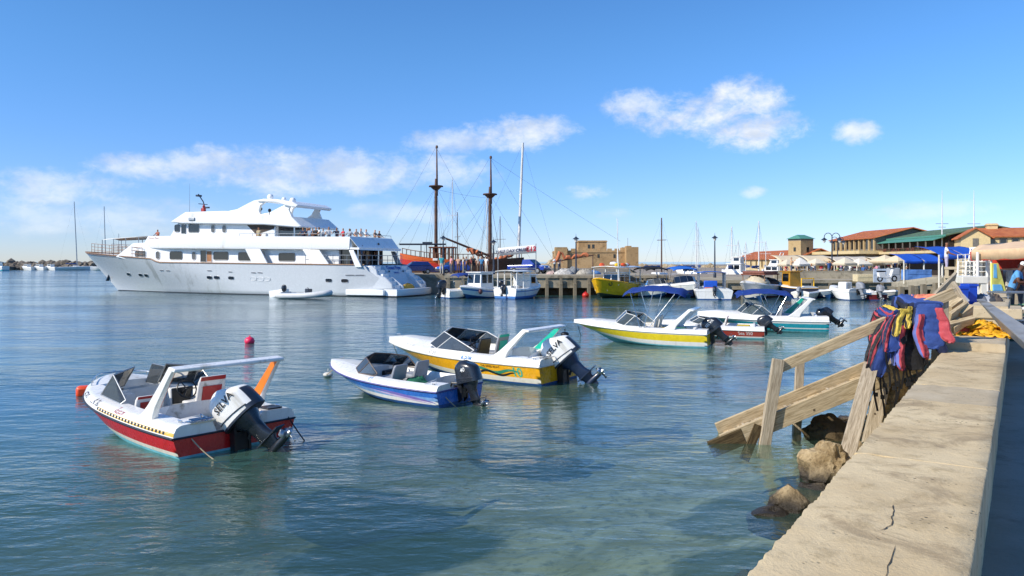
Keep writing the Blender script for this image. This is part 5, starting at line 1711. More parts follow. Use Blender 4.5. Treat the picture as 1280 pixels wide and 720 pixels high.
# stern: swim platform, stair wings, name
b = MB(); rows = []
for i in range(9):
    y = lerp(-2.9, 2.9, i / 8); xe = -.45 + .35 * (abs(y) / 2.9) ** 4
    rows.append([(1.0, y, .10), (1.0, y, .62), (xe, y, .62), (xe - .03, y, .52), (xe - .03, y, .22), (xe, y, .10)])
b.loft(rows, True, True, True); plat = b.build('swim_platform', y_white, yacht, smooth=30)
b = MB(); b.box(.9, 4.4, 2.6, 3.2, .12, .56); b.build('platform_side', y_white, plat, bevel=.05)
for sgn in (1, -1):
    prof = [(3.0, 2.50), (2.2, 2.46), (1.75, 2.15), (1.65, 1.75), (1.0, 1.55), (.35, 1.05), (.25, .62), (2.6, .62)]
    b = MB(); b.prism([(x, sgn * 2.86, z) for x, z in prof], (0, -sgn * .28, 0)); b.build('stair_wing', y_hull, yacht, smooth=30, bevel=.08)
    prof2 = [(2.6, 2.30), (1.9, 2.20), (1.4, 1.75), (.9, 1.45), (.05, .85), (.02, .62), (2.6, .62)]
    b = MB(); b.prism([(x, sgn * 1.45, z) for x, z in prof2], (0, sgn * .24, 0)); b.build('stair_wing', y_hull, yacht, smooth=30, bevel=.08)
    for k in range(6):
        b = MB(); b.box(lerp(.25, 2.4, k / 6), 2.6, min(sgn * 1.7, sgn * 2.57), max(sgn * 1.7, sgn * 2.57), .62, .62 + .30 * (k + 1)); b.build('step', y_white, yacht, smooth=0)
b = MB(); rows = [[(1.98 - .0, y, 2.46), (1.20, y, 1.3), (.75, y, .62)] for y in (-1.45, -.7, 0, .7, 1.45)]
b.loft(rows); b.build('transom_panel', y_hull, yacht)
ymark = mat('royal_blue_paint', '1D4FA8', .5)
def tr(u, v):                                                        # on the sloping transom, read from astern
    t = .15 - v / 1.35
    return Vector((lerp(1.98, 1.20, t) - .025, -u, lerp(2.46, 1.3, t) + .01))
lettering('Ocean Flyer', .46, tr, ymark, yacht, bold=.012)
lettering('LIMASSOL', .2, lambda u, v: tr(u, v - .48), ymark, yacht, bold=.004)
lettering('Ocean Flyer', .30, lambda u, v: Vector((25.0 - u, 3.36 - .8 * ((25.0 - u - 19.7) / (UX1 - 19.7)) ** 2 - .07, up_z(25.0 - u)[1] - .22 + v)), mat('tan_lettering', 'B4795A', .6), yacht)
for y in (1.15, -1.15): b = MB(); b.lathe([(.08, 0), (.08, .06)], (0, 0, 0)); o = b.build('fairlead', dark_metal, yacht); o.location = (1.62, y, 2.0); o.rotation_euler = (0, R(-55), 0)
hp2 = thing('rope_heap', 'yellow rope heap on the yacht\'s swim platform', 'rope', YC + YH * .45 + Vector((0, 0, .62)), YROT)
cloth_heap(hp2, (0, .15, 0), (.3, 1.0, .38), mat('dull_yellow_rope', 'B8963A', .8, var=.3, scale=14, bump=.03, bscale=25), 3, 'coil')

# people aboard
_rp = random.Random(11)
shirts = ['E2E0DA', '2B4E9A', 'D8C9A8', 'B8C4CE', '1F2A3A', 'CFCBC2', '8EA6BC', 'E8E4DA', '33383E', 'C9B59A']
def aboard(x, y, z): return YC + YH * x + YP * y + Vector((0, 0, z))
PEO = [(379, 'rail', '23324F'), (384, 'rail', '2F3D55'), (387.5, 'stand', '8FA2B4'), (386, 'rail', 'B8B4A8'), (395, 'rail', '2B2E34'), (391, 'stand', '3E4550'), (399, 'rail', 'DADAD6'), (404, 'rail', 'C4C8CA'), (411, 'rail', 'E4E2DC'), (421, 'point', '39455A'), (429, 'rail', 'C8313F'), (437, 'rail', 'A9B4BE')]
desc = {'23324F': 'dark navy top', '2F3D55': 'slate top', '8FA2B4': 'pale blue shirt', 'B8B4A8': 'stone shirt', '2B2E34': 'black top', '3E4550': 'grey top', 'DADAD6': 'white shirt', 'C4C8CA': 'light grey shirt', 'E4E2DC': 'cream shirt', '39455A': 'blue-grey shirt raising an arm', 'C8313F': 'red shirt', 'A9B4BE': 'pale blue-grey top'}
for i, (px, pose, sh) in enumerate(PEO):
    y = 2.95 - .5 * (i % 2); x, _ = yl(px, 295, y)
    person('sightseer in %s at the rail of the yacht\'s upper aft deck' % desc[sh], aboard(x, y, up_z(x)[0] + .14), YROT + R(180 + _rp.uniform(-40, 40)), sh, '2E3440', pose, 1, h=_rp.uniform(1.58, 1.72))
for i, (y, sh, ds) in enumerate(((2.1, 'EDEAE4', 'white top'), (1.2, 'E6C9B0', 'peach top'), (.5, 'D9D6CE', 'ivory top'), (-.3, 'F0EEEA', 'bright white tee'), (-1.7, '8A7462', 'brown top'), (-2.4, '2A2D33', 'charcoal top'))):
    person('sightseer in %s by the after screen of the yacht\'s upper deck' % ds, aboard(UX0 + .75, y, up_z(UX0)[0] + .14), YROT - R(90) + R(_rp.uniform(-30, 30)), sh, '3A3F48', 'rail', 1, h=_rp.uniform(1.55, 1.7))
x, _ = yl(324, 288, 2.0); person('crewman in khaki standing outside the yacht\'s wheelhouse', aboard(yl(325, 288, 2.6)[0], 2.75, up_z(12)[0] + .14), YROT + R(180), 'B5A887', '8A8068', 'stand', 1)
person('crewman in pale blue on the yacht\'s open aft main deck', aboard(yl(452, 322, 2.5)[0], 2.4, 2.42), YROT + R(160), '6F8FB8', '22262E', 'stand', 1)
for i, (px, y, sh, ds) in enumerate(((470, 0, '2B2B30', 'black'), (476, -1.2, '5A3A34', 'maroon'), (437, 1.6, '7A5A48', 'brown'))):
    person('passenger in %s under the yacht\'s aft main deck roof' % ds, aboard(yl(px, 322, y)[0] + .5, y, 2.42), YROT - R(90), sh, '2A2D33', 'stand', 1, h=1.6)
person('deckhand in rust shirt leaning on the yacht\'s forward upper bulwark', aboard(yl(194, 291, 1.5)[0], 1.2, up_z(27)[0] + .2), YROT + R(180), 'A8604A', '4A4038', 'rail', 1, h=1.55)

# inflatable tender alongside
tx = onz(388, 372, 0)
td = thing('inflatable_tender', 'small grey inflatable tender with outboard lying beside the yacht hull', 'dinghy', (tx.x + 1.9, tx.y - .3, 0), YROT + R(186))
td.location = (onz(357, 373).x, onz(357, 373).y, 0); td.rotation_euler.z = YROT + R(180)
grey_hyp = mat('pale_grey_hypalon', 'C6C9C8', .55, var=.06)
b = MB(); L3 = 4.3
path = [(0, .72, .22), (1.0, .74, .24), (2.3, .72, .28), (3.2, .55, .36), (3.8, .28, .46), (4.0, 0, .50)]
full = path + [(x, -y, z) for x, y, z in path[::-1]][1:]
fine = []
for i in range(len(full) - 1):
    for k in range(3): fine.append(Vector(full[i]).lerp(Vector(full[i + 1]), k / 3))
fine.append(Vector(full[-1]))
n_ = len(fine)
b.tube([Vector((-.35, .72, .22))] + fine + [Vector((-.35, -.72, .22))], [.10] + [.22] * n_ + [.10], 10); b.build('tube', grey_hyp, td)
b = MB(); b.loft([[(x, -w_, z) for w_ in (.6, 0, -.6)] for x, z in ((0, .12), (2.5, .12), (3.5, .3))]); b.box(-.02, .05, -.6, .6, -.1, .5); b.build('floor', grey_hyp, td, smooth=0)
b = MB(); b.obox((1.1, 0, .38), (.35, 1.1, .12)); b.build('seat', dark_metal, td)
b = MB(); b.obox((2.1, 0, .5), (.3, .5, .5)); b.tube([(1.95, -.2, .75), (1.95, .2, .75), (2.0, 0, .85)], .03, 6); b.build('console', dark_metal, td, bevel=.04)
b = MB(); b.lathe([(.14, .55), (.19, .65), (.2, .85), (.15, 1.0), (.02, 1.05)], (-.15, 0, 0), 12); b.tube([(-.15, 0, .6), (-.2, 0, -.3)], [.09, .05], 8); b.build('outboard_motor', smoke_cowl, td)
b = MB(); b.obox((0, 0, 0), (1.6, .5, .55)); o = b.build('float_box', y_white, None, bevel=.05)
fb = onz(345, 372); o.location = (fb.x, fb.y + .8, .3); o.rotation_euler = (0, R(8), YROT); tag(o, 'white fender box hanging at the waterline behind the tender', 'fender')

# ------------------------------------------------------------------ pier and far quay
PY = 63.0
PZ = 1.66
QZ = 1.28
pier = tag(bpy.data.objects.new('pier', None), kind='structure'); COL.objects.link(pier)
dark_pile = concrete('weedy_pile_concrete', '7C7464', '3F3A2F', '948A76', .5, .02, False, '2E2A20')
b = MB(); b.box(-5.6, 13.0, PY, PY + 15, PZ - .22, PZ); b.build('deck', conc_pier, pier, smooth=0)
b = MB(); b.box(13.0, 46, PY - .6, PY + 15, QZ - .25, QZ); b.build('deck', conc_pier, pier, smooth=0)
b = MB(); b.box(-5.6, 13.0, PY + .12, PY + .5, .62, PZ - .222); b.build('fascia', conc_pier, pier, smooth=0)
b = MB(); b.box(13.0, 46, PY - .45, PY - .1, .50, QZ - .252); b.build('fascia', conc_pier, pier, smooth=0)
b = MB(); b.box(-5.5, 46, PY + 2.2, PY + 2.6, -1.5, 1.0); b.build('back_wall', dark_pile, pier, smooth=0)
b = MB(); b.box(-5.58, -2.2, PY + .1, PY + 5, -1.5, .64); b.build('solid_face', dark_pile, pier, smooth=0)
b = MB(); b.box(-13, -5.602, PY + 5, PY + 15, -1.5, PZ - .01); b.build('landward_arm', conc_pier, pier, smooth=0)
b = MB(); b.prism([(0, 0, -1.5), (.28, 0, -1.5), (.28, 0, 1.0), (0, 0, 1.0)], (0, .4, 0)); b.prism([(0.02, .02, .9), (.26, .02, .9), (.26, .02, 1.42), (.02, .02, 1.42)], (0, .1, 0))
pm = b.build('pile', dark_pile, pier, smooth=0, bevel=.02); pm.location = (-5.4, PY - .12, 0)
x = -4.2
while x < 46:
    o = pm.copy(); COL.objects.link(o); o.location = (x, PY - (.12 if x < 13 else .68), 0 if x < 12.8 else -.38); x += 1.16 if x < 13 else 1.42
# land beyond: promenade ground
b = MB(); b.add([(13, PY + 10, QZ - .02), (300, PY - 2, QZ - .02), (420, 420, QZ - .02), (60, 420, QZ - .02)], [(0, 1, 2, 3)]); b.add([(36.5, PY - 3, QZ - .03), (300, PY - 3, QZ - .03), (300, PY + 20, QZ - .03), (36.5, PY + 20, QZ - .03)], [(0, 1, 2, 3)])
tag(b.build('promenade', conc_quay, smooth=0), kind='structure')
# low parapet between quay and promenade
b = MB(); b.box(0, 11.5, 0, .3, QZ - .05, QZ + .62); b.box(-.05, 11.55, -.03, .33, QZ + .62, QZ + .70)
o = b.build('parapet', conc_pier, None, smooth=0); o.location = (at(968, 340, 68).x, 68, 0); tag(o, 'low grey concrete parapet wall along the far restaurant promenade', 'wall')


# ------------------------------------------------------------------ moored boats
def place_boat(name, label, px_s, Ys, px_b, Yb, P, cat='boat', cam_off=0):
    s_ = at(px_s, 327, Ys); h_ = at(px_b, 327, Yb)
    d = (Vector((h_.x, h_.y)) - Vector((s_.x, s_.y)))
    P = dict(P); P.setdefault('L', d.length)
    P.setdefault('rub', gel_white); P.setdefault('deck_cols', [gel_white, grey_in]); P.setdefault('camber', .1); P.setdefault('bottom', len(P['cols']) - 1)
    bo = Boat(name, label, (s_.x, s_.y), math.atan2(d.y, d.x), P); bo.root['category'] = cat
    return bo


def cabin(bo, x0, x1, w_, z0, z1, m, rake=.15, win=True, name='cabin', roofm=None, ov=.12):
    b = MB(); rows = [[(x0, -w_ / 2, z0), (x1 + rake, -w_ / 2, z0), (x1 + rake, w_ / 2, z0), (x0, w_ / 2, z0)], [(x0 + .03, -w_ / 2 * .93, z1), (x1, -w_ / 2 * .93, z1), (x1, w_ / 2 * .93, z1), (x0 + .03, w_ / 2 * .93, z1)]]
    b.loft(rows, True, True, True); c = b.build(name, m, bo.root, smooth=0, bevel=.03)
    b = MB(); b.box(x0 - ov, x1 + ov * 1.6, -w_ / 2 - ov * .4, w_ / 2 + ov * .4, z1 + .002, z1 + .07); b.build('cabin_roof', roofm or m, c, smooth=0, bevel=.025)
    if win:
        zc = lerp(z0, z1, .66); hh = (z1 - z0) * .24
        n_ = max(1, int((x1 - x0) / .7))
        for sgn in (1, -1):
            for i in range(n_):
                xa = lerp(x0 + .12, x1 - .02, i / n_) + .05; xb_ = lerp(x0 + .12, x1 - .02, (i + 1) / n_) - .05
                pb = MB(); yy = w_ / 2 * .975
                pb.prism([(xa, sgn * yy, zc - hh), (xb_, sgn * yy, zc - hh), (xb_, sgn * (yy - .015), zc + hh), (xa, sgn * (yy - .015), zc + hh)], (0, -sgn * .03, 0)); pb.build('window', dark_glass, c, smooth=0)
        for sgn in (1, -1):
            t0, t1 = (zc - hh - z0) / (z1 - z0), (zc + hh - z0) / (z1 - z0)
            pb = MB(); pb.prism([(x1 + rake * (1 - t0) + .012, sgn * .05, zc - hh), (x1 + rake * (1 - t0) + .012, sgn * w_ * .42, zc - hh), (x1 + rake * (1 - t1) + .012, sgn * w_ * .40, zc + hh), (x1 + rake * (1 - t1) + .012, sgn * .05, zc + hh)], (-.03, 0, 0)); pb.build('window', dark_glass, c, smooth=0)
    return c


def frame_top(bo, x0, x1, w_, z0, z1, m, roofm, flat=True):
    b = MB()
    for x in (x0, (x0 + x1) / 2, x1):
        for y in (-w_ / 2, w_ / 2): b.tube([(x, y, z0), (x, y, z1)], .05, 6)
    for y in (-w_ / 2, w_ / 2): b.tube([(x0, y, z1), (x1, y, z1)], .03, 6); b.tube([(x0, y, (z0 + z1) / 2), (x1, y, (z0 + z1) / 2)], .02, 6)
    f = b.build('canopy_frame', m, bo.root)
    b = MB(); rows = [[(lerp(x0 - .2, x1 + .25, i / 6), y, z1 + .03 + zz - .02 * abs(math.sin(i * 1.5))) for y, zz in ((-w_ / 2 - .1, 0), (-w_ / 4, .07), (0, .09), (w_ / 4, .07), (w_ / 2 + .1, 0))] for i in range(7)]
    b.loft(rows); c = b.build('canopy', roofm, bo.root); c.modifiers.new('t', 'SOLIDIFY').thickness = .04


def small_motor(bo, m=None, z=.5, s=.8): bo.outboard(10, s, m or smoke_cowl, m or smoke_cowl, m or smoke_cowl, None, z=z)


blue_stripe = mat('mid_blue_stripe', '3C74B4', .4, var=.08)
w3 = dict(cols=[blue_stripe, gel_white, blue_bot], bands=[(0, .12, 2), (.12, .66, 1), (.66, .84, 0), (.84, 1.0, 1)])
bo = place_boat('moored_boat', 'white fishing boat with blue stripe and boxy white cabin at the pier', 625, 60.2, 575, 56.6, dict(w3, B=2.0, zr=.62, dh=.12, sheer=.3, rake=.7, open=[(.05, .42, .7, .3)]))
cabin(bo, 1.6, 3.0, 1.45, .6, 1.95, gel_white); small_motor(bo, z=.7)
b = MB(); b.ell((3.4, .95, .55), (.16, .16, .2), 10, 8); b.build('fender', mat('maroon_fender', '4A2A2E', .5), bo.root)
bo = place_boat('moored_boat', 'white boat with blue waterline and white framed canopy, stern towards the open water', 631, 56.8, 674, 60.4, dict(B=2.3, zr=.66, dh=.14, sheer=.3, rake=.8, cols=[gel_white, blue_stripe, blue_bot], bands=[(0, .10, 2), (.10, .32, 1), (.32, .80, 0), (.80, .9, 1), (.9, 1, 0)], transom=0, open=[(.03, .66, .85, .2)]))
frame_top(bo, .3, 2.0, 1.8, .7, 2.05, gel_white, gel_white); cabin(bo, 2.1, 2.9, 1.7, .7, 1.75, gel_white, .5); small_motor(bo, z=.62, s=.6)
for y, m in ((.4, gel_white), (-.35, grey_mid)): b = MB(); b.obox((1.2, y, .6), (.5, .5, .7)); b.build('locker', m, bo.root, bevel=.05)
bo = place_boat('moored_boat', 'small white open boat with black outboard and slack blue bimini at the pier', 556, 58.0, 592, 59.3, dict(B=1.8, zr=.55, dh=.12, sheer=.2, rake=.6, cols=[gel_white, blue_bot], bands=[(0, .15, 1), (.15, 1, 0)], open=[(.06, .66, .66, .2)]))
small_motor(bo, z=.65, s=.95); bo.bimini(.9, 2.1, 1.85, 1.5, navy_canvas, [(.1, 1.3), (.9, 1.6)])
cloth_heap(bo.root, (1.6, .2, .4), (.5, .5, .4), mat('cream_cloth', 'D8C9A6', .8, var=.2), 6, 'cover')

ylw = mat('yellow_hull_paint', 'EFB60C', .4, var=.1, dirt='8A6E10', dirt_amt=.25, dscale=1.2)
bo = place_boat('moored_boat', 'bright yellow wooden boat with white framed wheelhouse and twin whip aerials', 788, 62.2, 744, 57.2, dict(L=6.0, B=2.7, zr=.98, dh=.12, sheer=.5, rake=1.0, bp=2.6, bq=.75, cols=[ylw, mat('dark_waterline', '26301E', .6)], bands=[(0, .10, 1), (.10, 1, 0)], rub=mat('ochre_rail', '9A7A10', .5), deck_cols=[ylw, grey_in], open=[(.05, .85, 1.0, .55)]))
cabin(bo, 1.6, 3.4, 1.5, .6, 1.9, gel_white, .2); frame_top(bo, .4, 4.3, 2.1, .98, 2.35, gel_white, gel_white)
rd = random.Random(5)
for i in range(7):
    m = [mat('orange_float', 'E0592A', .5), mat('white_float', 'DEDCD4', .5), mat('yellow_float', 'E0B81E', .5)][i % 3]
    b = MB(); b.ell((0, 0, 0), (.30, .20, .15), 10, 7); o = b.build('roof_float', m, bo.root); o.location = (.9 + i * .5, rd.uniform(-.6, .6), 2.55)
for x, y, tl in ((3.6, .7, .25), (1.6, -.4, -.15)): b = MB(); b.tube([(x, y, 2.3), (x + tl, y, 6.2)], [.035, .02], 6); b.build('whip_aerial', gel_white, bo.root)
b = MB(); b.lathe([(.3, -.02), (.33, .05), (.25, .16), (.02, .2)], (3.0, 0, 2.6)); b.build('radar_dome', gel_white, bo.root)
b = MB(); b.torus((0, 0, 0), .13, .03, None, 14, 6); o = b.build('hawse_ring', black_pl, bo.root); q = bo.side(.86, .8); o.location = (q.x, q.y + .02, q.z); o.rotation_euler = (R(90), 0, R(-40))

black_cv = mat('black_canvas', '17181C', .8, var=.2)
bo = place_boat('moored_boat', 'white day cruiser under a black bimini beside the yellow boat', 802, 62.0, 835, 58.2, dict(B=2.2, zr=.7, dh=.2, sheer=.2, rake=1.0, cols=[gel_white, blue_bot], bands=[(0, .1, 1), (.1, 1, 0)], open=[(.05, .6, .8, .3)]))
bo.screen(2.0, 2.6, 3.0, .85, .4, .3, gl=tinted); bo.bimini(.5, 2.3, 2.35, 2.0, black_cv, [(.1, 1.0), (.9, 1.4)])
b = MB(); b.obox((1.0, 0, .8), (.6, 1.4, .5)); b.build('seat_block', white_vinyl, bo.root, bevel=.06)
bo = place_boat('moored_boat', 'white cruiser with navy hull foot, dark screen and bright blue canopy', 842, 62.6, 868, 57.6, dict(L=5.2, B=2.2, zr=.8, dh=.2, sheer=.3, rake=1.2, cols=[gel_white, mat('navy_paint', '18264E', .4), blue_bot], bands=[(0, .08, 2), (.08, .45, 1), (.45, 1, 0)], open=[(.05, .6, .8, .4)]))
bo.screen(2.4, 3.1, 3.5, .9, .5, .4, gl=mat('blue_black_screen', '1A2638', .1)); bo.bimini(.8, 2.8, 2.35, 2.0, mat('bright_blue_canvas', '1E62B8', .8, var=.12), [(.1, 1.4), (.9, 1.9)])
bo = place_boat('moored_boat', 'broad white open boat with bright blue box amidships, stern towards the open water', 893, 55.6, 886, 60.2, dict(L=4.6, B=2.7, zr=.62, dh=.14, sheer=.2, rake=.7, tw=.98, cols=[gel_white, mat('grey_hull_foot', '6E7C88', .5), blue_bot], bands=[(0, .12, 2), (.12, .45, 1), (.45, 1, 0)], transom=0, open=[(.03, .7, 1.05, .3)]))
b = MB(); b.obox((.9, .2, .98), (.5, .95, .8)); b.build('blue_box', mat('blue_box_plastic', '1B55C0', .5, var=.1), bo.root, bevel=.05)
b = MB(); b.obox((.6, .2, .72), (.2, .9, .35)); b.build('orange_crate', mat('terracotta_crate', 'C9744E', .6), bo.root, bevel=.03)
small_motor(bo, z=.55, s=.6); frame_top(bo, 1.8, 3.4, 1.9, .7, 1.95, alu, mat('bright_blue_canvas', '1E62B8', .8, var=.12))
bo = place_boat('moored_boat', 'grey-white boat under a black tarpaulin with brown roof and white cover', 968, 62.0, 922, 57.4, dict(L=5.6, B=2.3, zr=.85, dh=.15, sheer=.35, rake=1.3, cols=[mat('chalky_white_paint', 'CFCFC8', .5, var=.08), mat('red_waterline', '7A2E28', .6)], bands=[(0, .08, 1), (.08, 1, 0)], open=[(.05, .5, .8, .5)]))
cloth_heap(bo.root, (1.9, 0, .9), (1.9, 1.12, .62), black_cv, 8, 'tarpaulin'); cloth_heap(bo.root, (3.3, .1, 1.0), (1.0, .95, .75), mat('off_white_cover', 'C4B79A', .8, var=.15), 4, 'cover')
b = MB(); b.box(1.2, 3.9, -1.0, 1.0, 1.75, 1.86); b.box(1.3, 3.8, -.9, .9, 1.86, 2.05); b.build('cabin_roof', mat('brown_roof_paint', '7E4A38', .6, var=.15), bo.root, bevel=.05)
for x in (1.4, 3.7):
    for y in (-.9, .9): b = MB(); b.tube([(x, y, .9), (x, y, 1.8)], .04, 6); b.build('roof_post', y_teak, bo.root)
bo = place_boat('moored_boat', 'dark blue fishing boat with varnished yellow wooden wheelhouse', 1012, 58.0, 982, 60.4, dict(L=3.6, B=1.9, zr=.75, dh=.1, sheer=.3, rake=.6, cols=[mat('dark_navy_paint', '1A2440', .5), blue_bot], bands=[(0, .1, 1), (.1, 1, 0)], rub=ylw, open=[(.05, .45, .6, .3)]))
cabin(bo, 1.5, 2.4, 1.1, .7, 2.0, mat('ochre_varnish', 'B88420', .4, var=.15), .1)
b = MB(); b.tube([(.2, .6, .8), (.2, .6, 1.5), (.2, -.6, 1.5), (.2, -.6, .8)], .05, 6); b.build('stern_frame', ylw, bo.root)
bo = place_boat('moored_boat', 'small white sports boat with grey outboard below the far quay wall', 1072, 55.2, 1038, 57.4, dict(B=1.9, zr=.6, dh=.2, sheer=.25, rake=.9, cols=[gel_white, blue_bot], bands=[(0, .1, 1), (.1, 1, 0)], open=[(.06, .6, .7, .3)]))
b = MB(); b.obox((1.1, 0, .95), (.7, .7, .7)); b.build('console', gel_white, bo.root, bevel=.08); small_motor(bo, grey_mid, .7, .8)
bo = place_boat('moored_boat', 'little dark red boat with grey outboard at the far quay', 1098, 55.0, 1080, 57.5, dict(L=3.0, B=1.4, zr=.42, dh=.1, sheer=.2, rake=.6, cols=[mat('dark_red_paint', '6E1F22', .5), blue_bot], bands=[(0, .1, 1), (.1, 1, 0)], open=[(.06, .7, .55, .2)]))
small_motor(bo, grey_mid, .5, .8)
cloth_heap(bo.root, (1.5, 0, .35), (.6, .4, .35), white_vinyl, 3, 'cover')

for i, (ps, Ys, pb, Yb, col, lab) in enumerate(((1000, 57.0, 1022, 59.5, 'D8D4C6', 'little cream rowing boat under the far quay wall'), (1026, 60.2, 1040, 57.0, '8FA3B4', 'little grey-blue dinghy under the far quay wall'), (1104, 58.8, 1118, 56.0, 'C9CCC8', 'little pale dinghy with grey motor by the far quay piles'), (940, 58.6, 952, 55.8, 'E0DCD0', 'ivory tender alongside the tarpaulin-covered boat'))):
    bo = place_boat('moored_boat', lab, ps, Ys, pb, Yb, dict(L=3.2, B=1.5, zr=.42, dh=.1, sheer=.2, rake=.5, cols=[mat('dinghy_' + col, col, .5, var=.08), blue_bot], bands=[(0, .12, 1), (.12, 1, 0)], open=[(.05, .75, .6, .12)]))
    b = MB(); b.box(1.2, 1.5, -.66, .66, .36, .40); b.build('thwart', y_teak, bo.root, smooth=0)
    if i % 2 == 0: small_motor(bo, grey_mid, .45, .6)
for i, (ps, pb, Y, lab) in enumerate(((938, 902, 92, 'white flybridge cruiser lying beyond the pier by the single lamp post'), (985, 952, 94, 'white cabin cruiser lying beyond the pier below the stone hall'), (880, 845, 95, 'low white cabin cruiser beyond the blue-canopied cruiser'))):
    bo = place_boat('moored_cruiser', lab, ps, Y, pb, Y + 2, dict(B=2.6, zr=1.2, dh=.3, sheer=.4, rake=1.0, cols=[gel_white, mat('navy_paint', '18264E', .4)], bands=[(0, .15, 1), (.15, 1, 0)], open=[(.04, .25, .9, .8)]))
    cabin(bo, .9, 2.5, 1.9, 1.4, 2.5 - .3 * i, gel_white, .5)
    if i < 2: cabin(bo, 1.0, 1.9, 1.5, 2.58 - .3 * i, 3.3 - .3 * i, gel_white, .3, name='flybridge'); b = MB(); b.tube([(1.0, .6, 3.1), (.7, .6, 3.9), (.7, -.6, 3.9), (1.0, -.6, 3.1)], .05, 6); b.build('radar_arch', gel_white, bo.root)
# ------------------------------------------------------------------ wooden excursion ship behind the pier
ship_wood = mat('dark_ship_timber', '4A3020', .7, var=.3, scale=3)
mast_m = mat('varnished_mast', '5E4232', .6, var=.3, scale=2)
SY = 80.0
sp0, sp1 = at(500, 327, SY), at(655, 327, SY)
ship = thing('excursion_ship', 'wooden two-masted excursion ship with red, orange and navy bulwarks behind the pier', 'ship', (sp0.x, SY, 0))
SL = sp1.x - sp0.x


def ship_side(q, f):
    y = 2.4 * (1 - abs(2 * q - 1) ** 3.2) * lerp(.8, 1, f); return Vector((q * SL, -y, lerp(-.2, 3.0 + .7 * (2 * q - 1) ** 2 * (1 if q < .5 else .35), f)))


bands = [(0, .58, ship_wood), (.58, .72, mat('ship_navy_paint', '1B2350', .5)), (.72, .86, mat('ship_red_paint', 'B52A1C', .5)), (.86, 1.0, mat('ship_orange_paint', 'C2581E', .5))]
b = MB()
for mi, (f0, f1, m) in enumerate(bands):
    for sg in (1, -1):
        b.loft([[Vector((ship_side(i / 30, f).x, sg * ship_side(i / 30, f).y, ship_side(i / 30, f).z)) for f in (f0, f1)] for i in range(31)], mi=mi if (mi == 0 or True) else 0)
for k_ in range(len(b.f)):
    xs = sum(b.v[i][0] for i in b.f[k_]) / len(b.f[k_])
    if xs > SL * .42 and b.m[k_] > 0: b.m[k_] = 0
b.loft([[(ship_side(i / 30, 1).x, s_ * ship_side(i / 30, 1).y, ship_side(i / 30, .9).z) for s_ in (-1, 1)] for i in range(31)], mi=0)
b.build('hull', [m for _, _, m in bands], ship)
x0, x1 = (at(539, 0, SY).x - sp0.x), (at(569, 0, SY).x - sp0.x)
b = MB(); b.box(x0, x1, -1.6, 1.6, 2.4, 3.0); b.box(x0 - .1, x1 + .1, -1.7, 1.7, 4.22, 4.34)
for i in range(7):
    xx = lerp(x0 + .06, x1 - .06, i / 6)
    for y in (-1.55, 1.55): b.box(xx - .06, xx + .06, y - .06, y + .06, 3.0, 4.22)
b.build('deckhouse', mat('ship_varnish', '7A4526', .5, var=.25), ship, smooth=0)
b = MB()
for i in range(26):
    xx = lerp(.3, SL * .98, i / 25); q = ship_side(xx / SL, 1); b.tube([q, q + Vector((0, 0, .55))], .04, 5)
b.tube([ship_side(.02 + .96 * i / 25, 1) + Vector((0, 0, .55)) for i in range(26)], .04, 5); b.build('bulwark_rail', mast_m, ship)


def ship_mast(px, top, nest, parent, r=.2):
    X0 = at(px, 0, SY).x - sp0.x; zt = at(0, top, SY).z; zn = at(0, nest, SY).z
    b = MB(); b.tube([(X0, 0, 1.5), (X0, 0, zn), (X0 + .02, 0, zn + .8)], [r, r * .78, r * .7], 10); b.tube([(X0 + .12, 0, zn - 1.0), (X0 + .1, 0, zn + 1), (X0 + .08, 0, zt)], [r * .5, r * .5, r * .28], 8); m = b.build('mast', mast_m, parent)
    b = MB(); b.lathe([(.30, -.35), (.62, -.05), (.72, 0), (.72, .08), (.2, .10)], (X0, 0, zn), 14); b.box(X0 - .75, X0 + .75, -.06, .06, zn - .08, zn + .04); b.build('crows_nest', mast_m, m)
    b = MB(); b.lathe([(.12, 0), (.14, .1), (.1, .28)], (X0 + .08, 0, zt - .1), 8); b.build('masthead', mast_m, m)
    return X0, zn, zt


m1 = ship_mast(545, 184, 233, ship, .20); m2 = ship_mast(612.5, 197, 243, ship, .22)
rigm = mat('tarred_rigging', '3A3530', .8)
rig = []
for (X0, zn, zt) in (m1, m2):
    for sg in (-1, 1):
        for k_ in range(4):
            rig.append(((X0, 0, zn - .2), (X0 - 1.2 + .8 * k_, sg * 2.2, 2.8)))
    rig.append(((X0, 0, zt), (X0 - 6.5, 0, 3.4))); rig.append(((X0, 0, zn), (X0 - 4.8, 0, 3.4))); rig.append(((X0, 0, zn), (X0 - 3.4, 0, 3.2)))
    rig.append(((X0, 0, zt), (X0 + 6.5, 0, 3.2))); rig.append(((X0, 0, zn), (X0 + 4.2, 0, 3.2)))
rig.append(((m1[0], 0, m1[1] - .3), (m2[0], 0, m2[1] - .4)))
rig.append(((m2[0], 0, m2[2]), (m2[0] + 14, 2, 5.0)))
for a_, c_ in rig:
    b = MB(); b.tube(sag(a_, c_, .12, 6), .009, 4); b.build('stay', rigm, ship)
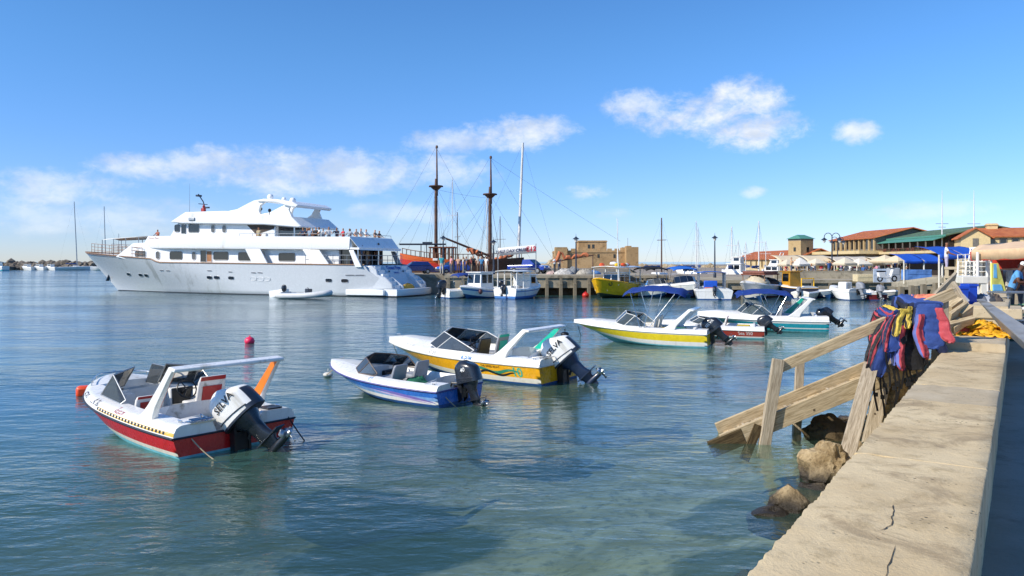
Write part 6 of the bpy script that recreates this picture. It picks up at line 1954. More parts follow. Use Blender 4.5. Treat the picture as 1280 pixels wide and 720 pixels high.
# boom with furled orange sail, lateen yard, boarding gantry
A_, B_ = at(557, 298, SY - 2) - Vector((sp0.x, SY, 0)), at(612, 320, SY - .5) - Vector((sp0.x, SY, 0))
b = MB(); b.tube([A_, B_], [.10, .13], 8); b.build('boom', mast_m, ship)
sail_m = mat('rust_orange_sail', 'C07048', .8, var=.2, bump=.05, bscale=3)
b = MB(); n_ = 14
b.tube([A_.lerp(B_, .48 + .5 * i / n_) + Vector((0, -.06, -.16 - .16 * math.sin(i * 1.9) - (.2 * i / n_))) for i in range(n_ + 1)], [.06 + .24 * abs(math.sin(math.pi * min(1, .15 + i / n_))) * (.7 + .4 * math.sin(i * 2.3)) for i in range(n_ + 1)], 9); b.build('furled_sail', sail_m, ship)
A_, B_ = at(618, 326, SY) - Vector((sp0.x, SY, 0)), at(640, 318, SY) - Vector((sp0.x, SY, 0))
b = MB(); b.tube([A_.lerp(B_, i / 10) + Vector((0, 0, .10 * math.sin(i * 2))) for i in range(11)], [.15 + .12 * abs(math.sin(i * 1.1)) for i in range(11)], 8); b.build('furled_sail', sail_m, ship)
b = MB(); z_ = at(0, 305.5, SY).z; b.tube([(at(500, 0, SY).x - sp0.x, -.5, z_), (at(558, 0, SY).x - sp0.x, -.5, z_)], .10, 6); b.obox((at(535, 0, SY).x - sp0.x, -.5, z_ + .1), (1.0, .5, .28))
for px in (527, 534): b.tube([(at(px, 0, SY).x - sp0.x, -.5, z_), (at(px, 0, SY).x - sp0.x, -.5, 2.9)], .05, 5)
b.build('light_gantry', dark_metal, ship)
b = MB(); b.obox((at(547, 0, SY).x - sp0.x, -2.3, at(0, 324.5, SY).z), (.5, .3, .25)); b.build('life_raft_box', gel_white, ship, bevel=.04)


# ------------------------------------------------------------------ sailing boats
def sailboat(label, px, top, Y, hullm=None, L=7.5, yaw=20, mast_c=None, lean=0, hull=True, r=.07, group=None):
    p_ = at(px, 327, Y); t = thing('sailing_boat', label, 'sailboat', (p_.x, Y, 0), R(yaw), group)
    zt = at(px, top, Y).z
    if hull:
        b = MB(); rows = []
        for i in range(17):
            q = i / 16; w_ = 1.2 * (1 - abs(2 * q - .9) ** 2.6 if q > .45 else 1 - .35 * ((.45 - q) / .45) ** 2); w_ = max(.02, w_)
            x = (q - .5) * L; zs = .95 + .3 * q
            rows.append([(x, -w_, zs), (x, -w_ * .9, .35), (x - .2 * q, -w_ * .55, -.1), (x - .3 * q, 0, -.35), (x - .2 * q, w_ * .55, -.1), (x, w_ * .9, .35), (x, w_, zs), (x, w_ * .5, zs + .06), (x, 0, zs + .08), (x, -w_ * .5, zs + .06)])
        b.loft(rows, True, True, True); b.build('hull', hullm or gel_white, t, smooth=40)
        b = MB(); rows = [[(-.6, -.7, 1.0), (-.6, .7, 1.0), (-.6, .6, 1.5), (-.6, -.6, 1.5)], [(.9, -.7, 1.05), (.9, .7, 1.05), (.8, .55, 1.5), (.8, -.55, 1.5)], [(1.8, -.4, 1.1), (1.8, .4, 1.1), (1.7, .3, 1.2), (1.7, -.3, 1.2)]]
        b.loft(rows, True, True, True); b.build('coachroof', gel_white, t, smooth=30, bevel=.04)
    mm = mast_c or alu
    b = MB(); b.tube([(.6, 0, .9), (.6 + lean, 0, zt)], [r, r * .7], 8); m = b.build('mast', mm, t)
    b = MB(); zz = lerp(1, zt, .62); b.tube([(.6 + lean * .6, -.7, zz), (.6 + lean * .6, .7, zz)], r * .4, 5); b.build('spreader', mm, m)
    b = MB(); b.tube([(.5, 0, 2.0), (-2.8, 0, 2.1)], r * .8, 6); b.tube([(.3 - i * .36, .0, 2.22 + .03 * math.sin(i * 2)) for i in range(9)], .11, 6); b.build('boom', mat('sail_cover_blue', '2A4C86', .8) if hull else mm, t)
    for a_ in ((L / 2 - .2, 0, 1.2), (-L / 2 + .2, 0, 1.0), (.5, 1.1, 1.0), (.5, -1.1, 1.0)):
        b = MB(); b.tube([(.6 + lean, 0, zt - .1), a_], .007, 4); b.build('stay', rigm, t)
    return t


GB = 'sailing boats beyond the pier'
white_mast = mat('white_mast_paint', 'DAD9D4', .4)
sailboat('sailing yacht with tall thick white mast behind the half day cruise banner', 640, 178, 82, yaw=10, L=11, mast_c=white_mast, lean=.6, r=.17)
sailboat('sailing boat with thin brown mast beyond the black bimini cruiser', 823, 272, 92, yaw=40, mast_c=mast_m, r=.10)
for px, top, Y, lab in ((866, 276, 96, 'sailing boat with slender pale mast close behind the blue-canopied cruiser'), (873, 284, 100, 'shorter-masted sailing boat paired behind the blue-canopied cruiser'), (914, 283, 92, 'sailing boat with bright white mast just beside the single lamp post'), (921, 300, 97, 'small sailing boat with short mast left of the orange-roofed hall'), (933, 302, 100, 'sailing boat with short stub mast before the orange-roofed hall'), (947, 276, 90, 'sailing boat with tall white mast before the orange-roofed hall'), (957, 301, 104, 'far sailing boat with thin mast against the orange roof'), (563, 222, 92, 'sailing boat with thin white mast between the excursion ship masts'), (566, 265, 88, 'small sailing boat with grey stub mast behind the ship deckhouse'), (607, 245, 90, 'sailing boat with pale mast close behind the ship\'s after mast'), (623, 270, 90, 'sailing boat with dark thin mast beside the ship\'s after mast')):
    sailboat(lab, px, top, Y, yaw=30 + (px * 7) % 60, mast_c=white_mast if px not in (566, 623) else mast_m, r=.085 if px in (914, 947) else .06, group=GB)

# ------------------------------------------------------------------ banner, cars, lamps, people on the pier
bn = thing('banner', 'white cruise price banner hung between posts above the pickup', 'banner', (0, 0, 0))
P00, P10, P11, P01 = at(622.5, 320, 70), at(670, 316, 70), at(670.5, 306, 70), at(622.5, 310, 70)
b = MB(); rows = []
for i in range(13):
    u = i / 12; a_ = P00.lerp(P10, u); c_ = P01.lerp(P11, u); w_ = Vector((0, .06 * math.sin(u * 9), 0)); rows.append([a_ + w_, c_ + w_])
b.loft(rows); o = b.build('cloth', mat('banner_white', 'E9E8E4', .8, var=.03), bn); o.modifiers.new('t', 'SOLIDIFY').thickness = .01
def bfn(u0, sc):
    ex = (P10 - P00).normalized(); ez = (P01 - P00).normalized(); mid = (P00 + P01) / 2
    return lambda u, v: mid + ex * (u0 + u) + ez * (v) + Vector((0, -.09, 0))
BLN = (P10 - P00).length
lettering('HALF DAY CRUISE', .37, bfn(BLN * .375, 1), mat('banner_navy', '26365E', .7), bn, bold=.012)
lettering('\u20ac12', .60, bfn(BLN * .865, 1), mat('banner_red', 'C8283C', .7), bn, bold=.02)
for q in (P00, P10): b = MB(); b.tube([(q.x, q.y + .08, PZ), (q.x, q.y + .08, q.z + .85)], .04, 6); b.build('post', alu, bn)


def car(label, p_, yaw, col, kind='hatch'):
    t = thing('parked_car', label, 'car', p_, yaw)
    L_, W_ = (4.9, 1.75) if kind == 'pickup' else (3.9, 1.65)
    if kind == 'pickup':
        low = [(-2.45, .48), (-2.45, .98), (-.35, 1.02), (1.1, 1.05), (2.25, .95), (2.42, .72), (2.42, .42)]; cab = [(-.55, 1.0), (-.45, 1.66), (.45, 1.70), (1.25, 1.05)]
    else:
        low = [(-1.9, .35), (-1.95, .85), (-1.7, .95), (1.0, .95), (1.8, .80), (1.95, .60), (1.95, .32)]; cab = [(-1.75, .93), (-1.3, 1.42), (.2, 1.46), (1.0, .95)]
    b = MB(); b.prism([(x, -W_ / 2, z) for x, z in low], (0, W_, 0)); body = b.build('body', col, t, smooth=0, bevel=.07)
    b = MB(); k_ = .86
    rows = [[(x, W_ / 2 * s_ * (1 if z < 1.2 else k_), z) for x, z in cab] for s_ in (-1, 1)]
    b.loft(rows, True, True, True); c = b.build('cab', col, body, smooth=0, bevel=.05)
    for s_ in (-1, 1):
        cxm = sum(x for x, _ in cab) / 4
        for (fa, fb) in ((.08, .48), (.54, .94)):
            xa, xb_ = lerp(cab[0][0] + .12, cab[3][0] - .25, fa), lerp(cab[0][0] + .12, cab[3][0] - .25, fb); zt = cab[1][1] - .1; zb = cab[0][1] + .06
            y0_, y1_ = W_ / 2 * (lerp(1, k_, .25)) + .018, W_ / 2 * lerp(1, k_, .95) + .012
            b = MB(); b.prism([(xa, s_ * y0_, zb), (xb_, s_ * y0_, zb), (min(xb_, cab[2][0] + .1), s_ * y1_, zt), (max(xa, cab[1][0] + .05), s_ * y1_, zt)], (0, -s_ * .03, 0)); b.build('window', dark_glass, c, smooth=0)
    (xa, za), (xb_, zb) = cab[2], cab[3]
    b = MB(); b.prism([(lerp(xa, xb_, .1) + .02, -W_ * .38, lerp(za, zb, .1) + .02), (lerp(xa, xb_, .1) + .02, W_ * .38, lerp(za, zb, .1) + .02), (lerp(xa, xb_, .92) + .02, W_ * .45, lerp(za, zb, .92) + .02), (lerp(xa, xb_, .92) + .02, -W_ * .45, lerp(za, zb, .92) + .02)], (.015, 0, .015)); b.build('windscreen', dark_glass, c, smooth=0)
    r_ = .36 if kind == 'pickup' else .29
    for x in (-L_ * .31, L_ * .32):
        for s_ in (-1, 1):
            b = MB(); b.lathe([(r_ * .6, -.1), (r_ * .95, -.1), (r_, -.06), (r_, .06), (r_ * .95, .1), (r_ * .6, .1)], (0, 0, 0), 18); wh_ = b.build('wheel', black_pl, body); wh_.location = (x, s_ * (W_ / 2 - .06), r_); wh_.rotation_euler = (R(90), 0, 0)
            b = MB(); b.lathe([(.01, .105), (r_ * .55, .10), (r_ * .62, .05)], (0, 0, 0), 14, cap=False); b.lathe([(.01, -.105), (r_ * .55, -.10), (r_ * .62, -.05)], (0, 0, 0), 14, cap=False); b.build('rim', alu, wh_)
    for s_ in (-1, 1): b = MB(); b.obox((low[-2][0] - .02, s_ * W_ * .36, low[-2][1] + .05), (.1, .32, .16)); b.build('headlight', gel_white, body, bevel=.02)
    b = MB(); b.box(low[-1][0] - .05, low[-1][0] + .08, -W_ / 2, W_ / 2, .38, .56); b.box(low[0][0] - .06, low[0][0] + .03, -W_ / 2, W_ / 2, .42, .56); b.build('bumper', dark_metal, body, bevel=.02)
    t.scale = (.8, .8, .8)
    if kind == 'pickup':
        b = MB()
        for s_ in (-1, 1): b.box(-2.0, 1.6, s_ * W_ / 2 - .02, s_ * W_ / 2 + .02, .55, .70)
        b.build('side_strip', alu, body, smooth=0)
    return t


car_blue = mat('royal_blue_car_paint', '1C3F9E', .25, var=.05, coat=.8)
car_navy = mat('deep_blue_car_paint', '1A2F72', .25, var=.05, coat=.8)
p_ = at(661, 345, 72); car('royal blue double-cab pickup parked on the pier under the banner', (p_.x, 72, PZ), R(-28), car_blue, 'pickup')
p_ = at(520, 345, 71); car('dark blue small car parked on the pier beside the yacht\'s stern', (p_.x, 71, PZ), R(200), car_navy)
p_ = at(566, 345, 74); car('bright blue van-like car parked near the excursion ship', (p_.x, 74, PZ), R(-150), mat('azure_car_paint', '2A5FC0', .3, var=.05, coat=.6))


def lamp_post(label, px, top, base_z, Y, double=False):
    p_ = at(px, 327, Y); t = thing('street_lamp', label, 'street lamp', (p_.x, Y, base_z)); zt = at(px, top, Y).z - base_z
    b = MB(); b.lathe([(.14, 0), (.14, .35), (.08, .5), (.06, zt * .6), (.045, zt - .35)], (0, 0, 0), 10)
    if double:
        for s_ in (-1, 1): b.tube([(0, 0, zt - 1.0)] + [(s_ * (.38 - .38 * math.cos(a)), 0, zt - .42 + .4 * math.sin(a)) for a in [math.pi * k_ / 8 for k_ in range(9)]] + [(s_ * .76, 0, zt - .7)], .035, 6)
    b.build('post', dark_metal, t)
    for s_ in ((-.76, .76) if double else (0,)):
        z0 = zt - .75 if double else zt - .55
        b = MB(); b.lathe([(.03, .30), (.10, .22), (.30, .08), (.30, .05), (.05, .06)], (s_, 0, z0), 12); b.build('lamp_shade', dark_metal, t)
        b = MB(); b.lathe([(.14, .05), (.15, -.06), (.08, -.2), (.01, -.22)], (s_, 0, z0), 10); b.build('globe', mat('opal_glass', 'D8D6CC', .3), t)
    if not double: b = MB(); b.tube([(0, 0, zt - .4), (0, 0, zt)], [.03, .01], 6); b.build('finial', dark_metal, t)
    return t


lamp_post('black single-headed lamp post standing among the moored boats', 893.5, 291, QZ, 72)
lamp_post('dark lamp post on the pier end before the castle', 720, 292, PZ, 68)
lamp_post('slim lamp post before the excursion ship deckhouse', 554, 291, PZ, 68)
lamp_post('slim lamp post beside the excursion ship\'s after mast', 617, 296, PZ, 68)
lamp_post('double-armed crook-necked lamp post on the restaurant promenade', 1040, 291, QZ, 74, True)
lamp_post('double-armed lamp post farther off beyond the orange-roofed hall', 1047, 296, QZ, 96, True)

for i, (px, Y, sh, tr_, ds, lab) in enumerate((
        (552, 63, '3AA0A8', 'C8C2B4', 'stand', 'pedestrian in turquoise top on the pier by the slim lamp post'), (564, 65, 'D89AA0', '5A5E66', 'stand', 'pedestrian in pink top on the pier beside the azure car'),
        (567, 66, '2A2C32', '2A2C32', 'point', 'pedestrian all in black on the pier beside the azure car'), (579, 65, 'C9C6BE', '8A8478', 'stand', 'pedestrian in off-white shirt on the pier'),
        (583, 66, '6F7E94', '2E3238', 'stand', 'pedestrian in slate shirt and dark trousers on the pier'), (589, 64, 'B0343A', 'B8A890', 'stand', 'pedestrian in red top and sand trousers on the pier'),
        (592, 66, '202227', '202227', 'rail', 'pedestrian in black jacket beside the one in red'), (602, 65, '4C8FC0', '3A4A60', 'stand', 'pedestrian in sky blue shirt by the after mast'),
        (608, 66, 'E2E0DA', 'C9C4B8', 'stand', 'pedestrian dressed in white by the after mast'), (573, 67, 'CDA48A', '6A4E40', 'stand', 'pedestrian in tan top behind the others on the pier'),
        (598, 68, 'D8D2C2', '7A6A5A', 'stand', 'pedestrian in cream top in front of the furled sail'), (693, 66, 'B9C6CE', '3A4148', 'rail', 'fisherman in pale shirt by the net heaps'), (699, 67, 'D0CCC4', '4A5668', 'rail', 'fisherman in white shirt bending over nets'))):
    Y += 2.5 + (i * 37 % 11) * .55; p_ = at(px, 345, Y); person(lab, (p_.x, Y, PZ), R(_rp.uniform(0, 360)), sh, tr_, ds, 1, h=_rp.uniform(1.58, 1.75))
# net and gear heaps on the pier
for i, (px, Y, r, col, lab) in enumerate(((705, 66, (1.3, 1.0, 1.15), 'B9B6AE', 'grey-white fishing net heap on the pier end'), (716, 68, (1.2, 1.0, 1.4), '8A8E90', 'dull grey net heap behind the pier end lamp'), (731, 66, (1.2, 1.0, 1.1), 'A8A294', 'buff net heap on the pier by the yellow boat'), (742, 67, (1.0, .9, .8), '5A86B8', 'light blue tarpaulin heap by the yellow boat'), (690, 67, (.8, .7, .7), 'C0A8A0', 'pinkish net heap behind the pickup'), (813, 66, (1.3, 1.0, .8), '8E887C', 'low grey gear heap behind the black bimini cruiser'), (850, 67, (1.5, 1.0, .7), '6E6A62', 'dark gear heap behind the navy-footed cruiser'))):
    r = (r[0] * .7, r[1] * .6, r[2] * .42); Y += 2; p_ = at(px, 345, Y); o = cloth_heap(None, (0, 0, 0), r, mat('net_' + col, col, .9, var=.4, scale=9, bump=.06, bscale=12), i + 2, 'net_heap'); o.location = (p_.x, Y, (PZ if px < 800 else QZ) - .02); tag(o, lab, 'net heap')
st_ = thing('furled_boom', 'wooden boom with furled orange sail propped beside the castle view', 'boom', (0, 0, 0))
A_, B_ = at(694, 327, 70), at(741, 319, 70)
b = MB(); b.tube([A_, B_], .07, 6); b.build('spar', mast_m, st_)
b = MB(); b.tube([A_.lerp(B_, i / 16) + Vector((0, 0, .25 * abs(math.sin(i * .9)) + (.55 if i in (2, 3) else 0))) for i in range(15)], [.07 + .12 * abs(math.sin(i * .8 + .4)) for i in range(15)], 8); b.build('furled_sail', sail_m, st_)
for q in (A_, B_): b = MB(); b.tube([(q.x, q.y, PZ), q], .05, 6); b.build('prop', mast_m, st_)

# ------------------------------------------------------------------ castle, breakwaters, town
stone = concrete('castle_sandstone', 'A88A62', '7A6246', 'BC9E74', .25, .06, False, '6A543A')
def hole(parent, x, y, z, w_, h_, m=None, name='window'):
    b = MB(); b.box(x - w_ / 2, x + w_ / 2, y - .06, y + .02, z - h_ / 2, z + h_ / 2); return b.build(name, m or dark_glass, parent, smooth=0)


CY = 185.0
def cxz(px, py): q = at(px, py, CY); return q.x, q.z
cs = thing('castle', 'square sandstone harbour castle with flat roofs and small keep', 'castle', (0, CY, 0))
b = MB(); x0, _ = cxz(695, 0); x1, _ = cxz(786, 0); zt = cxz(0, 313)[1]; b.box(x0, x1, 0, 16, .5, zt); b.box(x0 - .15, x1 + .0, -.15, 16.1, zt - .5, zt - .25); b.build('wall', stone, cs, smooth=0)
for k_ in range(10):
    xx = lerp(x0, x1, k_ / 10); b = MB(); b.box(xx + .1, xx + 1.2, .0, .5, zt, zt + (.45 if k_ % 3 else .75)); b.build('merlon', stone, cs, smooth=0)
b = MB(); xa, xb_ = cxz(694, 0)[0], cxz(709, 0)[0]; b.box(xa, xb_, -.6, 4, .5, cxz(0, 309)[1]); b.build('corner_tower', stone, cs, smooth=0)
b = MB(); xa, xb_ = cxz(781, 0)[0], cxz(796, 0)[0]; b.box(xa, xb_, -2.5, 8, .5, cxz(0, 309)[1]); b.box(xa + .3, xb_ - 1.6, -2.0, 2, cxz(0, 309)[1], cxz(0, 307.5)[1]); b.build('corner_tower', stone, cs, smooth=0)
b = MB(); xa, xb_ = cxz(725, 0)[0], cxz(761, 0)[0]; zk = cxz(0, 300)[1]; b.box(xa, xb_, 4, 12, zt - .2, zk); b.box(xa - .15, xb_ + .15, 3.85, 12.15, zk - .35, zk - .12); kp = b.build('keep', stone, cs, smooth=0)
for px in (736, 741.5): hole(kp, (px - 640) / F * (CY + 4), 4, cxz(0, 308)[1], .55, 1.1)
for px in (716, 748, 768): hole(cs, cxz(px, 0)[0], 0, cxz(0, 320)[1], .5, .9)
b = MB(); q = cxz(787, 297); b.tube([(q[0], 3, zt), (q[0], 3, q[1])], .06, 6); b.build('flagpole', alu, cs)


def rock_bank(name, label, p0, p1, n, h_, w_, m, seed, size):
    rd = random.Random(seed); b = MB()
    base = MB(); bmx = bmesh.new(); bmesh.ops.create_icosphere(bmx, subdivisions=1, radius=1); vs = [v.co.copy() for v in bmx.verts]; fs_ = [tuple(v.index for v in f.verts) for f in bmx.faces]; bmx.free()
    for i in range(n):
        t = rd.random(); a = rd.uniform(-1, 1); c = Vector(p0).lerp(Vector(p1), t) + Vector((0, a * w_, 0)); z = h_ * (1 - abs(a)) * rd.uniform(.6, 1.1)
        s = size * rd.uniform(.5, 1.3); sx, sy, sz = s * rd.uniform(.7, 1.4), s, s * rd.uniform(.5, .9); an = rd.random() * 6.28
        off = rd.random() * 50
        out = []
        for v in vs:
            k = 1 + .35 * mnoise.noise(v * 1.5 + Vector((off, 0, 0))); q = Vector((v.x * sx * k, v.y * sy * k, v.z * sz * k)); q.rotate(Matrix.Rotation(an, 3, 'Z')); out.append((c.x + q.x, c.y + q.y, z + q.z))
        b.add(out, fs_)
    o = b.build(name, m, None, smooth=0); tag(o, label, 'breakwater', kind='stuff'); return o


dark_far = concrete('grey_breakwater_rock', '6A6258', '36322C', '8A8172', .5, .03, False, '4A443A')
a_, c_ = onz(-60, 337), onz(150, 337.5)
rock_bank('breakwater', 'long low breakwater of dark boulders closing the harbour mouth', (a_.x, a_.y + 6, 0), (c_.x + 40, c_.y + 6, 0), 520, 2.6, 5, dark_far, 3, 1.5)
a_, c_ = at(795, 0, 215), at(935, 0, 190)
rock_bank('breakwater', 'pale boulder breakwater showing between the castle and the town', (a_.x, 215, 0), (c_.x, 190, 0), 420, 1.5, 5, rock_far, 5, .9)
a_, c_ = at(560, 0, 230), at(720, 0, 210)
rock_bank('breakwater', 'boulder bank at the castle foot beyond the pier', (a_.x, 230, 0), (c_.x, 200, 0), 200, 2.5, 6, rock_far, 8, 1.6)
land2 = MB(); land2.box(at(660, 0, 180).x, at(840, 0, 180).x + 20, 176, 240, -.5, 1.2); tag(land2.build('castle_ground', conc_quay, smooth=0), kind='structure')
sailboat('sailing boat with tall thin mast moored off the far breakwater', 94, 252, 250, L=10, yaw=25, lean=-.9, r=.16)
sailboat('sailing boat with thin mast moored behind the yacht\'s bow awning', 135, 258, 240, L=10, yaw=200, lean=.5, r=.15)
sailboat('distant sailing boat with faint mast behind the yacht\'s foredeck', 151, 292, 245, L=9, yaw=200, r=.10)
for px, lab in ((71, 'little white motor boat off the far breakwater beside the tall-masted one'), (42, 'little grey-white motor boat farther along the far breakwater'), (57, 'small white cuddy boat before the far breakwater')):
    q = onz(px, 337.5); bo = Boat('distant_boat', lab, (q.x + 2, q.y - 3), R(160), dict(L=5.5, B=2.2, zr=.8, dh=.2, sheer=.3, rake=1, cols=[gel_white], bands=[(0, 1, 0)], bottom=0, rub=gel_white, deck_cols=[gel_white], open=[(.05, .4, .7, .4)])); bo.root['category'] = 'boat'; cabin(bo, 2.2, 3.6, 1.5, .9, 1.9, gel_white, .4)
q = onz(-1, 338.5); bo = Boat('distant_boat', 'white motor cruiser lying off the far breakwater at the harbour mouth', (q.x + 2, q.y), R(165), dict(L=8, B=2.8, zr=1.1, dh=.3, sheer=.4, rake=1.2, cols=[gel_white, teal_gel], bands=[(0, .3, 1), (.3, 1, 0)], bottom=0, rub=gel_white, deck_cols=[gel_white], open=[(.05, .3, .8, .7)])); bo.root['category'] = 'boat'; cabin(bo, 2.4, 5.2, 2.2, 1.3, 2.7, gel_white, .6)

# --- buildings
def roof_tiles(name, col, dark, sc=3.0):
    if name in MATS: return MATS[name]
    m = bpy.data.materials.new(name); m.use_nodes = True; t = m.node_tree; s = NT(t); b = t.nodes['Principled BSDF']
    co = s.n('ShaderNodeTexCoord').outputs['Object']
    wv = s.n('ShaderNodeTexWave', wave_type='BANDS', bands_direction='X'); wv.inputs['Scale'].default_value = sc; wv.inputs['Distortion'].default_value = .6; s.put(wv.inputs['Vector'], co)
    n_ = s.noise(co, 1.5, 6, .65)
    c = s.mix(s.smooth(n_, .35, .65), lin(col) + (1,), lin(dark) + (1,)); c = s.mix(s.math('MULTIPLY', s.smooth(wv.outputs['Fac'], .0, .35, 1, 0), .45), c, tuple(.5 * x for x in lin(dark)) + (1,))
    s.put(b.inputs['Base Color'], c); b.inputs['Roughness'].default_value = .85
    bp = s.n('ShaderNodeBump'); bp.inputs['Distance'].default_value = .06; s.put(bp.inputs['Height'], wv.outputs['Fac']); s.put(b.inputs['Normal'], bp.outputs[0])
    MATS[name] = m; return m


tile_o = roof_tiles('terracotta_roof_tiles', 'E68A52', 'CC6E40'); tile_g = roof_tiles('green_sheet_roof', '6C8A6C', '567258', 2.0)
cream_w = mat('cream_render', 'D2BC8C', .85, var=.1, dirt='A8946A', dirt_amt=.2, dscale=.8); stone_w = concrete('town_sandstone', 'B39A70', '8C7650', 'C2AA80', .4, .03, False)
grey_w = mat('grey_timber_wall', '6E6A62', .8, var=.2); verd = mat('verdigris_trim', '4F8A78', .6, var=.12)
awn_c = mat('cream_awning_canvas', 'D8C6A4', .8, var=.08); awn_b = mat('cobalt_awning_canvas', '1450B4', .75, var=.12); awn_o = mat('peach_awning_canvas', 'E8C49A', .8, var=.08)


def house(name, label, px0, px1, Y0, Y1, base, eave, ridge, depth, wm, rm, cat='building', ov=.35, gable=True, fwd=.5):
    """gabled hall whose front eave runs from pixel px0 (distance Y0) to px1 (distance Y1); heights in metres"""
    a_ = at(px0, 327, Y0); c_ = at(px1, 327, Y1); d = Vector((c_.x - a_.x, c_.y - a_.y)); L_ = d.length
    t = thing(name, label, cat, (a_.x, a_.y, 0), math.atan2(d.y, d.x))
    b = MB(); b.prism([(0, 0, base), (0, depth, base), (0, depth, eave), (0, depth * fwd, ridge - .12), (0, 0, eave)], (L_, 0, 0)); b.build('wall', wm, t, smooth=0)
    r = MB()
    def slab(y0, z0, y1, z1):
        n_ = Vector((0, z0 - z1, y1 - y0)).normalized() * .12
        n_ = n_ if n_.z > 0 else -n_
        r.prism([(-ov, y0, z0), (L_ + ov, y0, z0), (L_ + ov, y1, z1), (-ov, y1, z1)], n_)
    k = (ridge - eave) / (depth * fwd)
    slab(-ov, eave - ov * k, depth * fwd, ridge); k2 = (ridge - eave) / (depth * (1 - fwd)); slab(depth + ov, eave - ov * k2, depth * fwd, ridge)
    ro = r.build('roof', rm, t, smooth=0)
    return t, L_, ro


def win_row(t, x0, x1, n, y, z0, z1, w_=.6, m=None, frame=None, name='window'):
    for i in range(n):
        xx = lerp(x0, x1, (i + .5) / n)
        b = MB(); b.box(xx - w_ / 2, xx + w_ / 2, y - .03, y + .05, z0, z1); o = b.build(name, m or dark_glass, t, smooth=0)
        if frame:
            b = MB()
            for (xa, xb_, za, zb) in ((xx - w_ / 2 - .08, xx - w_ / 2, z0 - .08, z1 + .08), (xx + w_ / 2, xx + w_ / 2 + .08, z0 - .08, z1 + .08), (xx - w_ / 2, xx + w_ / 2, z1, z1 + .08), (xx - w_ / 2 - .03, xx + w_ / 2 + .03, z0 - .1, z0)): b.box(xa, xb_, y - .07, y + .02, za, zb)
            b.build('window_frame', frame, o, smooth=0)


def zpx(py, Y): return CAM_H - (py - 327) / F * Y


# long orange-roofed hall
t, L_, ro = house('long_hall', 'long low cream hall with orange tiled roof behind the sailing boats', 916, 975, 150, 120, 1, zpx(324, 135), zpx(313.5, 130), 9, cream_w, tile_o, fwd=.5)
win_row(t, 1, L_ - 1, 8, 0, 1.9, 2.9, .7, frame=stone_w)
t, L_, ro = house('stone_hall', 'sandstone hall with orange tiled roof beside the little tower', 968, 999, 118, 112, 1, zpx(322, 115), zpx(312, 118), 7, stone_w, tile_o)
win_row(t, .6, L_ - .6, 3, 0, 1.7, 2.7, .8, frame=cream_w)
# tower with green roof
tq = at(1001, 327, 112)
tw_ = thing('stone_tower', 'small square sandstone tower with verdigris hipped roof above the awnings', 'tower', (tq.x, 112, 0), R(22))
zt = zpx(298.5, 112); b = MB(); b.box(0, 2.35, 0, 2.6, 1, zt - .25); b.build('wall', stone_w, tw_, smooth=0)
b = MB(); b.box(-.02, 2.37, -.02, 2.62, zt - .25, zt + .02); b.build('louvre_band', grey_w, tw_, smooth=0)
b = MB(); zr_ = zpx(293, 112); b.add([(-.25, -.25, zt + .02), (2.6, -.25, zt + .02), (2.6, 2.85, zt + .02), (-.25, 2.85, zt + .02), (.5, 1.3, zr_), (1.9, 1.3, zr_)], [(0, 1, 5, 4), (1, 2, 5), (2, 3, 4, 5), (3, 0, 4), (3, 2, 1, 0)]); b.build('roof', verd, tw_, smooth=0)
hole(tw_, 1.3, 0, zpx(312, 112), .42, .75); b = MB(); b.box(-.05, .05, 1.0, 1.45, zpx(314, 112), zpx(309, 112)); b.build('window', dark_glass, tw_, smooth=0)

# orange-roofed restaurant on a terrace
t, L_, ro = house('restaurant', 'two-storey restaurant with orange tiled roof and dark colonnade above cream awnings', 1041, 1094, 112, 99, 1, zpx(300.5, 112), zpx(300.5, 112) + 1.25, 9.5, grey_w, tile_o, ov=.45, fwd=.5)
win_row(t, .1, L_ - .1, 9, 0, zpx(312.5, 112), zpx(302.5, 112), .8)
for i in range(10): xx = lerp(.05, L_ - .05, i / 9); b = MB(); b.box(xx - .12, xx + .12, -.2, 0, zpx(315, 112), zpx(301, 112)); b.build('column', stone_w, t, smooth=0)
b = MB(); b.box(-1.2, L_ + 2, -3.0, .2, zpx(318.5, 112), zpx(315, 112)); b.build('terrace_slab', cream_w, t, smooth=0)
# green-roofed taverna; its solid wall is coloured dark as the shaded interior
t, L_, ro = house('taverna', 'open-sided taverna with long green roof and dark veranda posts', 1098, 1186, 103, 83, 1, zpx(300, 103), zpx(300, 103) + .95, 9, mat('taverna_shade_brown', '2E2621', .8, var=.2), tile_g, ov=.5, fwd=.5)
b = MB(); z0, z1 = zpx(305.5, 103), zpx(300.5, 103); b.prism([(-.8, -1.7, z0), (L_ + .2, -1.7, z0), (L_ + .2, .1, z1), (-.8, .1, z1)], (0, .02, .08)); b.build('lower_roof', verd, t, smooth=0)
b = MB(); b.box(-.5, L_ + .5, -.60, -.52, zpx(301.5, 103), zpx(299.7, 103)); b.build('eave_board', verd, t, smooth=0)
for i in range(11): xx = lerp(-.6, L_ + .1, i / 10); b = MB(); b.box(xx - .06, xx + .06, -1.62, -1.5, zpx(316, 103), zpx(305.4, 103)); b.build('veranda_post', grey_w, t, smooth=0)
b = MB(); b.box(-1, L_ + .5, -1.75, -1.68, zpx(312.8, 103), zpx(312.2, 103)); b.box(-1, L_ + .5, -1.75, -1.68, zpx(314.6, 103), zpx(314, 103)); b.build('railing', mast_m, t, smooth=0)
b = MB(); b.box(-1.2, L_ + 2.2, -2.2, .3, zpx(318.5, 103), zpx(315.8, 103)); b.build('terrace_slab', cream_w, t, smooth=0)
rd = random.Random(9)
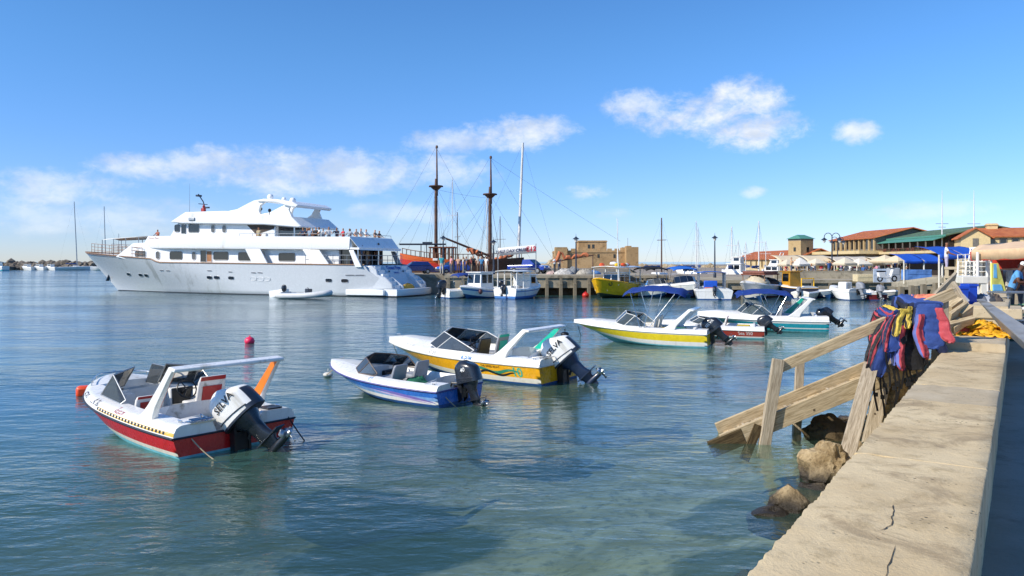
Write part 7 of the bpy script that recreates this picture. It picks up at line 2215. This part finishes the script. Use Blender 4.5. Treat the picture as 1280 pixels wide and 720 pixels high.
for i in range(16):
    xx = lerp(-.8, L_, i / 15); o = cloth_heap(t, (xx, -1.5, zpx(315.9, 103)), (.30, .2, .38), mat('red_brown_blooms', '7A3A28', .9, var=.5, scale=12) if i % 3 else mat('planter_green', '3A5226', .9, var=.4, scale=12), i, 'planter')
# yellow house
t, L_, ro = house('yellow_house', 'ochre house with orange tiled roof and square chimney at the harbour corner', 1227, 1300, 78, 76, 1, zpx(296, 78), zpx(286.0, 80), 7, cream_w, tile_o, ov=.3)
win_row(t, .3, L_ - .5, 4, 0, zpx(305, 77), zpx(299, 77), .5, frame=grey_w)
b = MB(); cx_ = at(1244, 0, 77).x; b.box(.9, 1.9, 3.0, 3.9, zpx(289, 80), zpx(279, 80)); b.box(.8, 2.0, 2.9, 4.0, zpx(281.5, 80), zpx(280.5, 80)); b.build('chimney', cream_w, ro, smooth=0)
# its gabled wing
a_ = at(1201, 327, 78); wg = thing('gabled_wing', 'ochre gable-fronted wing of the corner house facing the harbour', 'building', (a_.x, 78, 0), R(-24))
wl = 2.6; ze, zr_ = zpx(296, 78), zpx(286.5, 78)
b = MB(); b.prism([(0, 0, 1), (wl, 0, 1), (wl, 0, ze), (wl / 2, 0, zr_), (0, 0, ze)], (0, 6, 0)); b.build('wall', cream_w, wg, smooth=0)
r = MB()
for s_ in (-1, 1):
    xm = wl / 2; xe = -.3 if s_ < 0 else wl + .3; r.prism([(xm, -.3, zr_ + .03), (xe, -.3, ze - .22), (xe, 6.2, ze - .22), (xm, 6.2, zr_ + .03)], (0, 0, .12))
r.build('roof', tile_o, wg, smooth=0); hole(wg, wl / 2, 0, zpx(303, 78), .5, .8, grey_w)
for px, top, Y in ((1204.5, 238, 80), (1247, 238, 78)):
    q = at(px, 327, Y); t = thing('radio_mast', 'slim white radio mast rising behind the taverna gable' if px < 1220 else 'slim pale radio mast rising behind the square chimney', 'mast', (q.x, Y + 4, 1)); zt = zpx(top, Y + 4) - 1
    b = MB(); b.tube([(0, 0, 0), (0, 0, zt * .72), (0, 0, zt)], [.10, .06, .02], 8); b.build('pole', white_mast, t)
    b = MB(); b.tube([(-.7, 0, zt * .62), (.7, 0, zt * .62)], .025, 5); b.tube([(-.4, 0, zt * .58), (.4, 0, zt * .58)], .025, 5); b.build('crossbar', alu, t)

# --- awnings, parasols and terraces along the promenade
def awning(label, px0, px1, Y, top, val, drop, proj, m, n=3, cat='awning', under=None):
    a_ = at(px0, 327, Y); L_ = (px1 - px0) / F * Y
    t = thing('awning', label, cat, (a_.x, Y, 0)); zt, zv = zpx(top, Y), zpx(val, Y)
    for i in range(n):
        x0, x1 = L_ * i / n + .04, L_ * (i + 1) / n - .04
        b = MB(); rows = []
        for k_ in range(6):
            f = k_ / 5; rows.append([(lerp(x0, x1, j / 8), proj * (1 - f), lerp(zt, zv, f) + .10 * math.sin(math.pi * f) - .05 * math.sin(math.pi * j / 8)) for j in range(9)])
        rows.append([(p_[0], p_[1] - .02, p_[2] - drop) for p_ in rows[-1]])
        b.loft(rows); o = b.build('canvas', m, t, smooth=60); o.modifiers.new('t', 'SOLIDIFY').thickness = .02
    for i in range(n + 1):
        b = MB(); b.tube([(min(L_ * i / n + .05, L_ - .05), .1, QZ), (min(L_ * i / n + .05, L_ - .05), .1, zv)], .05, 6); b.build('post', gel_cream, t)
    return t


awning('pair of cream awnings over the promenade cafe below the tower', 974, 1044, 82, 318.5, 326, .28, 3.0, awn_c, 2)
awning('long pale awning below the orange-roofed restaurant', 1046, 1096, 80, 320, 328, .25, 3.0, mat('pale_awning_canvas', 'CFC4B0', .8, var=.08), 2)
awning('cream roller awning at the foot of the green-roofed taverna', 1096, 1134, 79, 320.5, 327.5, .25, 3.0, mat('ivory_awning_canvas', 'DDD0B4', .8, var=.08), 2)
def parasol(label, px, Y, top, edge, wpx, m, group=None, base=None):
    q = at(px, 327, Y); base = QZ if base is None else base; t = thing('parasol', label, 'parasol', (q.x, Y, base), R(20), group); zt, ze = zpx(top, Y) - base, zpx(edge, Y) - base; r_ = wpx / F * Y / 2
    b = MB(); rows = [[(0, 0, zt)] * 8]
    for f in (.33, .66, 1.0): rows.append([(r_ * 1.2 * f * math.cos(R(45 * k_)) * (1 if k_ % 2 else .78), r_ * 1.2 * f * math.sin(R(45 * k_)) * (1 if k_ % 2 else .78), lerp(zt, ze, f ** 1.1)) for k_ in range(8)])
    rows.append([(x, y, z - .22) for x, y, z in rows[-1]])
    b.loft(rows, True); o = b.build('canopy', m, t, smooth=30); o.modifiers.new('t', 'SOLIDIFY').thickness = .015
    b = MB(); b.tube([(0, 0, 0), (0, 0, zt)], .035, 6); b.lathe([(.3, 0), (.3, .08), (.06, .12)], (0, 0, 0), 12); b.build('pole', gel_cream, t)
    for k_ in range(4): b = MB(); b.tube([(0, 0, zt - .7), (r_ * .8 * math.cos(R(90 * k_ + 45)), r_ * .8 * math.sin(R(90 * k_ + 45)), lerp(zt, ze, .72))], .018, 5); b.build('rib', gel_cream, t)
    return t


for i, (px, Y, w_, c_, lab) in enumerate(((1056, 69, 24, 'D8CBB0', 'pale sand parasol before the long pale awning'), (1074, 71, 26, 'E4DAC4', 'ivory parasol before the long pale awning'), (1090, 74, 22, 'C9BFA8', 'buff parasol between the pale awning and the cream row'), (1000, 70, 20, 'E6E0D2', 'small white parasol below the tower'), (1020, 72, 22, 'DCCFB4', 'sand parasol beside the crook-necked lamp'), (984, 73, 20, 'D2C6AC', 'stone-coloured parasol at the near end of the cream awnings'))):
    parasol(lab, px, Y, 322 + (i % 3), 329 + (i % 2), w_, mat('parasol_' + c_, c_, .8, var=.08))
GP = 'cream parasols on the promenade'
for px, Y in ((1106, 72), (1122, 70), (1137, 73)): parasol('square cream parasol in a row before the green-roofed taverna', px, Y, 318.5, 326, 30, awn_c, GP)
awning('cobalt blue awning over the waterside kiosk', 1130, 1180, 52, 316.5, 325.5, .18, 2.2, awn_b, 2)
awning('cobalt blue awning stretched highest beside the standing man in white', 1174, 1234, 42, 306.5, 318.5, .20, 2.6, awn_b, 2)

# kiosk panels, fridge, scooter, bench under the blue awnings
def gbox(label, name, cat, px0, px1, py0, py1, Y, dep, m, bevel=.03, yaw=0):
    x0, x1 = at(px0, 0, Y).x, at(px1, 0, Y).x; z0, z1 = zpx(py1, Y), zpx(py0, Y)
    b = MB(); b.box(0, x1 - x0, 0, dep, 0, z1 - z0); b.box(.04, x1 - x0 - .04, -.02, 0, (z1 - z0) * .55, (z1 - z0) - .06); o = b.build(name, m, None, smooth=0, bevel=bevel); o.location = (x0, Y, z0); o.rotation_euler.z = R(yaw); return tag(o, label, cat)


gbox('grey upright drinks fridge on the far quay', 'drinks_fridge', 'fridge', 1113, 1125, 335, 353, 58, .6, mat('fridge_grey', 'A9AEB2', .4))
gbox('blue and white kiosk counter under the low cobalt awning', 'kiosk_counter', 'kiosk', 1134, 1165, 337, 350, 52, .8, mat('kiosk_blue', '5C86C0', .6, var=.35, scale=2))
gbox('pale blue notice board leaning at the kiosk', 'notice_board', 'board', 1092, 1111, 336, 353, 60, .1, mat('pale_board', 'B4C0CC', .6, var=.15, scale=3))
gbox('cream box bench on the far quay edge', 'box_bench', 'bench', 1072, 1092, 343, 352, 61, .9, mat('cream_paint', 'D8C79E', .7))
sc = thing('scooter', 'small white motor scooter parked by the grey fridge', 'scooter', (at(1109, 0, 57).x, 57, QZ), R(10))
for x in (-.6, .6): b = MB(); b.torus((x, 0, .24), .19, .06, Matrix.Rotation(R(90), 3, 'X'), 16, 6); b.build('wheel', black_pl, sc)
b = MB(); b.prism([(-.75, -.14, .35), (-.1, -.14, .25), (.3, -.14, .28), (.5, -.14, .9), (.4, -.14, .95), (.2, -.14, .42), (-.15, -.14, .45), (-.25, -.14, .75), (-.8, -.14, .7)], (0, .28, 0)); b.build('body', gel_white, sc, smooth=0, bevel=.04)
b = MB(); b.obox((-.5, 0, .79), (.6, .26, .1)); b.tube([(.42, -.3, 1.02), (.45, 0, .98), (.42, .3, 1.02)], .025, 6); b.build('seat', black_pl, sc)

# strollers and diners on the promenade
ppl = [('E4E2DC', 'white top'), ('B8343C', 'red top'), ('D8B48A', 'tan top'), ('3A5E96', 'blue top'), ('2A2D33', 'black top'), ('8EA86A', 'green top'), ('C98AA0', 'pink top'), ('C9C6BE', 'grey top')]
spots = ['at the cream awnings', 'by the crook-necked lamp', 'below the tower', 'before the long pale awning', 'near the low parapet', 'beside the cream parasols']
n_ = 0
for i in range(30):
    px = 978 + i * 5.3 + rd.uniform(-2, 2); Y = 69.5 + rd.random() * 15
    sh, ds = ppl[i % 8]
    spot = spots[0] if px < 1000 and Y > 75 else spots[2] if px < 1020 else spots[1] if px < 1050 else spots[3] if px < 1096 else spots[5]
    q = at(px, 0, Y); person('diner or stroller in %s %s on the promenade' % (ds, spot), (q.x, Y, QZ + rd.choice([0, .2, -.35])), R(rd.uniform(0, 360)), sh, ['3A4048', 'A89878', '5A6478'][i % 3], ['stand', 'rail', 'point'][i % 3], i % 2, h=rd.uniform(1.5, 1.75), group='people on the promenade')
for i in range(10):
    px = 984 + i * 11; Y = 77 + (i % 3); q = at(px, 0, Y)
    t = thing('cafe_table', 'small round cafe table with white top on the promenade terrace', 'table', (q.x, Y, QZ), 0, 'cafe tables on the promenade')
    b = MB(); b.lathe([(.4, .72), (.4, .75)], (0, 0, 0), 14); b.build('table_top', gel_white, t); b = MB(); b.lathe([(.22, 0), (.04, .04), (.035, .72)], (0, 0, 0), 10); b.build('pedestal', alu, t)

# ------------------------------------------------------------------ the busy corner at the end of the sea wall
TZ = 2.02
a_ = at(1180, 327, 37)
b = MB(); b.box(0, 14, 0, 9, -1, TZ); o = b.build('terrace', conc_wall2, None, smooth=0); o.location = (a_.x, 37, 0); o.rotation_euler.z = R(-33); tag(o, 'raised cream terrace carrying the blue awning and the man in white', 'terrace')
bl = thing('balustrade', 'cream balustrade with square openings along the raised terrace', 'balustrade', (a_.x - .1, 36.8, TZ - .02), R(-33))
b = MB(); b.box(0, 2.6, 0, .2, .42, .55); b.build('cap', conc_wall2, bl, smooth=0); b = MB(); b.box(0, 2.6, 0.01, .19, 0, .1); b.build('plinth', conc_wall2, bl, smooth=0)
for i in range(7): b = MB(); b.box(.02 + i * .40, .18 + i * .40, .02, .18, .1, .42); b.build('baluster', conc_wall2, bl, smooth=0)
q = at(1183, 345, 38.4); person('man in white shirt and pale lilac shorts standing on the raised terrace', (q.x, 38.4, TZ), R(60), 'ECEAE6', 'B9AFC4', 'rail', 0, hair_dark, SKINS[1], h=1.78)
# sloping concrete slab in front of the terrace
b = MB(); p0, p1 = at(1126, 354, 53), at(1182, 347, 44); b.prism([p0, p1, p1 + Vector((.6, 2.5, .0)), p0 + Vector((.6, 2.5, 0))], (0, 0, -.3)); o = b.build('slipway_slab', conc_pier, None, smooth=0); tag(o, 'sloping concrete slab between the far quay and the raised terrace', 'slab')
for k_ in range(4):
    q = p0.lerp(p1, .1 + .27 * k_); b = MB(); b.box(-.15, .15, 0, .3, -1.2, q.z - .28); o2 = b.build('pile', dark_pile, o, smooth=0); o2.location = (q.x, q.y + .3, 0)

# big cream and red awning
YA = 24.0
t = thing('stall_awning', 'large peach canopy with red underside over the boat-hire stall', 'awning', (0, 0, 0))
A0, A1 = at(1214, 327, 22), at(1300, 327, 19.5)
b = MB(); red_under = mat('red_canopy_lining', 'B5341A', .8, var=.1)
z0, z1 = zpx(313, 22), zpx(309, 19.5)
bk0, bk1 = at(1232, 327, 27), at(1330, 327, 25)
zb0, zb1 = zpx(314, 27) + .25, zpx(306, 25) + .2
rows = []; und = []
for i in range(11):
    f = i / 10; a_ = Vector((A0.x, A0.y, z0)).lerp(Vector((A1.x, A1.y, z1)), f); c_ = Vector((bk0.x, bk0.y, zb0)).lerp(Vector((bk1.x, bk1.y, zb1)), f)
    m_ = a_.lerp(c_, .5) + Vector((0, 0, .06 - .04 * math.sin(f * 9)))
    rows.append([a_ - Vector((0, .02, .28 + .015 * math.sin(i * 2.2))), a_, m_, c_]); und.append([a_ + Vector((0, .03, -.30)), a_ + Vector((0, .06, -.05)), m_ - Vector((0, 0, .05)), c_ - Vector((0, 0, .05))])
b.loft(rows); o = b.build('canopy', awn_o, t, smooth=60); o.modifiers.new('t', 'SOLIDIFY').thickness = .015
b = MB(); b.loft(und); b.build('lining', red_under, t, smooth=60)
b = MB(); c0, c1 = Vector((bk0.x, bk0.y, zb0)), Vector((bk1.x, bk1.y, zb1)); b.quad(c0, c1, c1 - Vector((0, 0, .9)), c0 - Vector((0, 0, .9))); b.build('back_curtain', red_under, t, smooth=0)
for px, Y in ((1222, 21.6), (1234, 22.5), (1290, 20)): q = at(px, 327, Y); b = MB(); b.tube([(q.x, Y, QZ - .2), (q.x, Y, zpx(315, Y))], .04, 8); b.build('post', gel_white, t)

# stacked white plastic chairs
def plastic_chair(label, loc, rz, m, group=None):
    t = thing('plastic_chair', label, 'chair', loc, rz, group)
    b = MB(); b.loft([[(x, -.22, z), (x, 0, z - .015), (x, .22, z)] for x, z in ((.22, .43), (0, .42), (-.2, .41))]); o = b.build('seat', m, t); o.modifiers.new('t', 'SOLIDIFY').thickness = .02
    for y in (-.18, -.09, 0, .09, .18): b = MB(); b.bar((-.21, y, .42), (-.32, y * 1.05, .86), .05, .012, up=(1, 0, 0)); b.build('back_slat', m, t, smooth=0)
    b = MB(); b.bar((-.32, -.24, .87), (-.32, .24, .87), .02, .06); b.build('back_rail', m, t, smooth=0, bevel=.008)
    for x in (-.22, .2):
        for y in (-.22, .22): b = MB(); b.bar((x, y, .43), (x * 1.2, y * 1.1, 0), .045, .03, up=(1, 0, 0)); b.build('leg', m, t, smooth=0)
    for y in (-.25, .25): b = MB(); b.tube([(.2, y, .43), (.22, y, .64), (-.28, y, .66)], .018, 6); b.build('arm', m, t)
    return t


wpl = mat('white_plastic', 'E6E3DA', .45, var=.04)
for s_, (px, Y) in enumerate(((1211, 26), (1220, 25.4), (1228, 25))):
    q = at(px, 327, Y)
    for k_ in range(5):
        plastic_chair('white slatted plastic chair in the upturned stacks under the peach canopy', (q.x, Y, 1.75 + .16 * k_), R(200 + 20 * s_), wpl, 'stacked white chairs')
b = MB(); b.box(0, 2.0, 0, 1.0, 0, .65); o = b.build('stall_plinth', conc_wall2, None, smooth=0, bevel=.03); q = at(1205, 327, 25); o.location = (q.x, 25, 1.1); tag(o, 'low cream plinth carrying the stacked white chairs', 'plinth')

# cream table frame and blue bins behind the raised block
q = at(1203, 346, 17); t = thing('cream_table', 'cream wooden table on its thick square legs behind the raised wall block', 'table', (q.x, 17, 0), R(-8))
ztop = zpx(345.5, 17); w_ = (1233 - 1203) / F * 17
b = MB(); b.box(0, w_, 0, .6, ztop - .16, ztop); b.build('table_top', gel_cream, t, smooth=0, bevel=.015)
for x in (.02, w_ - .14):
    for y in (.02, .46): b = MB(); b.box(x, x + .12, y, y + .12, QZ - .2, ztop - .162); b.build('leg', gel_cream, t, smooth=0, bevel=.01)
bluep = mat('blue_bin_plastic', '1646B8', .45, var=.08)
for px0, px1, py0, py1, Y, lab in ((1195, 1211, 358, 374, 16.2, 'open-flapped blue plastic crate in front of the cream table'), (1212, 1222, 355, 374, 16.4, 'taller blue plastic bin under the cream table')):
    x0, x1 = at(px0, 0, Y).x, at(px1, 0, Y).x; z0, z1 = zpx(py1 + 8, Y), zpx(py0, Y)
    t = thing('blue_bin', lab, 'bin', (x0, Y, z0)); w_ = x1 - x0; h_ = z1 - z0
    b = MB(); rows = [[(w_ * .04, .02, 0), (w_ * .96, .02, 0), (w_ * .96, .33, 0), (w_ * .04, .33, 0)], [(0, 0, h_), (w_, 0, h_), (w_, .35, h_), (0, .35, h_)]]; b.loft(rows, True, True, False); o = b.build('body', bluep, t, smooth=0); o.modifiers.new('t', 'SOLIDIFY').thickness = .012
    b = MB(); b.box(-.015, w_ + .015, -.015, .02, h_ - .05, h_); b.build('rim', bluep, t, smooth=0)
    if w_ > .2: b = MB(); b.prism([(0, -.02, h_ * .28), (w_ * .5, -.025, h_ * .62), (w_, -.02, h_ * .28), (w_ * .5, -.03, .0)], (0, -.012, 0)); b.build('flap', mat('silver_lining', 'B8BCC4', .4), t, smooth=0)
q = at(1190, 380, 15); b = MB(); b.box(0, 1.2, 0, 1.4, 0, .2); o = b.build('landing_slab', conc_wall2, None, smooth=0, bevel=.02); o.location = (at(1188, 0, 15.2).x, 15.2, zpx(384, 15.2) - .2); o.rotation_euler.z = R(-33); tag(o, 'small concrete landing slab under the blue bins', 'slab')

# man in blue holding a black hoop, seated beside the striped board
J, bn = figure_joints('wheel')
# bend forward from the hips
for k_ in list(J):
    x, y, z = J[k_][:3]
    if z > 1.0 or k_[:2] in ('el', 'ha', 'ti'):
        dz = z - .98; a = R(24); J[k_] = (x, y - dz * math.sin(a) * 1.0, .98 + dz * math.cos(a), J[k_][3])
# fingers
for s_, k_ in ((1, 'l'), (-1, 'r')):
    tx_, ty_, tz_ = J['tip' + k_][:3]; J['tip' + k_] = (tx_, ty_, tz_, .03)
    for f_ in range(4):
        J['f%s%d' % (k_, f_)] = (tx_ - s_ * .05, ty_ - .035 + .0 * f_, tz_ + .03 - .022 * f_, .010); J['g%s%d' % (k_, f_)] = (tx_ - s_ * .075, ty_ - .005, tz_ + .03 - .022 * f_, .009)
        bn += [('tip' + k_, 'f%s%d' % (k_, f_)), ('f%s%d' % (k_, f_), 'g%s%d' % (k_, f_))]
    J['t' + k_] = (tx_ - s_ * .02, ty_ - .01, tz_ + .07, .011); bn.append(('tip' + k_, 't' + k_))
def reg2(c, a, b, t):
    if a[0] in 'fgt' and a[:3] != 'tip' and len(a) < 4 and a not in ('tol', 'tor'): return 0
    if b in ('neck', 'jaw', 'head', 'crown') or a in ('neck', 'jaw', 'head'): return 3 if b == 'crown' or (a == 'head') or (b == 'head' and t > .55) else 0
    return region(1)(c, a, b, t)
BODY['wheel', 1] = skin_body(J, bn, 'person', reg2, 1)
MY = 19.0
q = at(1263, 327, MY); HEADZ = zpx(326.5, MY)
man = person('man in light blue tee and white cap bending over a black hoop at the stall', (q.x, MY, HEADZ - 1.66), R(48), '5E9ED0', '3A4048', 'wheel', 1, cap_white, mat('deep_tan_skin', '5A3826', .6, var=.05), h=1.74)
b = MB(); b.ell((0, -.35, 1.58), (.105, .15, .025), 12, 6); pk_ = b.build('cap_peak', cap_white, man)
# the hoop in his hands
hc = Vector((q.x, MY, 0)) + Matrix.Rotation(R(48), 3, 'Z') @ Vector((0, -.62, 0)); hc.z = HEADZ - .62
b = MB(); b.torus((0, 0, 0), .30, .035, None, 30, 8); o = b.build('black_hoop', black_pl); o.location = hc; o.rotation_euler = (R(78), R(12), R(62)); tag(o, 'black rubber hoop held by the man in blue', 'hoop')
b = MB(); b.torus((0, 0, 0), .25, .018, None, 30, 6); o2 = b.build('hoop_liner', mat('yellow_rim', 'C9B23A', .5), o)

sb = thing('striped_board', 'yellow and sky-blue painted upright board beside the man in blue', 'board', at(1240, 366, 18.2), R(12))
hz = zpx(329, 18.2) - zpx(366, 18.2)
b = MB(); b.prism([(0, 0, 0), (.42, 0, 0), (.40, .1, hz * .5), (.34, .16, hz), (.14, .16, hz)], (0, .04, 0)); b.build('panel', mat('pale_yellow_paint', 'E0D466', .6, var=.1), sb, smooth=0, bevel=.01)
b = MB(); b.prism([(.03, -.012, .05), (.30, -.012, .05), (.29, .03, hz * .28), (.06, .03, hz * .28)], (0, .03, 0)); b.build('blue_patch', mat('sky_blue_paint', '6FB4DC', .6), sb, smooth=0)
b = MB(); b.prism([(.12, .075, hz * .5), (.22, .075, hz * .5), (.28, .155, hz * .97), (.2, .155, hz * .97)], (0, .025, 0)); b.build('blue_patch', mat('sky_blue_paint', '6FB4DC', .6), sb, smooth=0)

# green sack, grey table, clutter
o = cloth_heap(None, (0, 0, 0), (.34, .3, .62), mat('dark_green_sack', '1E3328', .8, var=.25, bump=.02, bscale=10), 6, 'green_sack'); q = at(1252, 388, 16.5); o.location = (q.x, 16.5, QUAY_Z - .02); o.scale = (1, 1, 1.15); tag(o, 'bulging dark green sack standing on the quay by the stall', 'sack')
q = at(1258, 365, 17.6); t = thing('stall_table', 'grey trestle table with white bottles at the boat-hire stall', 'table', (q.x, 17.6, QUAY_Z)); zt = zpx(365, 17.6) - QUAY_Z
b = MB(); b.box(0, 1.6, 0, .7, zt - .04, zt); b.build('table_top', alu, t, smooth=0, bevel=.01)
for x in (.08, .9, 1.5):
    for y in (.06, .62): b = MB(); b.tube([(x, y, 0), (x, y, zt - .04)], .02, 6); b.build('leg', alu, t)
b = MB(); b.tube([(.08, .06, .12), (1.5, .06, .12)], .016, 6); b.tube([(.08, .06, .25), (1.5, .06, .25)], .016, 6); b.build('brace', alu, t)
q = at(1268, 372, 17.0); plastic_chair('lone white slatted plastic chair beside the grey stall table', (q.x, 17.0, QUAY_Z), R(150), wpl)
q = at(1278, 368, 18.5); plastic_chair('pale green plastic chair beyond the grey stall table', (q.x, 18.5, QUAY_Z), R(120), mat('pale_green_plastic', '9CCFA0', .5))
rd = random.Random(21)
for i, (px, py, col, lab) in enumerate(((1225, 366, '6E7076', 'grey tool bag on the raised wall block'), (1231, 364, 'B9BCC0', 'silver cloth bundle on the raised wall block'), (1237, 365, '3E4248', 'charcoal bag on the raised wall block'), (1244, 352, '5A5048', 'brown bag leaning by the striped board'))):
    q = at(px, py + 5, 16.6); o = cloth_heap(None, (0, 0, 0), (.16, .14, .17), mat('bag_' + col, col, .8, var=.25), i + 1, 'bag'); o.location = (q.x, 16.6, WALL_Z + .46); tag(o, lab, 'bag')
line('pale stick lying on the quay beside the grey board', at(1259, 397, 15.5), at(1268, 406, 14.6), 0, .02, gel_white, 'stick')
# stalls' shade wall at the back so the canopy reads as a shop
b = MB(); b.box(0, 7, 0, .2, 0, 1.9); o = b.build('stall_back_wall', mat('stall_shade_brown', '5A4A3E', .8, var=.4, scale=2), None, smooth=0); q = at(1232, 0, 28); o.location = (q.x, 28, QUAY_Z); tag(o, 'dark brown wall added for shade behind the peach canopy', 'wall')
for i, (px, col, lab) in enumerate(((1240, 'C89A3A', 'ochre'), (1250, '9A5A3A', 'rust'), (1262, 'D8D2C0', 'ivory'), (1274, '4A6A9A', 'blue'))):
    gbox('%s display stand before the brown back wall' % lab, 'display_stand', 'stand', px - 4, px + 4, 338, 362, 27, .3, mat('stand_' + col, col, .7, var=.3, scale=6))
for i, (px, Y, sh, ds) in enumerate(((1215, 30, '3A5A3A', 'green'), (1241, 25.5, 'C9B08A', 'sand'), (1276, 24.5, '8A3A34', 'brick'))):
    q = at(px, 0, Y); person('shopper in %s top in the shade of the stalls' % ds, (q.x, Y, QUAY_Z), R(rd.uniform(0, 360)), sh, '3A3F48', 'stand', 1, h=1.65)
